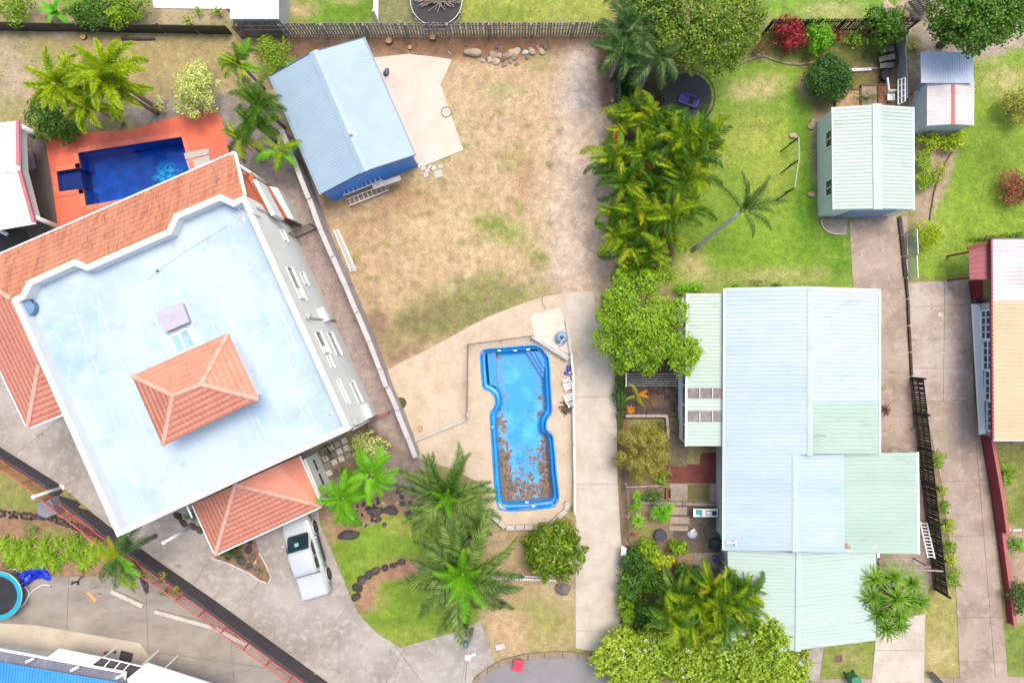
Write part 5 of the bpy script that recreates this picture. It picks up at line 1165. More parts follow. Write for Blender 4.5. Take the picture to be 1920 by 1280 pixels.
# ================================================================== ute
def make_ute():
    rear, front = W(601,1108), W(559,962); d = front-rear; L = d.length; rz = math.atan2(d.y, d.x)
    u = T('white_ute', 'white dual cab ute with covered tray nosing under the carport', 'ute', (rear+front)/2, rz=rz)
    WP = mat('car_paint_white', alb(224,230,230,.54), rough=.22, coat=.6); h = L/2
    def loft(name, secs, m, parent, cap=True, smooth=True):
        """secs: (x, half width, z low, z high, round)"""
        mb = MB(); K = 14
        for (x, hw_, zl, zh, rr) in secs:
            for k in range(K):
                a = 2*PI*k/K+PI/K; e = 2/rr
                y = hw_*math.copysign(abs(math.cos(a))**e, math.cos(a)); z = (zl+zh)/2+(zh-zl)/2*math.copysign(abs(math.sin(a))**e, math.sin(a))
                mb.v.append((x, y, z))
        for i in range(len(secs)-1):
            for k in range(K): a = i*K+k; b = i*K+(k+1) % K; mb.f.append((a, b, b+K, a+K))
        mb.f.append(tuple(range(K))[::-1]); mb.f.append(tuple(range((len(secs)-1)*K, len(secs)*K)))
        return mb.build(name, m, parent, local=True, smooth=smooth, fixn=True)
    bd = loft('body', [(-h,.80,.50,.98,5),(-h+.06,.90,.42,1.06,6),(-h+.9,.925,.40,1.08,7),(-.3,.93,.38,1.06,7),(1.0,.93,.38,1.04,7),(1.5,.92,.40,1.04,6),(h-.5,.89,.42,.98,5),(h-.15,.82,.42,.92,4.5),(h,.66,.48,.84,4)], WP, u)
    loft('cabin', [(-1.0,.72,1.0,1.30,5),(-.90,.76,1.0,1.66,6),(-.6,.77,1.0,1.71,6),(.1,.78,1.0,1.74,6),(.45,.77,1.0,1.70,6),(.55,.76,1.0,1.62,6),(1.35,.70,1.0,1.09,6)], WP, u)
    TN = mat('tonneau_vinyl', alb(224,230,232,.56), [(2, alb(210,218,222,.56), .5, .75)], .45)
    mb = MB(); mb.box((-h+.76,0,1.09), (1.42,1.66,.07)); mb.build('tonneau_cover', TN, u, local=True, bevel=.03)
    mb = MB(); mb.box((-1.06,0,1.12), (.06,1.5,.10)); mb.build('sports_bar', mat('chrome_bar', alb(120,124,126), rough=.3, metal=.6), u, local=True, bevel=.02)
    GAP = mat('shut_line', (.03,.03,.035), rough=.8)
    for s in (-1, 1):
        for x in (-.80,.02,.98): MB().beam((x, .934*s, .50), (x, .925*s, 1.02), .012, .012, (1,0,0)).build('door_gap', GAP, u, local=True)
        MB().beam((-h+.1, .78*s, 1.128), (-1.12, .78*s, 1.128), .012, .008).build('cover_rope_track', GAP, u, local=True)
    MB().beam((1.40, -.62, 1.075), (1.40, .62, 1.075), .14, .02).build('wiper_cowl', BLACKM, u, local=True)
    # hood creases
    for s in (-1, 1): MB().beam((1.5, .40*s, 1.06), (h-.35, .36*s, .985), .05, .03).build('bonnet_crease', WP, u, local=True, bevel=.01)
    mb = MB(); mb.add([(1.36,-.66,1.10),(1.36,.66,1.10),(.60,.64,1.645),(.60,-.64,1.645)], [(0,1,2,3)]); v = Vector((.02,0,.03)); mb.v = [tuple(Vector(p)+v) for p in mb.v]
    wsn = mb.build('windscreen', mat('car_glass', (.012,.03,.035), rough=.04, spec=.8), u, local=True)
    mb = MB(); mb.add([(1.02,-.05,1.375),(1.02,.20,1.375),(.84,.20,1.503),(.84,-.05,1.503)], [(0,1,2,3)]); mb.v = [tuple(Vector(p)+Vector((.03,0,.045))) for p in mb.v]
    mb.build('paper_sheet', mat('pale_paper', alb(176,222,226), [(8, alb(110,160,170), .52, .6)], .7), wsn, local=True)
    mb = MB(); mb.add([(-1.02,-.6,1.34),(-1.02,.6,1.34),(-.91,.62,1.62),(-.91,-.62,1.62)], [(3,2,1,0)]); mb.v = [tuple(Vector(p)+Vector((-.02,0,.02))) for p in mb.v]; mb.build('rear_window', MATS['car_glass'], u, local=True)
    for s in (-1, 1):
        for (x0, x1) in ((-.72,-.02),(.06,.74)):
            zt = lambda x: 1.62 if x < .5 else 1.50
            mb = MB(); mb.add([(x0,s*.785,1.16),(x1+(.22 if x1 > .5 else 0),s*.775,1.16),(x1,s*.745,zt(x1)),(x0,s*.745,zt(x0))], [(0,1,2,3) if s < 0 else (3,2,1,0)]); mb.v = [(p[0], p[1]+s*.02, p[2]) for p in mb.v]
            mb.build('side_window', MATS['car_glass'], u, local=True)
        mb = MB(); mb.box((1.02,s*1.02,1.12), (.12,.20,.16)); mb.build('door_mirror', WP, u, local=True, bevel=.03)
        for x in (-.45,.3): MB().box((x,s*.94,.95), (.18,.04,.04)).build('door_handle', WP, u, local=True, bevel=.01)
        MB().box((-h+.02,s*.80,.85), (.06,.16,.28)).build('tail_light', mat('tail_red', alb(190,20,20), rough=.3), u, local=True, bevel=.015)
        MB().box((h-.12,s*.62,.80), (.2,.30,.16)).build('headlight', mat('lamp_clear', alb(220,226,230), rough=.15), u, local=True, bevel=.03)
        MB().box((.25,s*.95,.40), (1.9,.10,.06)).build('side_step', BLACKM, u, local=True, bevel=.01)
    MB().box((-h-.06,0,.55), (.18,1.5,.16)).build('rear_bumper', GALV, u, local=True, bevel=.03); MB().box((h+.02,0,.58), (.16,1.5,.24)).build('front_bumper', WP, u, local=True, bevel=.05)
    TY = mat('tyre_rubber', (.015,.015,.016), rough=.9); RM = mat('alloy_rim', alb(190,194,198), rough=.3, metal=.7)
    for x in (1.52,-1.52):
        for s in (-1, 1):
            mb = MB(); prof = [(.22,-.11),(.34,-.12),(.37,-.07),(.37,.07),(.34,.12),(.22,.11)]; n_ = 24; B0 = 0
            for (r_, y_) in prof: mb.v += [(x+r_*math.cos(2*PI*k/n_), s*.86+y_, .37+r_*math.sin(2*PI*k/n_)) for k in range(n_)]
            for i in range(len(prof)):
                for k in range(n_): a = i*n_+k; b = i*n_+(k+1) % n_; j = ((i+1) % len(prof)); mb.f.append((a, b, j*n_+(k+1) % n_, j*n_+k))
            wl = mb.build('wheel', TY, u, local=True, fixn=True)
            MB().tube([(x, s*.80, .37), (x, s*.955, .37)], .225, 16).build('rim', RM, wl, local=True)
            for k in range(5):
                a = 2*PI*k/5; MB().beam((x, s*.965, .37), (x+.19*math.cos(a), s*.965, .37+.19*math.sin(a)), .05, .02, (0,1,0)).build('spoke', BLACKM, wl, local=True)
            mb = MB(); rr = [(x+.44*math.cos(a), s*.925, .40+.44*math.sin(a)) for a in np.linspace(-.15, PI+.15, 12)]; mb.tube(rr, .045, 6); mb.build('wheel_arch', WP, u, local=True, smooth=True)
    return u
make_ute()
# ================================================================== trampolines
def trampoline(name, label, c, r, h, padm, z0=0, springs=True, matm=None, pad_w=.28, legm=GALV):
    p = W(*c, z0+h); t = T(name, label, 'trampoline', (p.x, p.y, z0)); n = 48
    ring = [(p.x+r*math.cos(2*PI*k/n), p.y+r*math.sin(2*PI*k/n), z0+h) for k in range(n+1)]
    MB().tube(ring, .03, 8, False).build('frame_ring', legm, t, smooth=True)
    if padm:
        mb = MB(); mb.lathe([(r-pad_w, h+.02), (r-pad_w*.5, h+.05), (r+.02, h+.02)], (p.x, p.y, z0), n); mb.f = mb.f[:-2]; mb.build('safety_pad', padm, t, smooth=True)
    mb = MB(); rr = r-pad_w-.0 if not padm else r-pad_w+.03; mb.lathe([(rr, h-.012), (rr*.6, h-.03), (rr*.05, h-.04)], (p.x, p.y, z0), n); mb.build('mat', matm or mat('trampoline_mat', (.012,.012,.014), [(1, (.025,.024,.026), .45, .7)], .7), t)
    if springs:
        for k in range(60):
            a = 2*PI*k/60; MB().beam((p.x+(rr-.02)*math.cos(a), p.y+(rr-.02)*math.sin(a), z0+h-.01), (p.x+r*math.cos(a), p.y+r*math.sin(a), z0+h), .022, .022).build('spring', mat('dull_spring', alb(112,106,98), rough=.5, metal=.3), t)
    for k in range(4):
        a = PI/4+PI/2*k; q = Vector((p.x+r*math.cos(a), p.y+r*math.sin(a), z0)); tg = Vector((-math.sin(a), math.cos(a), 0))*.5
        MB().tube([q+tg+Vector((0,0,h)), q+tg*.9+Vector((0,0,.03)), q-tg*.9+Vector((0,0,.03)), q-tg+Vector((0,0,h))], .022, 6).build('leg', legm, t)
    return t
trampoline('trampoline', 'black trampoline with springs on the back lawn beneath the tree', (1290,181), 1.66, .55, None, pad_w=.2, legm=BLACKM)
trampoline('trampoline', 'round trampoline with turquoise edge pad on the concrete yard', (-4,1116), 1.45, .8, mat('turquoise_pad', alb(26,180,200), rough=.5), z0=TZ, springs=False)
t = trampoline('trampoline', 'old trampoline heaped with dead fronds behind the timber fence', (818,0), 1.6, .6, None, pad_w=.12, springs=True)
t = T('frond_heap', 'heap of dead grey palm fronds on the old trampoline', 'fronds', W(825, 2, .6)); rg = random.Random(2)
c0 = W(822,4,.75)
for k in range(60):
    a = rg.uniform(PI, 2*PI) if k < 40 else rg.uniform(0, 6.3); L = rg.uniform(.5, 1.5); z = rg.uniform(0, .3); MB().beam(c0+Vector((rg.uniform(-.3,.3), rg.uniform(-.1,.5), z)), c0+Vector((L*math.cos(a), L*math.sin(a)*.6+.2, z*.3)), .03, .02).build('frond_stalk', mat('dead_frond', alb(176,160,138), rand=.3, rough=.9), t)
# blue sun chairs on the trampoline
t = T('blue_sun_chair', 'blue plastic reclining chair lying on the black trampoline', 'chair', W(1285, 187, .6), rz=-.35)
BP = mat('chair_blue', alb(56,76,170), [(4, alb(40,58,140), .5, .75)], .45)
for k in range(6): MB().box((-.25+.1*k-.1, .02*k, .05+.0*k), (.075,.55,.025)).build('seat_slat', BP, t, local=True)
for k in range(6): MB().box((.52+.09*k*.5, -.12, .10+.07*k), (.05,.5,.03)).build('back_slat', BP, t, local=True)
for s in (-1, 1):
    MB().beam((-.35,.27*s,.04),(.42,.27*s,.06), .05, .05).build('side_rail', BP, t, local=True); MB().beam((.40,.27*s-.1,.06),(.80,.27*s-.12,.50), .05, .05).build('back_rail', BP, t, local=True); MB().beam((-.1,.30*s,.2),(.5,.30*s,.22), .06, .03).build('armrest', BP, t, local=True)
    MB().beam((-.05,.30*s,.0),(-.05,.30*s,.2), .04, .04, (1,0,0)).build('leg', BP, t, local=True)
# ================================================================== ladders and poles
def ladder(name, label, a, b, za, zb, w, n, m, group=None):
    A, B = W(*a, za), W(*b, zb); t = T(name, label, 'ladder', (A+B)/2); d = (B-A).normalized(); s = d.cross(Vector((0,0,1))).normalized()*w/2
    for k in (-1, 1): MB().beam(A+s*k, B+s*k, .05, .08).build('stile', m, t)
    for i in range(n): p = A.lerp(B, (i+.5)/n); MB().beam(p-s, p+s, .04, .04).build('rung', m, t)
    return t
ALU = mat('aluminium', alb(236,234,230,.72), [(5, alb(214,212,208,.7), .5, .8)], .45)
ladder('wide_ladder', 'wide aluminium ladder leaning against the blue shed wall', (641,362), (716,332), .9, 1.1, .36, 9, ALU)
ladder('wide_ladder', 'second aluminium ladder lower on the ground by the blue shed', (652,380), (727,350), .3, .35, .42, 9, ALU)
t = T('plank', 'pale plank resting on the ladders by the blue shed', 'plank', W(724, 342, 1.1)); MB().beam(W(699,351,1.2), W(751,333,1.2), .30, .04).build('board', mat('pale_plank', alb(206,200,192), [(3, alb(182,174,164), .5, .75)], .8), t); MB().beam(W(699,351,1.165), W(751,333,1.165), .05, .04).build('batten', TIMB, t)
ladder('white_ladder', 'white ladder leaning between mint carport and black fence', (1731,978), (1746,1046), .3, 1.4, .42, 11, WHITEP)
t = T('white_batten_bundle', 'bundle of long white battens on the ground by the boundary wall', 'battens', W(648, 470))
for k, (a, b) in enumerate([((626,431),(658,509)),((630,431),(663,509)),((633,430),(667,508)),((638,440),(661,492))]): MB().beam(W(*a, .06+.02*(k == 3)), W(*b, .06+.02*(k == 3)), .07, .05).build('batten', WHITEP if k != 1 else mat('batten_pale', alb(226,222,216), rough=.7), t)
def pole(name, label, base, h, r, m, z0=0, cat='pole'):
    p = W(*base); t = T(name, label, cat, (p.x, p.y, z0)); MB().tube([(p.x,p.y,z0),(p.x,p.y,z0+h)], [r, r*.85], 10).build('shaft', m, t, smooth=True)
    MB().lathe([(r*1.8, 0), (r*1.8, .03), (r, .06)], (p.x,p.y,z0), 12).build('base_collar', m, t); MB().lathe([(r*1.1, h), (r*1.1, h+.04), (r*.3, h+.07)], (p.x,p.y,z0), 12).build('cap', m, t); return t
pole('white_gate_post', 'white round post standing at the gap in the salmon fence', (115,914), 2.5, .11, WHITEW)
pole('white_column', 'slim white column beside the palm at the house corner', (362,985), 3.6, .10, WHITEW)
# street pole with fittings
p = W(885,1178); t = T('street_pole', 'pale power pole with insulators at the front lawn edge', 'pole', p)
MB().tube([p, p+Vector((-.02,-.05,3.8))], [.14,.11], 12).build('shaft', mat('pole_grey', alb(206,204,200), [(3, alb(180,178,172), .5, .75)], .6), t, smooth=True)
q = p+Vector((-.02,-.05,3.7)); MB().beam(q+Vector((-.1,.0,0)), q+Vector((.45,.15,0)), .08, .1).build('crossarm', GALV, t)
for k in range(4): c_ = q+Vector((.0+.13*k, .05+.05*k, .05)); MB().lathe([(.05,0),(.07,.05),(.04,.08),(.07,.12),(.02,.18)], c_, 10).build('insulator', WHITEP, t)
MB().lathe([(.16,.05),(.18,.12),(.12,.2)], q, 14).build('cap', WHITEP, t); MB().box(p+Vector((-.25,.1,2.4)), (.26,.3,.5)).build('meter_box', mat('box_bluegrey', alb(120,140,150), rough=.5), t, bevel=.02)
MB().tube([q+Vector((0,0,.1)), q+Vector((-.25,-2.4,.5)), q+Vector((-.6,-6,1.4))], .012, 5).build('service_wire', BLACKM, t)
# ================================================================== rocks, stumps, small ground things
def rock_mesh(seed, n=2):
    rg = random.Random(seed); bm = bmesh.new(); bmesh.ops.create_icosphere(bm, subdivisions=2, radius=1)
    pl = [(Vector((rg.uniform(-1,1), rg.uniform(-1,1), rg.uniform(-.4,1))).normalized(), rg.uniform(.62,.9)) for _ in range(9)]
    for v in bm.verts:
        for nn, d in pl:
            k = v.co.dot(nn)-d
            if k > 0: v.co -= nn*k
        v.co *= 1+rg.uniform(-.05,.05)
    me = bpy.data.meshes.new('rock'); bm.to_mesh(me); bm.free(); return me
ROCKS = [rock_mesh(i) for i in range(8)]
RK = {}
def rock(px, py, rx, ry, m, label, group, rz=None, z0=0, hz=None, cat='rock', name='rock'):
    k = R0.randrange(8); key = (k, m.name)
    if key not in RK: me = ROCKS[k].copy(); me.materials.append(m); RK[key] = me
    p = W(px, py, z0); h = hz or min(rx, ry)*.55
    o = bpy.data.objects.new(name, RK[key]); C.objects.link(o); o.location = (p.x, p.y, z0+h*.55); o.scale = (rx, ry, h); o.rotation_euler = (R0.uniform(-.1,.1), R0.uniform(-.1,.1), rz if rz is not None else R0.uniform(0, 3))
    return tag(o, label, cat, group)
ORD = 'first second third fourth fifth sixth seventh eighth ninth tenth eleventh twelfth thirteenth fourteenth fifteenth sixteenth seventeenth eighteenth nineteenth twentieth'.split()
RRX = [910,905,926,930,941,950,958,968,975,965,997,1016,1022,945,957,969,988,918,936,1008]
g_ = 'rocks in the row below the timber fence'
rock(888,100,.68,.34,ROCKL,'long flat pale boulder at the near end of the rock row',g_,.1,hz=.25)
for k, (x, y, s) in enumerate([(910,108,.26),(905,114,.22),(926,104,.33),(930,116,.3),(941,112,.25),(950,105,.3),(958,99,.3),(968,98,.36),(975,92,.26),(965,108,.28),(997,96,.32),(1016,97,.28),(1022,88,.22),(945,122,.22),(957,115,.2),(969,119,.2),(988,108,.18),(918,112,.25),(936,104,.2),(1008,90,.2)]):
    rock(x, y, s, s*R0.uniform(.65,.9), ROCKL if k % 4 else mat('mid_rock', alb(140,122,106), [(3, alb(108,92,80), .45, .7), (8, alb(176,160,142), .58, .8)], .9, (9, .6), rand=.3), '%s broken stone of the rock row, %s from the long flat boulder' % (['mid brown','pale','pale','pale'][k % 4], ORD[sorted(RRX).index(x)]), g_)
rock(985,99,.24,.2,mat('bluish_rock', alb(206,212,212), [(3, alb(170,176,178), .5, .75)], .8),'pale blue grey stone in the rock row below the timber fence',g_,.6)
rock(932,87,.2,.16,mat('mid_rock', alb(140,122,106)),'single brown stone lying behind the rock row',None); rock(996,68,.14,.1,ROCKD,'small dark stone at the foot of the timber fence',None)
rock(874,86,.12,.1,mat('mid_rock', alb(140,122,106)),'small brown stone just above the long flat boulder',None); rock(843,100,.2,.1,ROCKL,'low pale stone beside the cream shed apron',None)
rock(725,137,.22,.30,mat('grey_boulder', alb(132,122,116), [(4, alb(100,92,88), .45, .7)], .85, (9,.5)),'grey boulder standing on the cream shed apron',None,hz=.26)
def stump(px, py, r, h, label, z0=0, m=None):
    p = W(px, py, z0); t = T('tree_stump', label, 'stump', p); rg = random.Random(px)
    mb = MB(); n_ = 14; rs = [r*(1+rg.uniform(-.1,.1)) for _ in range(n_)]
    mb.v += [(p.x+rs[k]*1.15*math.cos(2*PI*k/n_), p.y+rs[k]*1.15*math.sin(2*PI*k/n_), z0-.02) for k in range(n_)]+[(p.x+rs[k]*math.cos(2*PI*k/n_), p.y+rs[k]*math.sin(2*PI*k/n_), z0+h) for k in range(n_)]
    mb.f = [(k, (k+1) % n_, n_+(k+1) % n_, n_+k) for k in range(n_)]; mb.build('bark', BARK, t)
    mb = MB(); mb.add([(p.x+rs[k]*.97*math.cos(2*PI*k/n_), p.y+rs[k]*.97*math.sin(2*PI*k/n_), z0+h+.006) for k in range(n_)], [tuple(range(n_))]); mb.build('cut_face', m or mat('cut_wood', alb(226,172,118), [(7, alb(200,140,90), .5, .7)], .85), t)
stump(730,79,.20,.25,'freshly cut orange tree stump above the blue shed'); stump(812,73,.2,.3,'cut pale tree stump at the foot of the timber fence'); stump(769,90,.14,.1,'small low tree stump above the cream apron'); stump(158,71,.17,.15,'small round tree stump in the upper left yard')
stump(788,803,.14,.12,'low sawn stump in the sandy pool surround'); stump(1147,190,.16,.2,'orange cut stump at the charcoal fence end'); stump(1145,205,.12,.15,'smaller orange stump next to the palm clump')
t = T('timber_baulk', 'dark timber baulk lying in the upper left yard', 'timber', W(260, 73)); MB().beam(W(228,72,.06), W(291,73,.06), .13, .12).build('baulk', ROCKD, t, bevel=.02); MB().beam(W(228,75.5,.02), W(285,76,.02), .06, .04).build('batten', ROCKD, t)
t = T('manhole', 'round concrete manhole cover at the edge of the cream apron', 'manhole', W(837, 211)); MB().lathe([(.34,0),(.34,.075),(.30,.08),(.28,.07)], W(837,211), 24).build('ring', KERBM, t); MB().lathe([(.27,.0),(.27,.072),(.05,.074)], W(837,211), 24).build('lid', MATS['cream_concrete'], t)
t = T('garden_pavers', 'loose square pavers lying on the ground below the cream apron', 'pavers', W(812, 322))
PV = mat('pale_paver', alb(224,216,202), [(3, alb(204,194,178), .5, .75)], .9, rand=.1)
for x, y, s in [(793,315,.3),(801,320,.28),(806,313,.26),(799,328,.3),(813,315,.3),(826,312,.3),(822,326,.52),(787,312,.24)]: MB().box(W(x, y, .03), (s, s*.9, .06), R0.uniform(.2,.6)).build('paver', PV, t, bevel=.01)
t = T('drain_cover', 'pale rectangular drain cover in the front verge', 'cover', W(938, 1212)); MB().box(W(938,1212,.03), (.66,.42,.05), .18).build('frame', KERBM, t); MB().box(W(938,1212,.05), (.60,.36,.03), .18).build('lid', KB, t)
t = T('drain_grate', 'square rusty grate in the small front lawn', 'grate', W(1573, 1234)); MB().box(W(1573,1234,.02), (.5,.5,.04)).build('frame', KERBM, t)
for k in range(5): MB().box(W(1573,1234,.05)+Vector((-.17+.085*k,0,0)), (.05,.4,.02)).build('bar', mat('rust', alb(120,96,80), rough=.9), t)
def bin_(px, py, label, m, rz, tilt=0):
    p = W(px, py); t = T('wheelie_bin', label, 'bin', p, rz=rz)
    mb = MB(); mb.add([(-.22,-.24,.05),(.22,-.24,.05),(.22,.24,.05),(-.22,.24,.05),(-.28,-.32,.95),(.28,-.32,.95),(.28,.34,.95),(-.28,.34,.95)], [(0,3,2,1),(4,5,6,7),(0,1,5,4),(1,2,6,5),(2,3,7,6),(3,0,4,7)]); mb.build('body', m, t, local=True, bevel=.03)
    MB().box((0,0,1.0), (.60,.70,.07)).build('lid', m, t, local=True, bevel=.03); MB().tube([(-.22,.38,.98),(.22,.38,.98)], .025, 8).build('handle', m, t, local=True)
    for s in (-1, 1): MB().tube([(s*.24,.26,.11),(s*.30,.26,.11)], .11, 12).build('wheel', BLACKM, t, local=True)
p = W(971,1247,.3); t = T('red_tub', 'pinkish red square tub with lid sitting on the road edge', 'tub', (p.x, p.y, .022), rz=-.2); RB = mat('red_bin', alb(230,60,90,.66), [(3, alb(212,48,78,.66), .5, .8)], .5)
mb = MB(); mb.box((0,0,.14), (.56,.62,.26)); mb.build('tub', RB, t, local=True, bevel=.08); mb = MB(); mb.box((0,0,.29), (.62,.68,.05)); mb.build('lid', RB, t, local=True, bevel=.024); MB().tube([(-.18,.36,.27),(.18,.36,.27)], .025, 8).build('handle', BLACKM, t, local=True); bin_(1592,1266,'green wheelie bin on the front lawn',mat('green_bin', alb(70,150,104), rough=.5),.2)
t = T('black_bin_post', 'black plank leaning across the verge near the footpath', 'plank', W(1755, 1272)); MB().beam(W(1745,1260,.35), W(1772,1288,.5), .28, .05).build('board', BLACKM, t); MB().box(W(1770,1286,.2), (.1,.1,.4)).build('leg', BLACKM, t)
# ---- things round the empty pool
p = W(1052,632); t = T('sand_filter', 'light blue ball shaped pool sand filter by the driveway', 'filter', p); FB = mat('filter_blue', alb(150,190,222), [(3, alb(132,174,210), .5, .75)], .5)
MB().lathe([(.22,0),(.24,.1),(.33,.25),(.38,.45),(.36,.62),(.26,.76),(.12,.82)], p, 28).build('tank', FB, t, smooth=True); MB().lathe([(.11,.80),(.11,.92),(.07,.95)], p, 14).build('valve', BLACKM, t); MB().tube([p+Vector((0,0,.88)), p+Vector((.2,.05,.9))], .02, 6).build('valve_handle', WHITEP, t)
MB().tube([p+Vector((.1,-.1,.88)), p+Vector((-.1,-.45,.6)), p+Vector((-.5,-.6,.1))], .03, 8).build('pipe', WHITEP, t); MB().box(p+Vector((-.45,-.55,.12)), (.5,.2,.22), -.5).build('pump', WHITEP, t, bevel=.03)
p = W(1065,694); t = T('blue_float', 'bright blue plastic pool float by the white rail', 'float', p); PBL = mat('float_blue', alb(16,60,216), rough=.4)
MB().box(p+Vector((.02,.15,.12)), (.24,.36,.2)).build('body', PBL, t, bevel=.06); MB().box(p+Vector((-.06,-.16,.1)), (.36,.22,.16)).build('foot', PBL, t, bevel=.06); MB().lathe([(.06,.2),(.06,.24),(.02,.25)], p+Vector((.08,-.14,0)), 10).build('cap', WHITEP, t)
def sunlounge(px, py, label, rz, seed):
    p = W(px, py); t = T('plastic_chair', label, 'chair', p, 'white plastic chairs by the rail', rz)
    for s in (-1, 1):
        MB().beam((-.3,.24*s,.38),(.25,.24*s,.42), .05, .05).build('armrest', WHITEP, t, local=True); MB().beam((.2,.2*s,.2),(.48,.22*s,.75), .06, .04).build('back_rail', WHITEP, t, local=True)
        MB().beam((-.25,.24*s,0),(-.25,.24*s,.38), .05, .05, (1,0,0)).build('leg', WHITEP, t, local=True); MB().beam((.25,.24*s,0),(.22,.24*s,.4), .05, .05, (1,0,0)).build('leg', WHITEP, t, local=True)
    for k in range(3): MB().box((-.2+.15*k,0,.22), (.09,.42,.03)).build('seat_slat', WHITEP, t, local=True)
    for k in range(3): MB().box((.27+.08*k,0,.34+.15*k), (.03,.42,.07)).build('back_slat', WHITEP, t, local=True)
sunlounge(1064,722,'white plastic chair nearest the blue float',1.9,1); sunlounge(1066,746,'white plastic chair above the brown leaf heap',-1.2,2)
t = T('leaf_heap', 'small heap of dead brown leaves beside the white rail', 'leaf heap', W(1061, 764)); mb = MB(); rg = random.Random(9)
for k in range(160):
    c_ = W(1061,764)+Vector((rg.gauss(0,.17), rg.gauss(0,.22), rg.uniform(.01,.14))); a = rg.uniform(0,6.3); u_ = Vector((math.cos(a), math.sin(a), rg.uniform(-.4,.4)))*.09; v_ = Vector((-math.sin(a), math.cos(a), rg.uniform(-.4,.4)))*.05; mb.add([c_-u_, c_+v_, c_+u_, c_-v_], [(0,1,2,3)])
mb.build('leaves', MATS['litter_brown'], t)
t = T('tree_root_hole', 'grassy hole in the sandy pool surround next to the boundary wall', 'hole', W(752, 755)); MB().lathe([(.38,.0),(.34,.035),(.2,.03)], W(752,755), 18).build('soil', mat('dark_soil', alb(112,88,66), [(6, alb(84,98,40), .5, .6)], .95, (12,.5)), t); 
mb = MB(); rg = random.Random(3)
for k in range(90): c_ = W(749,755)+Vector((rg.gauss(0,.14), rg.gauss(0,.18), .03)); a = rg.uniform(0,6.3); mb.add([c_, c_+Vector((.02,.02,0)), c_+Vector((math.cos(a)*.1, math.sin(a)*.1, .12))], [(0,1,2)])
mb.build('weeds', leafmat('weed_leaf', [alb(92,130,44), alb(150,180,70)]), t)
t = T('garden_hose', 'thin dark hose end curling beside the pump slab', 'hose', W(1018, 572)); MB().tube([W(x, y, .05) for x, y in [(1018,555),(1016,562),(1017,570),(1022,577)]], .012, 6).build('hose', BLACKM, t); MB().lathe([(.03,.02),(.03,.06),(.01,.08)], W(1022,578), 8).build('nozzle', BLACKM, t)
# ---- swing frame on the back lawn
t = T('swing_frame', 'thin steel swing frame standing on the back lawn', 'swing frame', W(1490, 308)); SWM = mat('dark_steel', alb(60,58,56), rough=.5)
fpts = [(1498,258),(1498,300),(1490,352)]; P0 = [W(x, y, 1.3) for x, y in fpts]
for i in range(2): MB().tube([P0[i], P0[i+1]], .035, 8).build('top_bar', mat('pale_tube', alb(206,206,200), rough=.5), t)
for p in P0: MB().beam(Vector((p.x, p.y, 1.3)), Vector((p.x-.05, p.y, 0)), .05, .05, (1,0,0)).build('post', SWM, t); MB().beam(Vector((p.x, p.y, 1.28)), Vector((p.x-.62, p.y-.5, .03)), .06, .05, (1,0,0)).build('brace', SWM, t)
# ---- lower-left yard
z = TZ+.03
t = T('blue_tarp', 'crumpled bright blue tarpaulin beside the turquoise trampoline', 'tarp', W(62, 1082, z)); mb = MB(); rg = random.Random(6); nx_, ny_ = 16, 10; tp = lambda u, v: W(34+56*u+6*math.sin(5*v), 1094-26*v-8*u+5*math.sin(7*u), z)
for j in range(ny_):
    for i in range(nx_):
        u, v = i/(nx_-1), j/(ny_-1); p = tp(u, v); e = min(u, 1-u, v, 1-v)*4; mb.v.append((p.x+rg.uniform(-.05,.05), p.y+rg.uniform(-.05,.05), z+.02+min(1, e)*(.22*abs(math.sin(9*u+4*v))+.14*abs(math.sin(13*v-5*u))+rg.uniform(0,.08))))
mb.f = [(j*nx_+i, j*nx_+i+1, (j+1)*nx_+i+1, (j+1)*nx_+i) for j in range(ny_-1) for i in range(nx_-1)]; mb.build('sheet', mat('tarp_blue', alb(14,60,222), [(4, alb(8,40,180), .45, .7)], .45), t, smooth=False)
t = T('grey_covered_barbecue', 'grey fabric covered box standing by the salmon fence', 'covered box', W(88, 953, z)); mb = MB(); q = [W(x, y, z+.6) for x, y in [(71,941),(96,936),(107,962),(88,970),(70,964)]]; c_ = sum(q, Vector())/5
mb.v = [tuple(c_+(p-c_)*1.15-Vector((0,0,.6))) for p in q]+[tuple(p+Vector((0,0,.1*(i % 2)))) for i, p in enumerate(q)]+[tuple(c_+Vector((0,0,.06)))]
mb.f = [(i, (i+1) % 5, 5+(i+1) % 5, 5+i) for i in range(5)]+[(5+i, 5+(i+1) % 5, 10) for i in range(5)]; mb.build('cover', mat('grey_fabric', alb(146,146,152), [(3, alb(118,118,126), .45, .7)], .8, (8,.5)), t); MB().box(c_-Vector((0,0,.3)), (.6,.6,.5)).build('box', BLACKM, t)
t = T('scooter', 'small dark toy scooter lying on the concrete yard', 'scooter', W(142, 1090, z)); MB().beam(W(134,1092,z+.05), W(148,1090,z+.06), .12, .04).build('deck', BLACKM, t); MB().tube([W(146,1089,z+.08), W(152,1080,z+.25)], .03, 6).build('stem', BLACKM, t); MB().tube([W(148,1078,z+.26), W(156,1083,z+.26)], .02, 6).build('handlebar', BLACKM, t)
for x in (135,147): MB().lathe([(.07,0),(.07,.04),(.02,.05)], W(x, 1094, z), 10).build('wheel', BLACKM, t)
t = T('plywood_offcut', 'orange plywood offcut lying on the concrete yard', 'plywood', W(170, 1120, z)); MB().prism([tuple(W(*p, z)[:2]) for p in [(159,1111),(168,1108),(183,1124),(174,1132)]], z, z+.03).build('sheet', mat('plywood', alb(226,176,136), [(4, alb(206,152,112), .5, .75)], .85), t); MB().beam(W(160,1112,z+.045), W(175,1130,z+.045), .03, .02).build('batten', BARK, t)
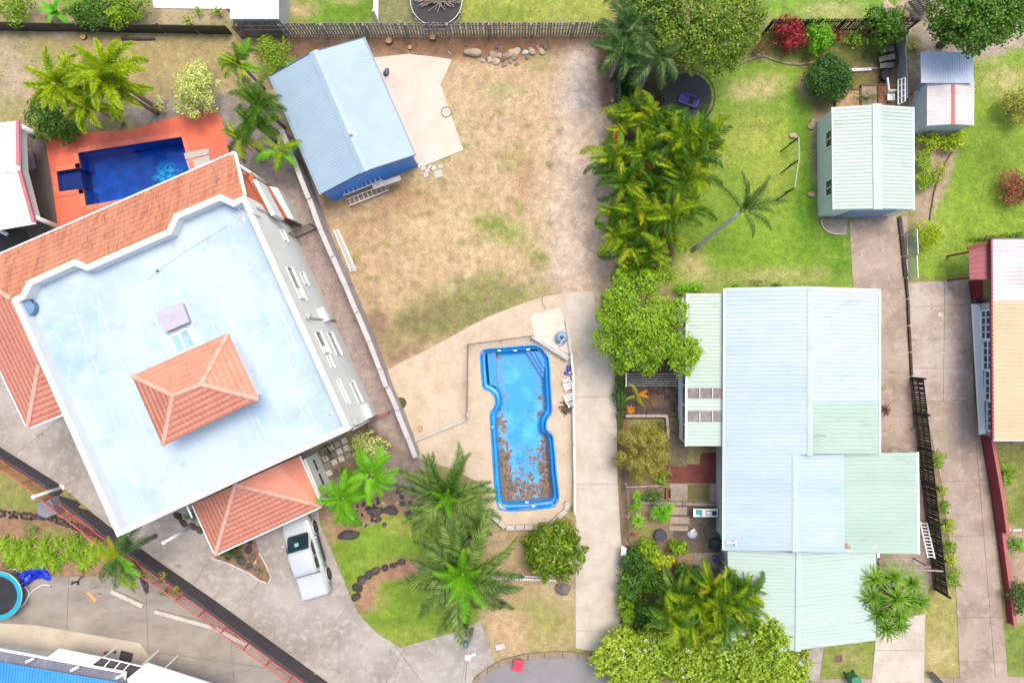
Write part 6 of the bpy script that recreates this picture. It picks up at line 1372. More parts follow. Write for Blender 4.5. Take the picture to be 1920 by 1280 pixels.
t = T('timber_scraps', 'two thin wood scraps near the plywood offcut', 'scraps', W(178, 1103, z)); MB().beam(W(169,1103,z+.02), W(183,1100,z+.02), .04, .03).build('stick', BARK, t); MB().beam(W(183,1112,z+.02), W(191,1113,z+.02), .05, .03).build('block', BARK, t)
t = T('yard_hose', 'white garden hose curling beside the trampoline', 'hose', W(60, 1115, z)); MB().tube([W(x, y, z+.03) for x, y in smooth_poly([(14,1068),(28,1067),(42,1078),(40,1088),(50,1104),(54,1112),(44,1132),(34,1145),(48,1128),(60,1108),(80,1096),(96,1098)], 3, False)], .022, 6).build('hose', WHITEP, t, smooth=True); MB().lathe([(.035,0),(.035,.08),(.02,.1)], W(96,1098,z), 8).build('nozzle', BLACKM, t)
for k, (a, b) in enumerate((((208,1108),(268,1136)),((290,1146),(400,1176)),((405,1178),(470,1212)))):
    t = T('concrete_channel_kerb', ['first pale kerb strip below the lower left palm','second pale kerb strip along the concrete yard','third pale kerb strip nearest the salmon fence end'][k], 'kerb', W((a[0]+b[0])/2, (a[1]+b[1])/2, z)); MB().beam(W(*a, z+.05), W(*b, z+.05), .24, .14).build('kerb', KB, t, bevel=.03); MB().beam(W(*a, z)+Vector((.12,.14,.02)), W(*b, z)+Vector((.12,.14,.02)), .06, .05).build('joint_fillet', KERBM, t)
t = T('door_mat', 'dark grey door mat on the pale concrete near the white canopy', 'mat', W(237, 1229, z)); MB().prism([tuple(W(*p, z)[:2]) for p in [(227,1219),(250,1225),(246,1241),(223,1236)]], z, z+.03).build('pad', mat('dark_mat', alb(84,82,80), [(8, alb(104,102,98), .5, .7)], .95), t); MB().beam(W(227,1219,z+.04), W(250,1225,z+.04), .04, .02).build('edge', BLACKM, t)
def pot(px, py, r, h, m, label, z0=0, name='plant_pot', soil=None):
    p = W(px, py, z0); t = T(name, label, 'pot', p); MB().lathe([(r*.75,0),(r*.95,h*.8),(r*1.05,h*.85),(r*1.05,h),(r*.9,h)], p, 18).build('tub', m, t); MB().lathe([(r*.9,h*.9),(r*.9,h*.93),(r*.1,h*.94)], p, 18).build('soil', soil or MATS['dark_soil'], t); return t
pot(201,1222,.1,.2,mat('terracotta_pot', alb(140,76,60), rough=.8),'small dark red pot on the pale concrete yard',z); pot(217,1221,.06,.12,BLACKM,'tiny black pot near the door mat',z); pot(1236,999,.36,.55,mat('charcoal_pot', alb(52,56,70), [(3, alb(40,44,56), .5, .75)], .5),'large charcoal round tub in the terraced garden'); pot(1232,1020,.12,.2,BLACKM,'small black pot below the charcoal tub')
# ================================================================== plant builders
def frond_mesh(name, L, wid, n, droop, seed, m, rachis=.02, up=.35, twist=.0, taper=1.0, drop=.25, lw=.045, fold=.25, stem=.12, plume=0.0):
    """one feather frond along +X from the origin: rachis and paired leaflets, bending down to the tip"""
    rg = random.Random(seed); mb = MB()
    def spine(t):
        x = L*(t-.10*t*t*droop); z = L*(up*t-droop*.62*t*t); return Vector((x, L*twist*t*t, z))
    pts = [spine(i/9) for i in range(10)]; mb.tube(pts, [rachis*(1-.8*i/9)+.004 for i in range(10)], 4)
    for i in range(n):
        t = stem+(1-stem)*(i+.5)/n; p = spine(t); d = (spine(min(1, t+.03))-spine(t-.03)).normalized(); side = d.cross(Vector((0,0,1))).normalized(); upv = side.cross(d)
        w = wid*(math.sin(PI*min(1, .16+t*.84)**taper)**.6)*(.85+.3*rg.random())
        for s in (-1, 1):
            sw = .55+.5*t+rg.uniform(-.12,.12)
            dv = (side*s*math.cos(sw)+d*math.sin(sw)+upv*(fold+rg.uniform(-.12,.12)+rg.uniform(-plume,plume))).normalized()
            mid = p+dv*w*.55; tip = p+dv*w+Vector((0,0,-w*drop*(1+rg.random()))); e = d*lw*(.7+.6*rg.random())
            mb.add([p-e*.4, p+e*.5, mid+e*.5, mid-e*.5, tip], [(0,1,2,3),(3,2,4)])
    me = mb.mesh(name); me.materials.append(m); return me
LASTP = [None]
def palm(name, label, c, z, fr, n, L, trunk_r=.11, lean=(0,0), pitch=(-.1,.55), scale=(.85,1.1), seed=1, group=None, base=None, trunkm=None, z0=0, dirs=None, newm=None, skirt=0):
    """c: plan spot of the crown at height z; fr: frond meshes to choose from; each frond a part"""
    rg = random.Random(seed); top = W(*c, z); b = Vector((top.x+lean[0], top.y+lean[1], z0)) if base is None else W(*base, z0)
    t = T(name, label, 'palm', b, group)
    pts = [b.lerp(top, k/6)+Vector((0,0,0)) for k in range(7)]
    MB().tube(pts, [trunk_r*(1.25-.35*k/6) for k in range(7)], 10).build('trunk', trunkm or GBARK, t, smooth=True)
    MB().tube([top-Vector((0,0,.3)), top+Vector((0,0,.15)), top+Vector((0,0,.4))], [trunk_r*.9, trunk_r*1.0, trunk_r*.3], 8).build('crownshaft', leafmat('crownshaft', [alb(120,150,70), alb(150,170,90)]), t, smooth=True)
    for k in range(n):
        if dirs: az, pt, sc_ = dirs[k % len(dirs)]; az = math.radians(az); pt = math.radians(pt)
        else:
            az = 2*PI*(k*.382)+rg.uniform(-.45,.45); f = k/max(1, n-1); pt = pitch[0]+(pitch[1]-pitch[0])*(1-f)+rg.uniform(-.2,.2); sc_ = rg.uniform(*scale)
        me = fr[rg.randrange(len(fr))]
        LASTP[0] = t
        inst('frond', me, t, top-b+Vector((0,0,.05+.1*rg.random())), (rg.uniform(-.6,.6), -pt, az), sc_)
    return t
def crown_mesh(name, clumps, leaf, dens, m, seed, up=.45, asp=.55, shape='leaf', core=.62, jit=.35, curl=.25):
    """foliage: leaves spread through lumpy clumps (x,y,z,rx,ry,rz); leaf size in metres; dens leaves per m2 of clump surface"""
    rg = np.random.default_rng(seed); V = []; F = []
    nb = 0
    for (cx, cy, cz, rx, ry, rz) in clumps:
        area = 4*PI*((rx*ry)**1.6+(rx*rz)**1.6+(ry*rz)**1.6)**(1/1.6)/3**(1/1.6)
        n = max(6, int(area*dens*.75))
        d = rg.normal(size=(n, 3)); d /= np.linalg.norm(d, axis=1)[:, None]; d[:, 2] = np.where((d[:, 2] < -.35) & (rg.random(n) < .8), -d[:, 2], d[:, 2])
        r = 1-(1-core)*rg.random(n)**1.5*1.0; r *= 1+.30*np.sin(d[:, 0]*5+seed)*np.sin(d[:, 1]*6+cx*3)*np.cos(d[:, 2]*4)+.12*rg.normal(size=n)
        P = d*r[:, None]*[rx, ry, rz]+[cx, cy, cz]
        nn = d/np.array([rx, ry, rz]); nn /= np.linalg.norm(nn, axis=1)[:, None]; nn = nn*(1-up)+[0, 0, up]; nn += rg.normal(size=(n, 3))*jit; nn /= np.linalg.norm(nn, axis=1)[:, None]
        a = rg.normal(size=(n, 3)); u = np.cross(nn, a); u /= np.linalg.norm(u, axis=1)[:, None]+1e-9; v = np.cross(nn, u)
        s = leaf*(.6+.8*rg.random(n))[:, None]; u = u*s*.5; v = v*s*.5*asp
        if shape == 'leaf':
            q = np.stack([P-u, P+v*1.0-u*.1+nn*s*curl*.3, P+u-nn*s*curl*.3, P-v*1.0-u*.1+nn*s*curl*.3], 1)
        else:
            q = np.stack([P-u-v, P+u-v, P+u+v, P-u+v], 1)
        V.append(q.reshape(-1, 3)); F.append(np.arange(n*4).reshape(-1, 4)+nb); nb += n*4
    V = np.concatenate(V); F = np.concatenate(F)
    me = bpy.data.meshes.new(name); nF = len(F)
    me.vertices.add(len(V)); me.vertices.foreach_set('co', V.astype(np.float32).ravel()); me.loops.add(nF*4); me.loops.foreach_set('vertex_index', F.astype(np.int32).ravel())
    me.polygons.add(nF); me.polygons.foreach_set('loop_start', np.arange(0, nF*4, 4, dtype=np.int32)); me.update(calc_edges=True); me.materials.append(m); return me
def auto_clumps(rx, ry, h, n, seed, fill=.5, low=.25):
    """clumps making an uneven crown of half axes rx,ry and height h above the ground"""
    rg = random.Random(seed); out = []; 
    for k in range(n):
        a = 2*PI*(k*.618)+rg.uniform(-.3,.3); f = math.sqrt((k+.4)/n)*.78; s = fill*rg.uniform(.75,1.15)
        out.append((rx*f*math.cos(a), ry*f*math.sin(a), h*(low+(1-low-.28)*(1-f*f)+rg.uniform(-.06,.06)), rx*s, ry*s, max(.18, h*.30*rg.uniform(.8,1.2))))
    return out
def bush(name, label, px, py, rx, ry, h, m, leaf=.13, dens=70, n=9, seed=1, cat='shrub', group=None, z0=0, stem=.05, fill=.42, core=.62, up=.22, asp=.55, low=.25, clumps=None, branches=0, curl=.25, jit=.35, rz=0.0, barkm=None):
    """px,py: plan spot of the middle of the crown"""
    p = W(px, py, z0+h*.55); t = T(name, label, cat, (p.x, p.y, z0), group, rz)
    rx *= 1.12; ry *= 1.12; dens *= 1.35
    cl = clumps or auto_clumps(rx, ry, h, n, seed, fill, low)
    rs = random.Random(seed+99)
    if core < .75: cl = cl+[(rx*.93*math.cos(a)*q, ry*.93*math.sin(a)*q, h*(.42+.3*rs.random()), rx*.13*q, ry*.13*q, h*.09) for a, q in [(rs.uniform(0, 6.28), rs.uniform(.8, 1.15)) for _ in range(n)]]
    me = crown_mesh('crown', cl, leaf, dens, m, seed, up, asp, core=core, curl=curl, jit=jit); inst('crown', me, t)
    rg = random.Random(seed+5); mb = MB(); mb.tube([(0,0,-.05),(rg.uniform(-.05,.05),0,h*.3),(0,0,h*.55)], [stem*1.3, stem, stem*.6], 7)
    mb.build('trunk', barkm or BARK, t, local=True)
    for k in range(branches or min(5, len(cl))):
        c = cl[(k*2+1) % len(cl)]; MB().tube([(0,0,h*.22),(c[0]*.5,c[1]*.5,h*.3+c[2]*.3),(c[0],c[1],c[2])], [stem*.7, stem*.5, stem*.2], 5).build('limb', barkm or BARK, t, local=True)
    return t
def rosette_mesh(name, n, L, w, m, seed, el=(.1,1.3), droop=.35, segs=3, fold=0):
    rg = random.Random(seed); mb = MB()
    for k in range(n):
        az = 2*PI*k*.382+rg.uniform(-.2,.2); f = k/max(1, n-1); e = el[1]+(el[0]-el[1])*f+rg.uniform(-.12,.12); ll = L*rg.uniform(.75,1.1)*(.7+.3*f)
        dx, dy = math.cos(az), math.sin(az); sx_, sy_ = -dy, dx; vs = []
        for i in range(segs+1):
            t = i/segs; r = ll*t*math.cos(e); z = ll*(t*math.sin(e)-droop*t*t); ww = w*.5*(math.sin(PI*(.18+.82*t))**.7 if i < segs else .04)
            vs += [(dx*r-sx_*ww, dy*r-sy_*ww, z+.02), (dx*r+sx_*ww, dy*r+sy_*ww, z+.02)]
        mb.add(vs, [(2*i, 2*i+1, 2*i+3, 2*i+2) for i in range(segs)])
    me = mb.mesh(name); me.materials.append(m); return me
def rosette(name, label, px, py, me, h=0.0, sc_=1.0, group=None, z0=0, cat='plant', stem=.06, heads=None, rz=0.0):
    """strap leaved plant: one or several heads of leaves on short stems"""
    p = W(px, py, z0+h); t = T(name, label, cat, (p.x, p.y, z0), group, rz)
    for (x, y, z, s) in (heads or [(0,0,h,1)]):
        inst('leaf_head', me, t, (x, y, z), (R0.uniform(-.12,.12), R0.uniform(-.12,.12), R0.uniform(0,6)), s*sc_)
        MB().tube([(x*.4,y*.4,0),(x,y,max(.05, z+.05))], [stem*1.2, stem], 6).build('stem', BARK, t, local=True)
    return t
# ------------------------------------------------------------------ foliage colours
G_PALM = leafmat('palm_green', [alb(70,110,30,.5), alb(112,150,44,.5), alb(168,186,66,.55)], .35)
G_PALMD = leafmat('palm_dark', [alb(42,76,44,.46), alb(70,106,58,.48), alb(122,150,90,.5)], .3)
G_GOLD = leafmat('palm_gold', [alb(74,120,24,.5), alb(124,160,36,.55), alb(172,190,52,.6), alb(204,196,74,.62)], .4)
G_CANED = leafmat('palm_cane_dark', [alb(46,86,26,.48), alb(78,122,36,.5), alb(128,160,58,.52)], .35)
G_YEL = leafmat('palm_yellow', [alb(140,168,44,.56), alb(204,192,64,.56)], .35)
G_ORANGE = leafmat('frond_orange', [alb(214,140,40,.6), alb(226,170,70,.6)], .3)
G_BRIGHT = leafmat('palm_bright', [alb(78,150,24,.52), alb(120,186,40,.56), alb(158,208,64,.56)], .4)
G_DATE = leafmat('palm_date', [alb(36,64,26,.42), alb(66,98,40,.46), alb(118,144,70,.5), alb(170,184,114,.52)], .28)
G_FOX = leafmat('palm_foxtail', [alb(104,140,22,.55), alb(164,186,36,.62), alb(210,214,76,.64)], .4)
G_DEAD = leafmat('frond_dead', [alb(150,136,112), alb(196,184,164)], .15)
G_LIME = leafmat('leaf_lime', [alb(84,124,22,.5), alb(134,172,34,.55), alb(176,204,70,.58)], .35)
G_MID = leafmat('leaf_mid', [alb(52,90,26,.5), alb(88,130,42,.52), alb(130,164,66,.55)], .3)
G_DEEP = leafmat('leaf_deep', [alb(34,72,24,.5), alb(60,104,36,.5), alb(104,146,56,.52)], .25)
G_OLIVE = leafmat('leaf_olive', [alb(104,98,48,.55), alb(150,140,74,.58), alb(186,172,104,.6)], .25)
G_SAGE = leafmat('leaf_sage', [alb(92,124,40,.52), alb(138,160,62,.55), alb(182,192,98,.55)], .3)
G_PALE = leafmat('leaf_pale', [alb(170,184,104,.6), alb(206,212,150,.64), alb(226,228,180,.66)], .3)
G_CHART = leafmat('leaf_chartreuse', [alb(130,158,26,.55), alb(178,196,44,.6), alb(206,214,84,.6)], .35)
G_RED = leafmat('leaf_red', [alb(104,20,36,.55), alb(160,34,56,.55), alb(196,70,86,.55)], .2)
G_PINK = leafmat('leaf_pinkred', [alb(110,44,50,.55), alb(150,70,72,.55), alb(190,120,110,.55)], .2)
G_WHITE = leafmat('petal_white', [alb(238,236,224,.66), alb(248,246,240,.7)], .2)
G_CORD = leafmat('leaf_bronze', [alb(84,52,46,.5), alb(126,84,70,.5)], .15)
# ------------------------------------------------------------------ frond kinds
FOX = [frond_mesh('fox_frond', 2.4, .50, 110, 1.0, s, G_FOX, .03, .55, fold=.2, plume=1.0, drop=.15, lw=.07, stem=.10, taper=.8) for s in (1,2,3)]
FOXB = [frond_mesh('fox_frond_plume', 2.5, .46, 130, .95, s, G_FOX, .03, .6, fold=.3, plume=1.3, drop=.1, lw=.055, stem=.14, taper=.8) for s in (4,5)]
GOLD = [frond_mesh('cane_frond', 1.9, .55, 44, 1.25, s, G_GOLD, .022, .85, twist=tw, fold=.75, drop=.55, lw=.036) for s, tw in ((6,.1),(7,-.12),(8,0))]
GOLDD = [frond_mesh('cane_frond_dark', 1.9, .55, 44, 1.2, s, G_CANED, .022, .7, twist=tw, fold=.6, drop=.55, lw=.036) for s, tw in ((9,.1),(10,-.1))]
GOLDY = [frond_mesh('cane_frond_yellow', 1.6, .42, 36, 1.2, 11, G_YEL, .022, .8, fold=.8, drop=.5, lw=.036), frond_mesh('cane_frond_orange', 1.3, .36, 30, 1.3, 12, G_ORANGE, .022, .6, fold=.6, drop=.5, lw=.034)]
DARKF = [frond_mesh('dark_frond', 2.3, .66, 44, 1.0, s, G_PALMD, .026, .5, twist=tw, fold=.25, drop=.35, lw=.042) for s, tw in ((12,.1),(13,-.1))]
THINF = [frond_mesh('thin_frond', 2.4, .42, 40, .9, s, G_PALMD, .03, .45, twist=tw, fold=.7, drop=.5, lw=.03) for s, tw in ((32,.12),(33,-.1))]
DATE = [frond_mesh('date_frond', 3.7, .72, 76, .85, s, G_DATE, .034, .35, twist=tw, fold=.3, drop=.12, lw=.055, stem=.08) for s, tw in ((14,.08),(15,-.1),(16,.02))]
DATED = [frond_mesh('date_frond_old', 2.7, .40, 46, 1.0, 17, G_DEAD, .03, .2, fold=.2, drop=.3, lw=.028)]
DATEN = [frond_mesh('date_frond_new', 2.6, .55, 70, .6, s, G_BRIGHT, .026, .45, fold=.35, drop=.05, lw=.028, stem=.05) for s in (18,19)]
BRT = [frond_mesh('bright_frond', 1.95, .60, 50, .8, s, G_BRIGHT, .026, .45, twist=tw, fold=.2, drop=.35, lw=.045, taper=.9) for s, tw in ((20,.12),(21,-.12),(22,0))]
# ================================================================== palms
gp = 'foxtail palms by the red pool deck'
palm('foxtail_palm', 'tallest foxtail palm with bushy plumes above the red pool deck', (203,142), 5.2, FOXB, 17, 2.0, .12, seed=1, group=gp, pitch=(-.35,.75))
palm('foxtail_palm', 'foxtail palm leaning out leftmost over the upper left yard', (112,160), 4.4, FOXB, 14, 2.0, .11, seed=2, group=gp, pitch=(-.4,.6), scale=(.7,.95))
palm('foxtail_palm', 'lower foxtail palm hanging over the pool deck edge', (165,195), 3.6, FOX+FOXB, 16, 2.0, .10, seed=3, group=gp, pitch=(-.4,.6), scale=(.7,.9))
palm('foxtail_palm', 'middle foxtail palm filling the gap between the taller ones', (150,150), 3.4, FOXB, 13, 2, .1, seed=44, group=gp, pitch=(-.4,.6), scale=(.65,.85))
palm('foxtail_palm', 'yellowing foxtail palm with dark trunk next to the pale shrub', (222,168), 4.2, FOX+FOXB, 13, 1.9, .10, seed=4, group=gp, pitch=(-.4,.4), scale=(.7,.9), base=(296,214), trunkm=BARK)
gp = 'palms between the pool deck and the blue shed'
palm('corridor_palm', 'pale fronded palm at the top of the shed side row', (448,118), 4.0, GOLD+BRT[:1]+GOLDD, 15, 1.8, .08, seed=5, group=gp, pitch=(-.5,.7), scale=(.6,.85))
palm('corridor_palm', 'dark fronded palm against the upper corner of the blue shed', (487,196), 4.2, GOLDD, 16, 1.8, .09, seed=6, group=gp, pitch=(-.5,.6), scale=(.75,1))
palm('corridor_palm', 'green palm beside the middle of the blue shed wall', (478,232), 3.6, GOLDD+GOLD, 15, 1.8, .09, seed=7, group=gp, pitch=(-.5,.6), scale=(.7,.95))
palm('corridor_palm', 'golden palm over the corner of the red pool deck', (458,262), 3.0, GOLD+GOLDD+GOLDY, 14, 1.8, .09, seed=8, group=gp, pitch=(-.5,.6), scale=(.65,.9))
palm('corridor_palm', 'small curved palm with drooping fronds by the gravel path', (527,284), 3.0, BRT+GOLD, 10, 1.6, .07, seed=9, group=gp, base=(488,302), pitch=(-.6,.4), scale=(.6,.85))
palm('forecourt_palm', 'bright green palm nearest the carport corner', (645,932), 3.0, BRT, 13, 1.75, .12, seed=10, group='front garden palms', pitch=(-.35,.6), scale=(.85,1.05))
palm('forecourt_palm', 'bright green palm with white trunk among dark rocks', (699,888), 3.2, BRT, 13, 1.75, .13, seed=11, group='front garden palms', base=(668,914), pitch=(-.35,.6), scale=(.8,1))
palm('lower_left_palm', 'feathery palm overhanging the lower corner of the white house', (226,1040), 4.6, BRT[:2]+DARKF+GOLDY[:1], 13, 2, .12, seed=12, pitch=(-.4,.7), scale=(.75,1), z0=TZ)
t_ = palm('date_palm', 'big front garden date palm with bright new crown', (868,1072), 6.0, DATE, 26, 3.2, .22, seed=13, group='tall feathery palms in the front garden', pitch=(-.4,.55), scale=(.85,1.12), trunkm=BARK)
rg = random.Random(31); top = W(868,1072,6.0)-Vector(t_.location)
for k in range(9): inst('frond', DATEN[k % 2], t_, top+Vector((0,0,.2)), (0, -.35-rg.random()*.6, 2*PI*k/9+rg.uniform(-.2,.2)), rg.uniform(.75,1.05))
for k in range(3): inst('dead_frond', DATED[0], t_, top-Vector((0,0,.2)), (0, .45, [3.7, 2.9, -1.0][k]), rg.uniform(.9,1.1))
t_ = palm('date_palm', 'second date palm with darker crown beside the pool surround', (838,930), 5.0, DATE, 28, 3, .2, seed=14, group='tall feathery palms in the front garden', pitch=(-.35,.6), scale=(.68,.95), trunkm=BARK)
top = W(838,930,5.0)-Vector(t_.location)
for k in range(5): inst('frond', DATEN[k % 2], t_, top+Vector((0,0,.2)), (0, -.6-rg.random()*.4, 2*PI*k/5), rg.uniform(.4,.6))
for k in range(2): inst('dead_frond', DATED[0], t_, top-Vector((0,0,.1)), (0, .3, [3.5, 1.2][k]), .95)
palm('windswept_palm', 'dark windswept palm with leaning trunk on the back lawn', (1390,395), 4.2, THINF, 10, 2, .11, seed=15, base=(1298,470), trunkm=mat('pale_palm_trunk', alb(206,200,190), [(4, alb(170,162,150), .5, .75)], .9), dirs=[(92,38,1.05),(128,10,.95),(45,22,1.05),(18,12,1.15),(-22,-10,1.0),(-60,-25,.9),(75,55,.8),(100,50,.85),(60,35,.9),(5,-5,.9)])
cane = [(max(x, 1143)+(6 if x < 1200 else 0), y) for x, y in [(1188,208),(1246,250),(1318,262),(1130,320),(1180,395),(1240,440),(1195,500),(1272,270),(1140,440),(1288,385),(1160,236),(1218,222),(1288,268),(1145,292),(1205,286),(1262,300),(1318,282),(1168,345),(1228,356),(1290,340),(1155,400),(1210,415),(1256,404),(1165,462),(1218,470),(1185,300),(1240,255),(1300,300)]]
def cane_lab(k):
    side = lambda c: 'bare lot side' if c[0] < 1190 else ('middle' if c[0] < 1248 else 'lawn side')
    s = side(cane[k]); grp = sorted([c[1]*1000+c[0] for c in cane if side(c) == s]); return ORD[grp.index(cane[k][1]*1000+cane[k][0])], s
for k, (x, y) in enumerate(cane):
    palm('cane_palm', 'golden cane palm of the big clump, %s from the top on its %s' % (cane_lab(k)), (x, y), 2.2+1.7*((k*7) % 5)/5, GOLD+GOLDD+(GOLDY[:1+(k % 5 == 0)] if k % 3 else GOLDD), 15, 1.7, .05, seed=40+k, group='golden cane palms of the dense clump', pitch=(-.7,.9), scale=(.55,1.2))
    if k % 2: inst('dead_frond', DATED[0], LASTP[0], (0, 0, 2.0+1.7*((k*7) % 5)/5), (.3, .35, k*2.1), .5)
for k, (x, y, s) in enumerate([(1185,55,1),(1225,100,1),(1165,95,.9),(1200,15,1)]):
    palm('dark_palm', 'dark green palm under the big tree, %s of four from the top' % ['third','lowest','second','first'][[1,3,2,0][k]] if False else 'dark green palm under the big tree, %s of four from the top' % ['second','fourth','third','first'][k], (x, y), 4.2, DARKF, 14, 2, .1, seed=70+k, group='dark palms under the big tree', pitch=(-.5,.6), scale=(.85*s,1.1*s))
for k, (x, y) in enumerate([(1275,1110),(1330,1095),(1370,1120),(1300,1165),(1355,1160),(1255,1150),(1392,1105),(1310,1120),(1345,1130),(1395,1135)]):
    palm('front_cane_palm', 'golden cane palm of the front corner clump, %s from the driveway side' % ORD[sorted([1275,1330,1370,1300,1355,1255,1392,1310,1345,1395]).index(x)], (x, y), 2.9+.8*(k % 3)/2, GOLD+GOLDD+(GOLDY[:1+(k % 3 == 0)] if k % 2 else GOLDD), 15, 1.7, .05, seed=90+k, group='cane palms of the front corner', pitch=(-.35,.8), scale=(.8,1.05))
# ================================================================== trees
def tree(name, label, px, py, h, clumps, leaf, dens, m, seed, trunk=.18, base=None, branches=7, up=.4, core=.5, group=None, asp=.6):
    z = h*.65; p = W(px, py, z); t = T(name, label, 'tree', (p.x, p.y, 0), group)
    rs = random.Random(seed+9); big = clumps
    clumps = clumps+[(c[0]+c[3]*math.cos(a)*.95, c[1]+c[4]*math.sin(a)*.95, c[2]+c[5]*rs.uniform(-.1,.7), c[3]*.26, c[4]*.26, c[5]*.26) for c in big for a in (rs.uniform(0, 6.28), rs.uniform(0, 6.28), rs.uniform(0, 6.28))]
    me = crown_mesh('crown', clumps, leaf, dens, m, seed, up, asp, core=core, jit=.45); inst('crown', me, t)
    MB().tube([(0,0,-.1),(.08,.05,h*.2),(0,0,h*.42)], [trunk*1.3, trunk, trunk*.8], 10).build('trunk', BARK, t, local=True, smooth=True)
    for k in range(branches):
        c = big[(k*3+1) % len(big)]; MB().tube([(0,0,h*.35),(c[0]*.45,c[1]*.45,h*.42+(c[2]-h*.42)*.5),(c[0]*.95,c[1]*.95,c[2]+c[5]*.3)], [trunk*.6, trunk*.35, trunk*.12], 6).build('limb', BARK, t, local=True)
    return t
def cl_px(c, h, L):
    """clumps given as plan spots (px,py,z,r) relative to the tree's foot"""
    z = h*.65; o = W(*c, z); out = []
    for (x, y, zz, r) in L: p = W(x, y, zz); out.append((p.x-o.x, p.y-o.y, zz, r*.88, r*.88, r*.75))
    return out
L = [(1170,560,3.8,1.1),(1215,530,4.0,.75),(1150,600,3.6,1.1),(1190,610,4.4,1.25),(1232,585,4.3,1.0),(1140,640,3.3,1.0),(1185,655,3.9,1.15),(1235,640,4.4,1.2),(1275,655,3.9,1.1),(1265,590,3.6,.9),(1278,680,3.3,.85),(1150,570,3.3,.9),(1170,530,3.4,.8),(1295,660,3.4,.75),(1245,515,3.2,.6),(1215,680,3.0,.8),(1215,615,4.6,1.0),(1160,680,2.9,.7)]
tree('round_leafy_tree', 'bright green leafy tree overhanging the driveway and mint veranda', 1210, 612, 5.0, cl_px((1210,612), 5.0, L), .14, 170, G_LIME, 3, core=.72, up=.2)
L = [(1200,10,4.2,1.2),(1245,30,4.6,1.3),(1290,15,5.2,1.4),(1340,30,5.2,1.5),(1385,20,4.8,1.4),(1260,75,4.6,1.1),(1310,70,5.0,1.3),(1355,80,4.8,1.2),(1395,65,4.4,1.1),(1290,110,4.2,.9),(1340,120,4.0,.9),(1365,115,3.8,.7),(1230,-10,4.5,1.2),(1320,-20,4.8,1.3),(1400,-10,4.4,1.2),(1380,105,3.8,.7),(1410,40,4.2,.9)]
tree('big_fine_leaved_tree', 'large grey green fine leaved tree over the top boundary', 1310, 50, 6.0, cl_px((1310,50), 6.0, L), .17, 95, G_SAGE, 4, .22, core=.5, branches=16, asp=.5, up=.12)
L = [(1770,20,4.5,1.2),(1810,10,5,1.4),(1850,20,5,1.4),(1890,10,4.8,1.3),(1790,60,4.2,1.0),(1830,60,4.8,1.2),(1865,60,4.5,1.0),(1900,45,4.2,.9),(1765,55,3.8,.8),(1840,-10,4.8,1.3),(1880,-15,4.6,1.2),(1820,85,3.8,.7)]
tree('dark_broad_tree', 'dense dark green tree above the small white shed', 1835, 35, 5.5, cl_px((1835,35), 5.5, L), .17, 120, G_MID, 5, .2, core=.6, up=.2)
# ================================================================== shrubs
def B(*a, **k): return bush(*a, **k)
B('pale_shrub','large cream and lime variegated shrub beside the red pool deck',366,172,1.15,1.5,2.6,G_PALE,.13,75,11,1,curl=.4)
B('pale_shrub','small cream variegated shrub below the foxtail trunk',299,196,.5,.5,.9,G_PALE,.11,75,5,2)
B('pool_corner_shrub','glossy green shrub at the corner of the pavilion and pool deck',95,226,1.3,1.3,2.2,G_MID,.17,55,9,3)
B('pool_corner_shrub','darker leafy shrub under the foxtail palms at the deck edge',122,248,.8,.7,1.5,G_DEEP,.17,55,6,4)
B('light_green_shrub','soft light green shrub beside the top corner of the blue shed',512,108,1.3,1.15,1.9,G_LIME,.11,70,9,5)
for k, (x, y, r, m, lb) in enumerate([(28,16,1.15,G_LIME,'rounded lime shrub behind the black panel fence'),(185,22,1.3,G_MID,'mid green shrub beside the banana plant behind the fence'),(245,14,1.3,G_LIME,'yellow green shrub at the patio corner behind the fence'),(150,28,.7,G_MID,'low shrub between banana plant and fence'),(225,34,.8,G_LIME,'low yellow green shrub against the black panel fence')]):
    B('fence_shrub',lb,x,y,r,r*.8,1.8,m,.14,60,8,10+k,group='shrubs behind the black panel fence')
for k, (x, y) in enumerate([(370,20),(405,22),(352,38)]):
    B('bed_seedling',['small green seedling plant nearest the white patio bed','small green seedling plant by the white shed wall','tiny light green plant in the bare bed'][k],x,y,.35,.3,.5,G_LIME,.12,60,4,20+k)
B('red_shrub','crimson red shrub at the dark timber fence',1482,62,.92,.95,1.7,G_RED,.14,70,9,30)
B('lime_shrub','vivid lime shrub next to the crimson red shrub',1533,68,.8,1.1,1.7,G_BRIGHT,.16,60,9,31)
B('pink_shrub','small pinkish red shrub beyond the vivid lime shrub',1568,66,.5,.45,.9,G_PINK,.14,60,5,32)
B('bronze_shrub','low dusky purple bronze shrub beneath the big tree edge',1418,92,.75,.6,1.0,G_CORD,.16,45,6,33,asp=.25)
B('fence_corner_shrub','leafy green shrub at the end of the dark timber fence',1655,52,1.2,1.15,2.4,G_MID,.17,60,9,34)
B('light_bed_plant','pale green low plant in the back garden bed',1600,75,.6,.5,.8,G_LIME,.13,50,5,35)
B('clipped_ball_shrub','round clipped dark green shrub beside the back lawn',1554,147,1.22,1.2,2.2,G_DEEP,.12,130,12,36,fill=.5,core=.75)
B('herb_plant','feathery green herb in the raised bed behind the mint shed',1626,182,.75,.45,.7,G_MID,.10,70,6,37,asp=.3)
B('yellow_hedge_shrub','wide yellow lime hedge below the small white shed',1742,263,.75,.6,1.1,G_CHART,.13,85,7,38,group='yellow lime shrubs'); B('yellow_hedge_shrub','second yellow lime hedge ball to the outer side of the wide one',1789,264,.8,.6,1.1,G_CHART,.13,85,7,39,group='yellow lime shrubs')
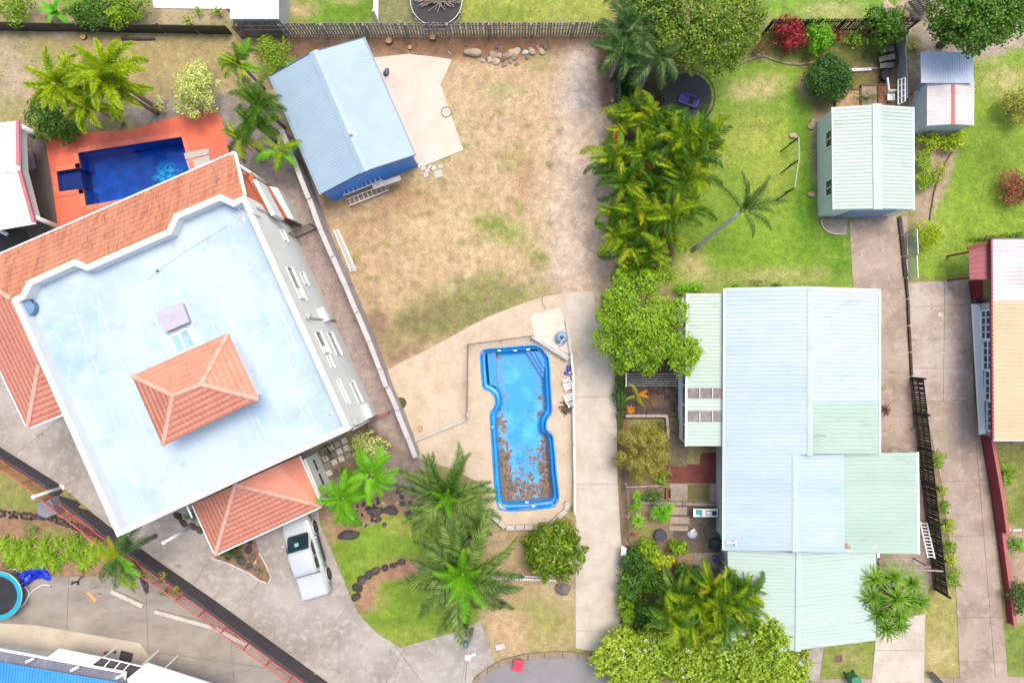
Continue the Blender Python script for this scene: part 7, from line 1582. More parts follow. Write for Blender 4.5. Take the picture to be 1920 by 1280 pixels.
B('clipped_green_ball','clipped green ball shrub touching the mint shed wall',1728,300,.58,.58,1.0,G_LIME,.10,120,7,40,fill=.55,core=.75); B('clipped_green_ball','lower clipped green ball shrub next to the yellow spiky shrub',1730,336,.6,.6,1.0,G_LIME,.10,120,7,41,fill=.55,core=.75)
B('spiky_yellow_shrub','loose yellow green spiky shrub between the clipped balls',1758,322,.65,.7,1.0,G_CHART,.16,60,7,42,asp=.25)
B('lime_ball_shrub','bright lime ball shrub beside the wire panel fence',1737,441,.75,.72,1.2,G_CHART,.09,150,9,43,fill=.52,core=.8)
B('dusky_red_shrub','dusky red mounded shrub at the far edge lawn',1905,350,.95,.9,1.4,G_PINK,.10,110,9,44,fill=.5,core=.7); B('khaki_shrub','khaki green fine shrub at the far edge above the red mound',1912,200,1.0,.9,1.8,G_OLIVE,.12,80,8,45)
B('porch_shrub','low flowering green shrub along the maroon porch',1850,448,.9,.25,.5,G_MID,.12,60,6,46); B('porch_shrub','second low green shrub at the far end of the maroon porch',1900,442,.8,.25,.5,G_MID,.12,60,6,47)
B('side_bed_shrub','small yellow green shrub beside the maroon wall',1884,886,.65,.7,1.0,G_LIME,.13,70,6,48); B('side_bed_shrub','round green shrub in the far side bare bed',1904,1022,.55,.5,.9,G_BRIGHT,.11,90,6,49); B('side_bed_shrub','larger dark green shrub low in the far side bare bed',1912,1120,.6,.9,1.4,G_DEEP,.12,90,8,50)
for k, (x, y, r) in enumerate([(1756,862,.55),(1761,921,.4),(1766,950,.45),(1774,988,.55),(1780,1023,.45),(1780,1048,.45),(1784,1084,.65)]):
    B('driveway_edge_shrub','small yellow green shrub, %s from the top along the black slat fence' % ORD[k],x,y,r,r,.9,G_CHART if k % 2 else G_LIME,.11,85,6,60+k,group='small shrubs along the black slat fence')
B('olive_dome_shrub','large olive brown domed shrub beside the middle driveway',1204,848,1.65,1.95,2.6,G_OLIVE,.08,230,24,70,fill=.25,core=.86,jit=.3,up=.1)
B('olive_base_shrub','green shrub showing beneath the olive domed shrub',1238,892,.6,.55,.9,G_LIME,.13,70,6,71); B('bed_shrub','dark green low shrub behind the terraced retaining wall',1222,930,.65,.5,.9,G_DEEP,.12,80,6,72); B('bed_shrub','small dark shrub at the upper terrace corner',1237,797,.35,.35,.6,G_MID,.11,80,5,73)
B('big_front_shrub','broad glossy leaved shrub above the lower driveway and picket fence',1040,1032,1.65,1.55,2.6,leafmat('leaf_glossy_yellow', [alb(66,96,18,.5), alb(112,138,28,.52), alb(158,170,54,.55)], .25, .3),.26,48,13,74,asp=.5)
B('brown_edge_shrub','browning sparse shrub at the pool edging corner',1046,985,.9,.45,.9,G_OLIVE,.12,50,6,75)
B('veranda_shrub','vivid green low shrub at the top corner of the mint veranda',1295,540,.85,.42,.9,G_BRIGHT,.11,100,7,76); B('lawn_edge_plant','small green plant against the house at the lawn edge',1377,538,.5,.18,.4,G_BRIGHT,.11,70,4,77); B('lawn_edge_plant','tiny green tuft against the house at the lawn edge',1455,535,.35,.15,.3,G_MID,.11,70,3,78)
for k, (x, y, rx, ry, m, lb) in enumerate([(1190,1055,.9,.9,G_DEEP,'dark leafy shrub at the driveway edge by the white board'),(1185,1105,.9,.95,G_MID,'bushy green shrub on the driveway edge below the white board'),(1222,1085,1.0,.9,G_MID,'loose green shrub inside the front corner planting'),(1240,1050,.7,.5,G_CHART,'lime green broad leaved plant in the front corner planting'),(1205,1150,1.0,.9,G_DEEP,'dense dark shrub behind the flowering hedge'),(1270,1025,.65,.4,G_LIME,'light green leafy plant below the white bag'),(1215,1030,.6,.6,G_LIME,'light lime shrub beside the charcoal tub'),(1290,1075,.8,.6,G_MID,'mid green shrub in front of the cane palms'),(1175,1140,.6,.8,G_LIME,'lime shrub spilling over the driveway edge'),(1250,1105,.9,.8,G_LIME,'light green shrub under the front cane palms')]):
    B('corner_shrub',lb,x,y,rx,ry,1.5,m,.17,60,8,80+k)
# long flowering hedge, lower right
HM = leafmat('leaf_hedge', [alb(112,142,34,.52), alb(160,184,62,.56), alb(194,206,104,.58)], .35)
for k, (x, y, rx, ry) in enumerate([(1185,1235,1.8,1.5),(1250,1215,1.9,1.6),(1320,1230,1.9,1.6),(1390,1225,1.9,1.7),(1455,1250,1.6,1.3),(1425,1180,1.3,1.3)]):
    t_ = B('flowering_hedge',['corner bush of the flowering hedge at the road','second bush of the white flowering hedge from the road','middle bush of the flowering hedge below the cane palms','wide bush of the white flowering hedge beside the mint roof','last bush of the flowering hedge towards the front lawn','upper bush of the flowering hedge against the mint roof'][k],x,y,rx*1.12,ry*1.1,[2.8,2.9,3.0,3.7,2.6,4.0][k],HM,.21,60,18,100+k,fill=.34,group='white flowering hedge')
    rg = random.Random(k); cl = [(rg.uniform(-rx,rx)*.8, rg.uniform(-ry,ry)*.8, [2.8,2.9,3.0,3.7,2.6,4.0][k]*.9+rg.uniform(-.2,.1), .13,.13,.06) for _ in range(9)]
    inst('flowers', crown_mesh('flowers', cl, .085, 90, G_WHITE, k+50, .7), t_)
# climber on the driveway fence
B('driveway_creeper','dark strappy hedge strip along the upper side of the driveway',1162,735,.42,2.2,1.0,G_DEEP,.22,60,12,120,asp=.2,fill=.28,cat='hedge'); B('under_tree_shrub','dark shrub in the shade beside the charcoal fence',1172,150,.6,1.3,1.4,G_DEEP,.18,50,8,121); B('yellow_leaf_shrub','small yellow leaved shrub in the shade by the bare trunk',1180,158,.5,.6,.9,G_CHART,.14,60,6,122)
B('garden_pale_shrub','cream green shrub at the lower corner of the white house',690,838,1.05,.85,1.6,G_PALE,.14,60,9,123,curl=.4); B('paver_bed_plant','dark fern like plant between the square pavers',617,847,.5,.45,.6,G_DEEP,.16,40,5,124,asp=.3); B('paver_bed_plant','small dark plant at the edge of the paver bed',640,888,.4,.4,.5,G_DEEP,.14,40,5,125,asp=.3)
B('carport_plant','dark leafy plant under the carport eave',432,1032,.75,.5,.8,G_DEEP,.2,40,6,126,asp=.3); B('carport_plant','small spiky plant at the upper carport corner',358,965,.35,.4,.6,G_MID,.18,40,4,127,asp=.25); B('island_plant','tiny lime plant among rocks in the forecourt island',489,1071,.22,.25,.3,G_LIME,.09,60,3,128)
# strappy agapanthus hedge on the raised yard
STR = rosette_mesh('strap_leaves', 26, .62, .06, leafmat('strap_green', [alb(84,124,26,.52), alb(134,168,44,.55), alb(176,196,72,.56)], .3), 1, (.15,1.2), .5)
rg = random.Random(12); ag = [(rg.uniform(0,1), rg.uniform(-1,1)) for _ in range(58)]
for k, (u, v) in enumerate(ag):
    x = 8+205*u; y = 1028+20*u+v*(28-8*u)+6*math.sin(u*6)
    rosette('agapanthus_clump','strappy yellow green clump in the long bed above the concrete yard',x,y,STR,.1,rg.uniform(1.0,1.45),'strappy clumps of the long bed',TZ,stem=.05)
for k, (x, y) in enumerate([(232,1088),(248,1095),(240,1076)]): rosette('agapanthus_clump',['strappy clump at the foot of the lower left palm','outer strappy clump beside the pale kerb strip','inner strappy clump behind the lower left palm'][k],x,y,STR,.1,1.0,None,TZ,stem=.05)
for k, (x, y) in enumerate([(308,1110),(332,1108),(305,1082)]): B('fence_foot_plant',['grey green plant at the foot of the salmon fence','second grey green plant at the salmon fence foot','brown leaved plant at the salmon fence foot'][k],x,y,.38,.3,.5,[G_SAGE,G_SAGE,G_OLIVE][k],.12,60,4,140+k,z0=TZ)
B('bed_grass_plant','soft light grass mound in the raised bed',62,990,.55,.35,.5,G_LIME,.14,60,5,145,z0=TZ,asp=.2); B('bed_grass_plant','second soft grass mound in the raised bed',140,1003,.6,.3,.4,G_SAGE,.14,50,5,146,z0=TZ,asp=.2)
# banana, dracaenas, cordylines
rosette('banana_plant','bright banana plant with wide upright leaves behind the black fence',104,22,rosette_mesh('banana_leaves', 9, 1.5, .34, leafmat('banana_green', [alb(70,170,30,.5), alb(120,196,60,.52)], .4), 3, (.5,1.2), .45, 5),.5,1.0,stem=.12)
DRA = rosette_mesh('dracaena_head', 60, .62, .05, G_BRIGHT, 4, (-.2,1.4), .35)
rosette('dracaena','cluster of bright spiky heads in the terraced garden',1242,960,DRA,.9,1.0,heads=[(0,0,1.0,1.15),(.35,.25,.95,1),(-.4,-.1,.85,1),(.1,-.35,.8,.9)]); rosette('dracaena','round spiky plant beside the dark chain wire fence',1195,975,DRA,.7,1.0,heads=[(0,0,.8,1.1)]); rosette('dracaena','small spiky plants climbing above the round spiky plant',1193,935,DRA,.6,.75,heads=[(0,.2,.7,1),(.1,-.35,.7,1),(-.25,-.6,.5,.8)])
PAN = rosette_mesh('pandanus_head', 60, 1.35, .065, leafmat('pandanus', [alb(70,114,26,.5), alb(116,160,46,.54), alb(160,190,80,.56)], .35), 5, (-.1,1.35), .5)
rosette('screw_pine','large shaggy strap leaved clump at the front of the mint gable',1680,1122,PAN,3.2,1.0,cat='plant',stem=.09,heads=[(-1.25,1.1,3.1,1),(-.2,1.3,3.3,1.05),(.9,.9,3.1,1),(-1.4,.1,3.2,1),(-.3,.2,3.7,1.15),(.8,-.1,3.2,1.05),(-.9,-.9,3.0,1),(.2,-1.0,3.1,1),(1.6,-.3,2.8,.95),(-.3,-1.9,2.7,1),(-1.1,-1.8,2.6,.9),(.6,-1.8,2.5,.9)])
rosette('bronze_cordyline','spiky bronze plant poking out beside the house and driveway',1658,769,rosette_mesh('cordyline_head', 26, .6, .09, G_CORD, 6, (0,1.1), .35),.6,1.0); B('wall_weed','small green weed against the house above the bronze plant',1652,730,.25,.2,.4,G_BRIGHT,.12,50,3,150)
rosette('orange_bromeliad','orange bromeliad at the corner of the brick patio',1182,768,rosette_mesh('brom_head', 18, .4, .10, leafmat('brom_orange', [alb(206,110,30,.6), alb(226,160,50,.6)], .2), 7, (.1,1.0), .3),.15,1.0); rosette('bronze_bromeliad','rusty brown bromeliad below the white bag',1264,1052,rosette_mesh('brom_rust', 22, .42, .10, leafmat('brom_rust', [alb(150,84,50,.55), alb(196,130,80,.55)], .2), 8, (.1,1.0), .3),.15,1.0)
rosette('red_bromeliad','small red flowering plant by the chain wire fence',1187,1001,rosette_mesh('brom_red', 12, .2, .08, G_RED, 9, (.2,1.0), .2),.2,1.0)
palm('fallen_golden_palm','young yellow palm growing out of the brick patio',(1192,742),.9,GOLDY,6,1.2,.04,seed=130,pitch=(-.1,.5),scale=(.5,.7))
# fallen frond and dead grass heap
for k, (x, y, m_, lb) in enumerate([(1420,528,G_DEAD,'heap of dead straw coloured clippings at the lawn edge')]): B('clippings_heap',lb,x,y,.7,.2,.3,m_,.14,60,4,160,cat='heap',asp=.2)
B('dry_creeper','orange brown dry creeper over the brick patio',1218,752,.75,.5,.35,leafmat('dry_orange', [alb(150,96,64,.55), alb(186,130,90,.55)], .2),.08,55,8,161,asp=.3)
B('debris_plant','straw coloured debris and small plant behind the small white shed',1718,90,.6,.35,.4,G_DEAD,.16,40,5,162,asp=.25)
# bare leaning palm trunk
a, b = W(1187,190,.1), W(1213,136,3.4); t = T('bare_palm_trunk', 'bare grey palm trunk without fronds beside the cane clump', 'trunk', (a.x, a.y, 0)); MB().tube([a, a.lerp(b, .5), b], [.2,.18,.16], 12).build('trunk', GBARK, t, smooth=True); MB().lathe([(.15,0),(.15,.02),(.02,.03)], b, 12).build('cut_top', MATS['cut_wood'], t)
# ================================================================== terraced garden beside the driveway
rt = T('brick_patio', None, None, W(1225, 725)); tag(rt, kind='structure')
MB().prism([W(*p)[:2] for p in [(1171,664),(1280,664),(1278,784),(1171,784)]], -.1, .012).build('bed_joint', mat('patio_joint', alb(118,98,80), [(5, alb(150,128,104), .5, .7)], .95), rt)
PVD = mat('dark_paver', alb(96,84,78), [(4, alb(70,60,56), .45, .7), (11, alb(130,114,104), .58, .8)], .9, (20,.3), rand=.3)
rg = random.Random(21); pm_ = {}
for j in range(11):
    for i in range(10):
        x, y = 1176.5+10.6*i, 671+10.6*j
        if y > 738 and x > 1250 and rg.random() < .25: continue
        if 1182 < x < 1245 and 736 < y < 765 and rg.random() < .6: continue
        w_, h_ = (.325,.325) if (i+j) % 2 else (.33,.15)
        for s in ((0,) if (i+j) % 2 else (-.085,.085)):
            key = (i+j) % 2
            if key not in pm_: pm_[key] = MB().box((0,0,0), (w_, h_, .07)).mesh('paver'); pm_[key].materials.append(PVD)
            p = W(x, y, .03); inst('paver', pm_[key], rt, p+Vector((0,s,rg.uniform(-.008,.008)))-Vector(rt.location), (0,0,rg.uniform(-.03,.03)))
t = T('clothesline', 'fold down clothesline with thin white wires over the brick patio', 'clothesline', W(1225, 712))
for k in range(6): y = 701+4.3*k; MB().tube([W(1174,y,1.55), W(1290,y,1.6)], .006, 4).build('line', WHITEP, t)
MB().tube([W(1174,700,1.55), W(1174,724,1.55)], .025, 6).build('end_bar', WHITEP, t)
for y in (700,724): p = W(1174,y,1.55); MB().tube([p, (p.x,p.y,0)], .025, 6).build('post', GALV, t)
t = T('patio_kerb_wall', 'pale low garden wall round the end of the brick patio', 'wall', W(1215, 780))
for a, b in (((1172,779),(1210,779)),((1211,779),(1247,779)),((1249,777),(1251,800)),((1251,801),(1252,822))): MB().beam(W(*a, .2), W(*b, .2), .17, .4).build('wall_block', mat('pale_wall_cap', alb(196,184,172), [(3, alb(166,152,140), .5, .75)], .85), t, bevel=.015)
t = T('garden_steps', 'mossy timber garden steps beside the mint veranda', 'steps', W(1268, 830)); STM = mat('mossy_step', alb(128,118,96), [(2, alb(98,96,64), .45, .65), (7, alb(160,148,124), .55, .8)], .95, (12,.3), rand=.15)
for k in range(7): MB().box(W(1268+.5*k, 792+12.5*k, .32-.045*k), (1.25-.02*k, .38, .1)).build('tread', STM, t, bevel=.015); MB().box(W(1268+.5*k, 798+12.5*k, .22-.03*k), (1.25, .06, .2)).build('riser', STM, t)
for a, b, m_ in (([(1248,870),(1312,870),(1314,850),(1362,846),(1362,940),(1346,940),(1345,905),(1250,905)], .05, mat('red_oxide_concrete', alb(134,66,58), [(1, alb(112,56,50), .45, .7), (6, alb(164,104,92), .62, .75)], .85)), ([(1256,906),(1344,906),(1345,941),(1256,941)], .06, CONCD), ([(1262,948),(1362,948),(1362,1035),(1290,1035),(1262,1005)], .03, mat('stained_concrete', alb(120,110,98), [(.9, alb(92,84,76), .42, .66), (5, alb(150,138,124), .58, .8)], .9)), ([(1300,1036),(1362,1034),(1364,1064),(1305,1066)], .04, CONCD)):
    tag(MB().prism([W(*p)[:2] for p in a], -.1, b).build('garden_slab', m_), kind='structure')
t = T('mossy_door_mat', 'mossy green mat on the garden slab', 'mat', W(1310, 924)); MB().box(W(1310,924,.08), (1.35,1.0,.03)).build('pile', mat('moss_mat', alb(116,114,66), [(5, alb(140,132,84), .45, .7)], .95, (30,.5)), t); MB().box(W(1310,908.5,.085), (1.35,.05,.035)).build('binding', BARK, t)
t = T('terrace_sleeper_wall', 'grey timber retaining beam below the garden slab', 'retaining wall', W(1280, 945))
for a, b in (((1200,941),(1278,943)),((1279,943),(1358,946))): MB().beam(W(*a, .15), W(*b, .15), .2, .3).build('sleeper', TIMB, t, bevel=.02)
for a, b in (((1172,912),(1245,909)),): MB().beam(W(*a, .2), W(*b, .2), .1, .3).build('sleeper', TIMB, t)
t = T('wooden_planter', 'small empty wooden planter box on the garden slab', 'planter', W(1253, 924))
for a, b in (((1249,916),(1257,916)),((1249,933),(1257,933)),((1249,916),(1249,933)),((1257,916),(1257,933))): MB().beam(W(*a, .2), W(*b, .2), .05, .3).build('side_board', mat('planter_wood', alb(170,126,102), rough=.85), t)
MB().box(W(1253,924.5,.1), (.26,.55,.06)).build('soil', MATS['dark_soil'], t)
t = T('work_table', 'white folding table with bits and pieces in the terraced garden', 'table', W(1323, 961)); MB().box(W(1323,961,.72), (1.5,.5,.04)).build('tabletop', WHITEP, t, bevel=.01)
for sx_ in (-1, 1):
    for sy_ in (-1, 1): p = W(1323,961,.72)+Vector((.68*sx_, .2*sy_, 0)); MB().tube([(p.x,p.y,0),(p.x,p.y,.7)], .02, 6).build('leg', GALV, t)
q0 = W(1323,961,.74)
def small(name, label, cat, off, parts):
    t = T(name, label, cat, q0+Vector(off))
    for nm, c_, d_, m_ in parts: MB().box(q0+Vector(off)+Vector(c_), d_).build(nm, m_, t, bevel=.015)
small('teal_cloth','crumpled teal cloth on the white folding table','cloth',(-.42,.05,0),[('cloth',(0,0,.05),(.36,.3,.1),mat('teal', alb(70,190,176), rough=.7)),('fold',(.08,.05,.11),(.2,.14,.04),MATS['teal'])])
small('blue_bottle','small blue bottle beside the teal cloth','bottle',(-.3,-.12,0),[('body',(0,0,.07),(.14,.1,.14),PLAST_B),('cap',(0,0,.16),(.05,.05,.05),WHITEP)])
small('framed_tray','dark framed tray on the white folding table','tray',(.18,0,0),[('tray',(0,0,.02),(.34,.26,.04),BLACKM),('lining',(0,0,.045),(.28,.2,.015),WHITEP)])
small('blue_tub','navy tub at the end of the white folding table','tub',(.52,0,0),[('tub',(0,0,.07),(.26,.26,.14),mat('navy', alb(44,60,110), rough=.5)),('lid',(0,0,.15),(.16,.16,.03),BLACKM)])
t = T('plastic_bag', 'crumpled white and blue plastic bag on the stained concrete', 'bag', W(1297, 1000)); me = rock_mesh(77); o = bpy.data.objects.new('bag', me); me.materials.append(mat('bag_plastic', alb(206,218,230), [(6, alb(150,174,206), .5, .7)], .35, (9,.6))); C.objects.link(o); o.parent = t; o.location = (0,0,.12); o.scale = (.36,.30,.16); MB().box(W(1299,994,.26), (.3,.12,.03), .5).build('handle', WHITEP, t)
t = T('dark_mower', 'dark covered machine against the house wall', 'machine', W(1342, 1016)); me = rock_mesh(78); me.materials.append(BLACKM); o = bpy.data.objects.new('cover', me); C.objects.link(o); o.parent = t; o.location = (0,0,.25); o.scale = (.55,.36,.3)
for s in (-1, 1): MB().lathe([(.13,0),(.13,.06),(.03,.08)], W(1342+11*s,1024), 12).build('wheel', BLACKM, t)
for k, (x, y) in enumerate(((1352,1037),(1354,1054))):
    p = W(x, y); t = T('gas_cylinder', ['grey gas cylinder standing above its twin by the house wall','grey gas cylinder standing below its twin by the house wall'][k], 'cylinder', p); MB().lathe([(.2,0),(.22,.1),(.22,.8),(.16,.95),(.06,1.0)], p, 18).build('tank', mat('cylinder_grey', alb(140,136,132), [(3, alb(112,108,104), .5, .75)], .4), t, smooth=True); MB().lathe([(.09,1.0),(.09,1.1),(.05,1.12)], p, 12).build('collar', GALV, t)
p = W(1339,1044); t = T('blue_bucket', 'blue bucket next to the gas cylinders', 'bucket', p); MB().lathe([(.12,0),(.16,.3),(.17,.31),(.13,.29)], p, 16).build('pail', PLAST_B, t); MB().tube([p+Vector((-.16,0,.3)), p+Vector((0,.12,.33)), p+Vector((.16,0,.3))], .01, 5).build('handle', GALV, t)
t = T('stepping_slabs', 'brown stepping slabs below the retaining beam', 'pavers', W(1272, 968))
for x, y, w_, h_ in ((1270,957,1.2,.5),(1274,975,1.25,.45),(1272,990,1.2,.3)): MB().box(W(x, y, .045), (w_, h_, .07), R0.uniform(-.03,.03)).build('slab', CONCB, t, bevel=.015)
# ================================================================== dark rocks of the beds
g_ = 'dark rocks of the front garden bed'
for k, (x, y, rx, ry, lb) in enumerate([(655,1001,.80,.36,'largest flat dark rock at the lawn edge below the forecourt palm'),(703,958,.52,.36,'wide dark rock at the upper edge of the front lawn'),(733,955,.52,.32,'smooth dark rock farthest along the upper lawn edge'),(671,981,.28,.26,'dark rounded rock beside the largest flat dark rock')]): rock(x, y, rx, ry, ROCKD, lb, g_, rz=[.25,.1,-.1,.3][k], hz=.28)
rg = random.Random(8)
for k in range(70):
    x, y = rg.uniform(655,775), rg.uniform(900,985)
    if abs(y-(985-(x-655)*.45)) > 32: continue
    rock(x, y, rg.uniform(.10,.25), rg.uniform(.08,.18), ROCKD if k % 4 else ROCKL, 'small dark or pale stone scattered round the front garden palms', 'small stones round the front palms')
g_ = 'dark stones of the curved lawn edging'
for k, (x, y, rx, ry, a) in enumerate([(668,1117,.28,.34,1.3),(671,1100,.30,.36,1.2),(678,1086,.36,.30,.9),(692,1076,.36,.28,.6),(705,1068,.34,.26,.5),(722,1063,.24,.28,.2),(738,1058,.3,.2,.2),(753,1052,.3,.2,.1)]): rock(x, y, rx, ry, ROCKD, '%s dark stone of the curved lawn edging counted from the forecourt' % ORD[k], g_, rz=a, hz=.26)
# forecourt island bed
isl = [(398,1046),(432,1030),(468,1008),(480,1014),(486,1035),(500,1060),(509,1082),(503,1093),(488,1088),(468,1074),(430,1056)]
MB().prism([W(*p)[:2] for p in isl], 0, .055).build('island_bed', mat('island_soil', alb(160,124,100), [(3, alb(116,88,72), .45, .7), (9, alb(186,156,132), .6, .8)], .95, (12,.5))); tag(bpy.data.objects['island_bed'], kind='structure')
t = T('island_kerb', 'curved pale kerb round the forecourt island bed', 'kerb', W(490, 1085)); kk = isl[4:]+isl[:1]
for i in range(len(kk)-1): MB().beam(W(*kk[i], .06), W(*kk[i+1], .06), .1, .12).build('kerb_block', KB, t)
for k, (x, y, rx, ry, m_) in enumerate([(453,1050,.34,.36,ROCKD),(466,1030,.26,.3,ROCKD),(474,1045,.3,.32,MATS['mid_rock']),(469,1060,.24,.24,ROCKD),(481,1064,.28,.2,MATS['mid_rock']),(478,1052,.2,.16,ROCKL),(470,1016,.18,.2,ROCKD)]): rock(x, y, rx, ry, m_, '%s %s rock in the forecourt island bed counted from the carport corner' % (ORD[k], 'pale' if m_ is ROCKL else ('brown' if m_ is not ROCKD else 'dark')), 'rocks of the forecourt island')
for k, (x, y) in enumerate([(335,966),(346,980),(363,986),(375,992)]): rock(x, y, .34, .2, ROCKD, '%s black rock beside the upper carport corner' % ORD[k], 'black rocks by the carport corner', rz=-.6, hz=.22)
rock(1055,1102,.55,.42,MATS['grey_boulder'],'grey boulder under the broad glossy shrub',None,hz=.3)
# stone edging on the raised yard
ed = smooth_poly([(-20,956),(40,962),(90,966),(130,978),(165,992),(200,1008),(235,1032),(262,1068),(276,1100)], 9, False)
t = T('stone_bed_edging', 'double row of dark stones edging the raised bed', 'edging', W(130, 985, TZ)); rg = random.Random(5); sm = [m_.copy() for m_ in ROCKS[:4]]; [m_.materials.append(ROCKD) for m_ in sm]
for (x, y) in ed:
    for s in (0, 7):
        p = W(x+rg.uniform(-2,2), y+s+rg.uniform(-1.5,1.5), TZ); o = inst('stone', sm[rg.randrange(4)], t, p-Vector(t.location)+Vector((0,0,.08)), (0,0,rg.uniform(0,3)), (rg.uniform(.10,.16), rg.uniform(.08,.12), .12))
# square pavers by the white house
t = T('square_paver_path', 'square pale pavers in the bed at the house corner', 'pavers', W(615, 850))
for i in range(5):
    for j in range(4):
        x, y = 594+13*i+3.5*j, 852-6.5*i+13.5*j
        if (i, j) in ((4,3),(3,3),(2,3)): continue
        MB().box(W(x, y, .035), (.36,.36,.06), .42+R0.uniform(-.03,.03)).build('paver', PV if (i+j) % 3 else CONCD, t, bevel=.01)
t = T('house_corner_crates', 'dark timber crates below the corner of the white house', 'crates', W(697, 808))
for x, y, a in ((694,806,.4),(702,813,.5),(683,800,.4)): MB().box(W(x, y, .15), (.4,.3,.28), a).build('crate', BARK, t, bevel=.02)
# ================================================================== back garden corner, upper right
for k, (x0, y0, x1, y1, lb) in enumerate([(1566,168,1612,204,'raised garden bed with orange soil behind the mint shed'),(1614,160,1645,200,'second raised garden bed holding the green herb'),(1646,160,1664,200,'narrow terracotta coloured bed by the grey fence')]):
    t = T('raised_garden_bed', lb, 'garden bed', W((x0+x1)/2, (y0+y1)/2)); BW = mat('bed_board', alb(150,116,90), [(4, alb(112,86,66), .5, .75)], .9)
    MB().prism([W(*p)[:2] for p in [(x0,y0),(x1,y0),(x1,y1),(x0,y1)]], 0, .12).build('soil', mat('orange_soil%d' % k, [alb(206,170,130),alb(182,164,140),alb(176,116,90)][k], [(3, alb(160,124,92), .45, .75)], .95, (14,.4)), t)
    for a, b in (((x0,y0),(x1,y0)),((x1,y0),(x1,y1)),((x0,y1),(x1,y1)),((x0,y0),(x0,y1))): MB().beam(W(*a, .1), W(*b, .1), .05, .24).build('board', BW, t)
t = T('white_planter_trough', 'long white perforated trough in the back garden', 'trough', W(1613, 131)); MB().beam(W(1592,132,.12), W(1633,130,.12), .18, .2).build('trough', WHITEP, t, bevel=.02)
for k in range(6): MB().box(W(1596+6*k,131,.225), (.05,.05,.02)).build('hole', BLACKM, t)
MB().beam(W(1590,128,.2), W(1660,128,.25), .05, .05).build('pole', mat('pale_stick', alb(190,176,160), rough=.8), t)
BLK = mat('black_rubber', (.016,.016,.017), rough=.8)
for k, (x, y, r, h, lb) in enumerate([(1660,98,.5,.45,'topmost black tub beside the grey panel fence'),(1664,116,.55,.4,'black folded tub in the middle of the pile by the grey fence'),(1655,146,.36,.5,'round black bucket below the black tubs')]): pot(x, y, r*.9, h, BLK, lb, name='black_tub', soil=BLK)
for k, (a, b) in enumerate((((1646,95),(1676,90)),((1648,112),(1678,106)),((1650,124),(1676,122)))):
    t = T('black_plastic_sheet', ['upper folded black plastic sheet by the grey fence','middle folded black plastic sheet by the grey fence','lower folded black plastic sheet by the grey fence'][k], 'plastic sheet', W(*a)); MB().beam(W(*a, .5), W(*b, .6), .32, .05).build('fold', mat('grey_black_plastic', alb(84,84,84), [(3, alb(52,52,54), .45, .7)], .35), t); MB().beam(W(a[0], a[1]+4, .4), W(b[0], b[1]+4, .45), .2, .05).build('underfold', BLK, t)
t = T('white_garden_chair', 'dirty white plastic chair by the lattice screen', 'chair', W(1670, 178)); MB().box(W(1671,182,.4), (.42,.42,.05)).build('seat', WHITEP, t, bevel=.04); MB().beam(W(1664,146,1.0), W(1667,172,.5), .1, .08).build('pole', WHITEP, t); MB().box(W(1672,171,.62), (.4,.05,.42)).build('backrest', WHITEP, t, bevel=.02)
for sx_ in (-1, 1):
    for sy_ in (-1, 1): p = W(1671,182,.4)+Vector((.18*sx_, .18*sy_, 0)); MB().tube([(p.x,p.y,0),(p.x,p.y,.4)], .025, 6).build('leg', WHITEP, t)
    MB().beam(W(1671,182,.6)+Vector((.2*sx_,-.18,0)), W(1671,182,.6)+Vector((.2*sx_,.2,0)), .05, .04).build('armrest', WHITEP, t)
t = T('orange_brick_block', 'orange brick block beside the small white shed', 'block', W(1713, 179)); MB().box(W(1713,179,.25), (.34,.36,.5), .2).build('block', mat('brick_orange', alb(206,116,84), [(4, alb(180,96,70), .5, .75)], .85), t, bevel=.02); MB().box(W(1713,179,.52), (.28,.30,.04), .2).build('cap', MATS['brick_orange'], t)
t = T('shed_hose', 'black hose looped on the wall of the small white shed', 'hose', W(1728, 165)); MB().tube([W(x, y, 1.2) for x, y in smooth_poly([(1734,158),(1735,166),(1731,172),(1725,170),(1720,167)], 3, False)], .02, 6).build('hose', BLACKM, t); MB().box(W(1734,157,1.2), (.08,.08,.1)).build('tap', GALV, t)
t = T('timber_pallet', 'dark slatted pallet leaning at the top boundary', 'pallet', W(1727, 14))
for k in range(9): a = W(1702+2.5*k, 6+3*k, .5); MB().beam(a, a+Vector((1.0,.35,.2)), .09, .03).build('slat', TIMBD, t)
for k in range(3): a = W(1704+14*k, 2-4*k, .45); MB().beam(a, a+Vector((.65,-.8,.0)), .07, .05).build('bearer', TIMBD, t)
for k, (x, y, rx, ry) in enumerate([(1667,18,.55,.3),(1685,15,.6,.4),(1700,25,.35,.28),(1715,34,.3,.22),(1745,30,.3,.25),(1752,14,.3,.3),(1735,44,.2,.15),(1705,42,.2,.15),(1660,10,.35,.25)]): rock(x, y, rx, ry, ROCKL, '%s pale boulder of the pile near the pallet, counted from the lawn' % ORD[sorted([1667,1685,1700,1715,1745,1752,1735,1705,1660]).index(x)], 'pale boulders by the pallet')
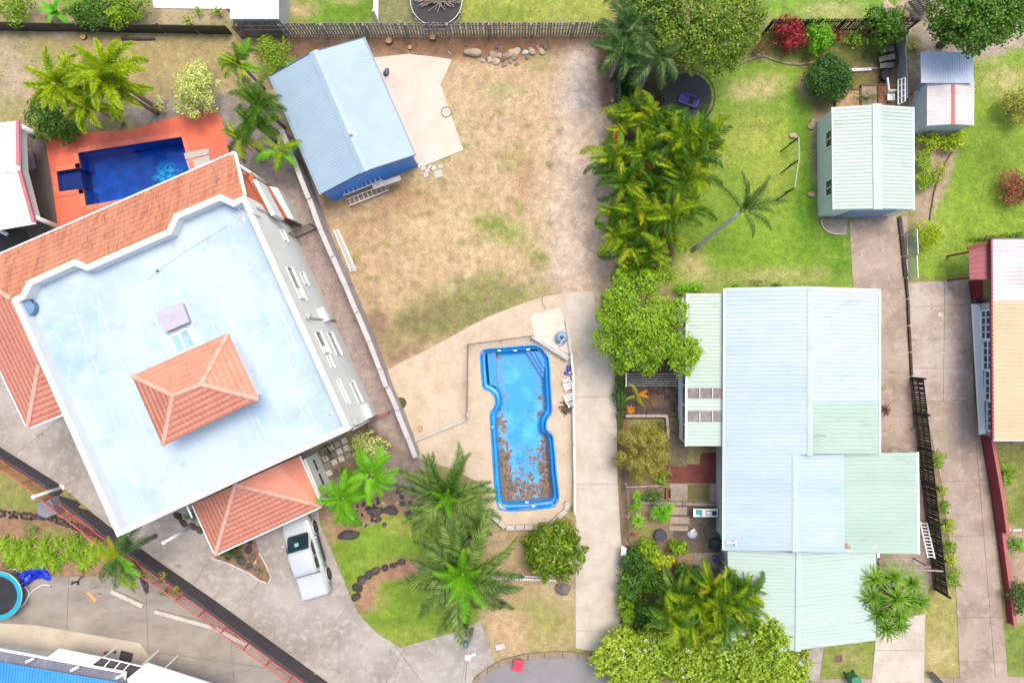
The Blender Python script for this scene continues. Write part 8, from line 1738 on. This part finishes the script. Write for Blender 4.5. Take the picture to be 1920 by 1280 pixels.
# lawn edging stones, small blocks
t = T('lawn_edging_strip', 'curved pale concrete edging at the top of the back lawn', 'edging', W(1400, 116)); le = smooth_poly([(1378,124),(1396,116),(1412,110),(1432,105),(1445,110),(1470,118),(1500,121),(1525,117),(1545,112)], 2, False)
for i in range(len(le)-1): MB().beam(W(*le[i], .04), W(*le[i+1], .04), .12, .1).build('edging_block', KERBM, t)
for k, (x, y, s, lb) in enumerate([(1521,238,.3,'larger pale block on the lawn beside the mint shed'),(1522,228,.2,'small pale block just above the larger one by the mint shed'),(1521,365,.3,'square block on the lawn at the lower shed window'),(1487,255,.3,'pale stone at the top of the swing frame'),(1298,380,.2,'pale stone at the lawn edge of the cane clump')]): rock(x, y, s, s*.8, ROCKL, lb, None, hz=.12)
t = T('shed_corner_kerb', 'curved kerb pad at the lower corner of the mint shed', 'kerb', W(1555, 425)); MB().prism([W(*p)[:2] for p in [(1537,411),(1588,412),(1588,438),(1560,439),(1545,432),(1538,422)]], 0, .05).build('pad', CONCD, t)
cv = smooth_poly([(1540,412),(1542,424),(1550,433),(1562,438),(1586,439)], 3, False)
for i in range(len(cv)-1): MB().beam(W(*cv[i], .06), W(*cv[i+1], .06), .07, .12).build('kerb_block', KB, t)
t = T('metal_drain_strip', 'square drain grate with dark stain on the neighbour driveway', 'grate', W(1762, 590)); MB().box(W(1762,590,.04), (.22,.22,.03)).build('frame', KB, t); MB().box(W(1762,590,.058), (.14,.14,.012)).build('grid', GALV, t)
t = T('mulch_edging_curve', 'thin timber edging curving past the yellow hedge', 'edging', W(1765, 370)); me_ = smooth_poly([(1786,285),(1776,300),(1756,345),(1748,380),(1742,420)], 3, False)
for i in range(len(me_)-1): MB().beam(W(*me_[i], .05), W(*me_[i+1], .05), .06, .12).build('board', BARK, t)
t = T('carport_brace_timbers', 'loose timber beams at the corner of the mint carport', 'timbers', W(1690, 1062))
for a, b, z in (((1648,1060),(1745,1062),1.6),((1700,1066),(1768,1070),1.9),((1652,838),(1716,848),2.0)): MB().beam(W(*a, z), W(*b, z), .08, .1).build('beam', TIMB, t)
for x, y, z in ((1652,1060,1.6),(1742,1062,1.6),(1706,848,2.0)): p = W(x, y, z); MB().box((p.x,p.y,z/2), (.08,.08,z)).build('post', TIMB, t)
t = T('roof_leaf_patch', 'patch of brown leaves caught at the end of the mint roof ridge', 'leaf litter', W(1582, 1022, 3.3)); mb = MB(); rg = random.Random(19)
for k in range(120):
    c_ = W(1581,1027,3.45)+Vector((rg.gauss(0,.16), abs(rg.gauss(0,.12)), rg.uniform(.0,.05))); a = rg.uniform(0,6.3); u_ = Vector((math.cos(a), math.sin(a), .1))*.07; v_ = Vector((-math.sin(a), math.cos(a), .1))*.04; mb.add([c_-u_, c_+v_, c_+u_, c_-v_], [(0,1,2,3)])
mb.build('leaves', mat('leaf_orange', alb(206,140,104), island=.3, rough=.9), t)
# lawn bollard lights and odd bits of the pavilion
t = T('pool_bench', 'grey upholstered bench under the pavilion edge', 'bench', W(55, 300)); MB().box(W(57,299,.45), (.45,1.3,.12), .22).build('seat', mat('bench_grey', alb(140,136,146), rough=.8), t, bevel=.03); MB().box(W(52,300,.65), (.1,1.3,.5), .22).build('backrest', MATS['bench_grey'], t, bevel=.03)
for s in (-1, 1): MB().box(W(57+3*s,299+16*s,.2), (.08,.08,.4)).build('leg', BLACKM, t)
t = T('white_rail_stub', 'short pale rail lying in the gap by the pool pavilion', 'rail', W(10, 432)); MB().tube([W(-10,428,.6), W(14,440,.5)], .12, 10).build('rail', WHITEP, t, smooth=True); MB().box(W(10,436,.25), (.1,.1,.5)).build('post', WHITEP, t)
# ================================================================== ground litter and turf (beyond counting)
def scatter():
    rg = np.random.default_rng(17); xs, ys, col, veg = GRID
    def sample(n): return rg.uniform(-20, 1940, n), rg.uniform(-20, 1300, n)
    def look(x, y): i = np.clip(np.searchsorted(ys, y), 0, len(ys)-1); j = np.clip(np.searchsorted(xs, x), 0, len(xs)-1); return col[i, j], veg[i, j]
    x, y = sample(150000); c, v = look(x, y); green = (c[:, 1] > c[:, 0]*.98)
    keep = (rg.random(len(x)) < v*np.where(green, .95, .35)) & (v > .3) & ~inside(TERR, x, y)
    for poly in (sp_out, [(-110,760),(0,838),(400,1123),(640,1297),(880,1330),(930,1241),(900,1163),(870,1179),(750,1213),(706,1186),(655,1112),(617,1021),(600,985),(690,785),(640,700),(225,640),(-110,600)], [(1060,548),(1112,545),(1150,672),(1158,900),(1170,1130),(1136,1229),(1079,1215),(1076,760)], [(507,143),(681,71),(777,291),(602,364)], [(1592,405),(1702,405),(1712,800),(1752,1090),(1640,1110),(1600,545)], [(1700,530),(1826,524),(1890,1272),(1800,1272)], [(880,1290),(930,1235),(1136,1235),(1200,1300)], [(85,230),(434,190),(540,420),(600,985),(0,700)]): keep &= ~inside(poly, x, y)
    x, y, g = x[keep], y[keep], green[keep]
    for nm, sel, m_ in (('grass', g, leafmat('turf_blade', [alb(112,146,44,.5), alb(146,170,66,.5), alb(180,188,92,.5)], .3)), ('dry_grass', ~g, leafmat('dry_blade', [alb(140,138,76,.5), alb(190,172,118,.5), alb(222,200,156,.5)], .2))):
        X_, Y_ = (x[sel]-960)/30, (640-y[sel])/30; n = len(X_); a = rg.uniform(0, 6.28, n); L = rg.uniform(.05, .13, n); w = .012+.012*rg.random(n)
        b0 = np.stack([X_-np.sin(a)*w, Y_+np.cos(a)*w, np.zeros(n)], 1); b1 = np.stack([X_+np.sin(a)*w, Y_-np.cos(a)*w, np.zeros(n)], 1); tp = np.stack([X_+np.cos(a)*L, Y_+np.sin(a)*L, L*rg.uniform(.25,.9,n)], 1)
        V = np.stack([b0, b1, tp], 1).reshape(-1, 3); me = bpy.data.meshes.new(nm); me.vertices.add(len(V)); me.vertices.foreach_set('co', V.astype(np.float32).ravel()); me.loops.add(3*n); me.loops.foreach_set('vertex_index', np.arange(3*n, dtype=np.int32)); me.polygons.add(n); me.polygons.foreach_set('loop_start', np.arange(0, 3*n, 3, dtype=np.int32)); me.update(calc_edges=True); me.materials.append(m_)
        o = bpy.data.objects.new(nm, me); C.objects.link(o); tag(o, 'green turf blades of the lawns' if nm == 'grass' else 'dry straw blades over the bare yards', 'grass', kind='stuff')
    # fallen leaves, bark and small stones
    mb = MB(); r2 = random.Random(23)
    zones = [((620,1050),(110,560),900),((700,1140),(70,105),320),((560,700),(260,800),420),((1170,1360),(880,1060),420),((1640,1710),(420,1100),220),((1740,1880),(540,1260),260),((600,780),(880,1010),220),((900,1080),(990,1220),220),((0,440),(60,220),250),((440,560),(70,160),160)]
    for (xa, xb), (ya_, yb_), n in zones:
        for k in range(n):
            p = W(r2.uniform(xa, xb), r2.uniform(ya_, yb_)); s = r2.uniform(.02,.055); a = r2.uniform(0,6.3); c_, s_ = math.cos(a)*s, math.sin(a)*s; z = .05+r2.uniform(0,.01)
            mb.add([(p.x-c_, p.y-s_, z-.02), (p.x+s_*.5, p.y-c_*.5, z), (p.x+c_, p.y+s_, z+.01), (p.x-s_*.5, p.y+c_*.5, z-.01)], [(0,1,2,3)])
    o = mb.build('leaf_litter', leafmat('litter_mix', [alb(96,72,52), alb(176,140,104), alb(226,212,190)], .1)); tag(o, 'fallen leaves and bark chips on bare ground', 'litter', kind='stuff')
scatter()
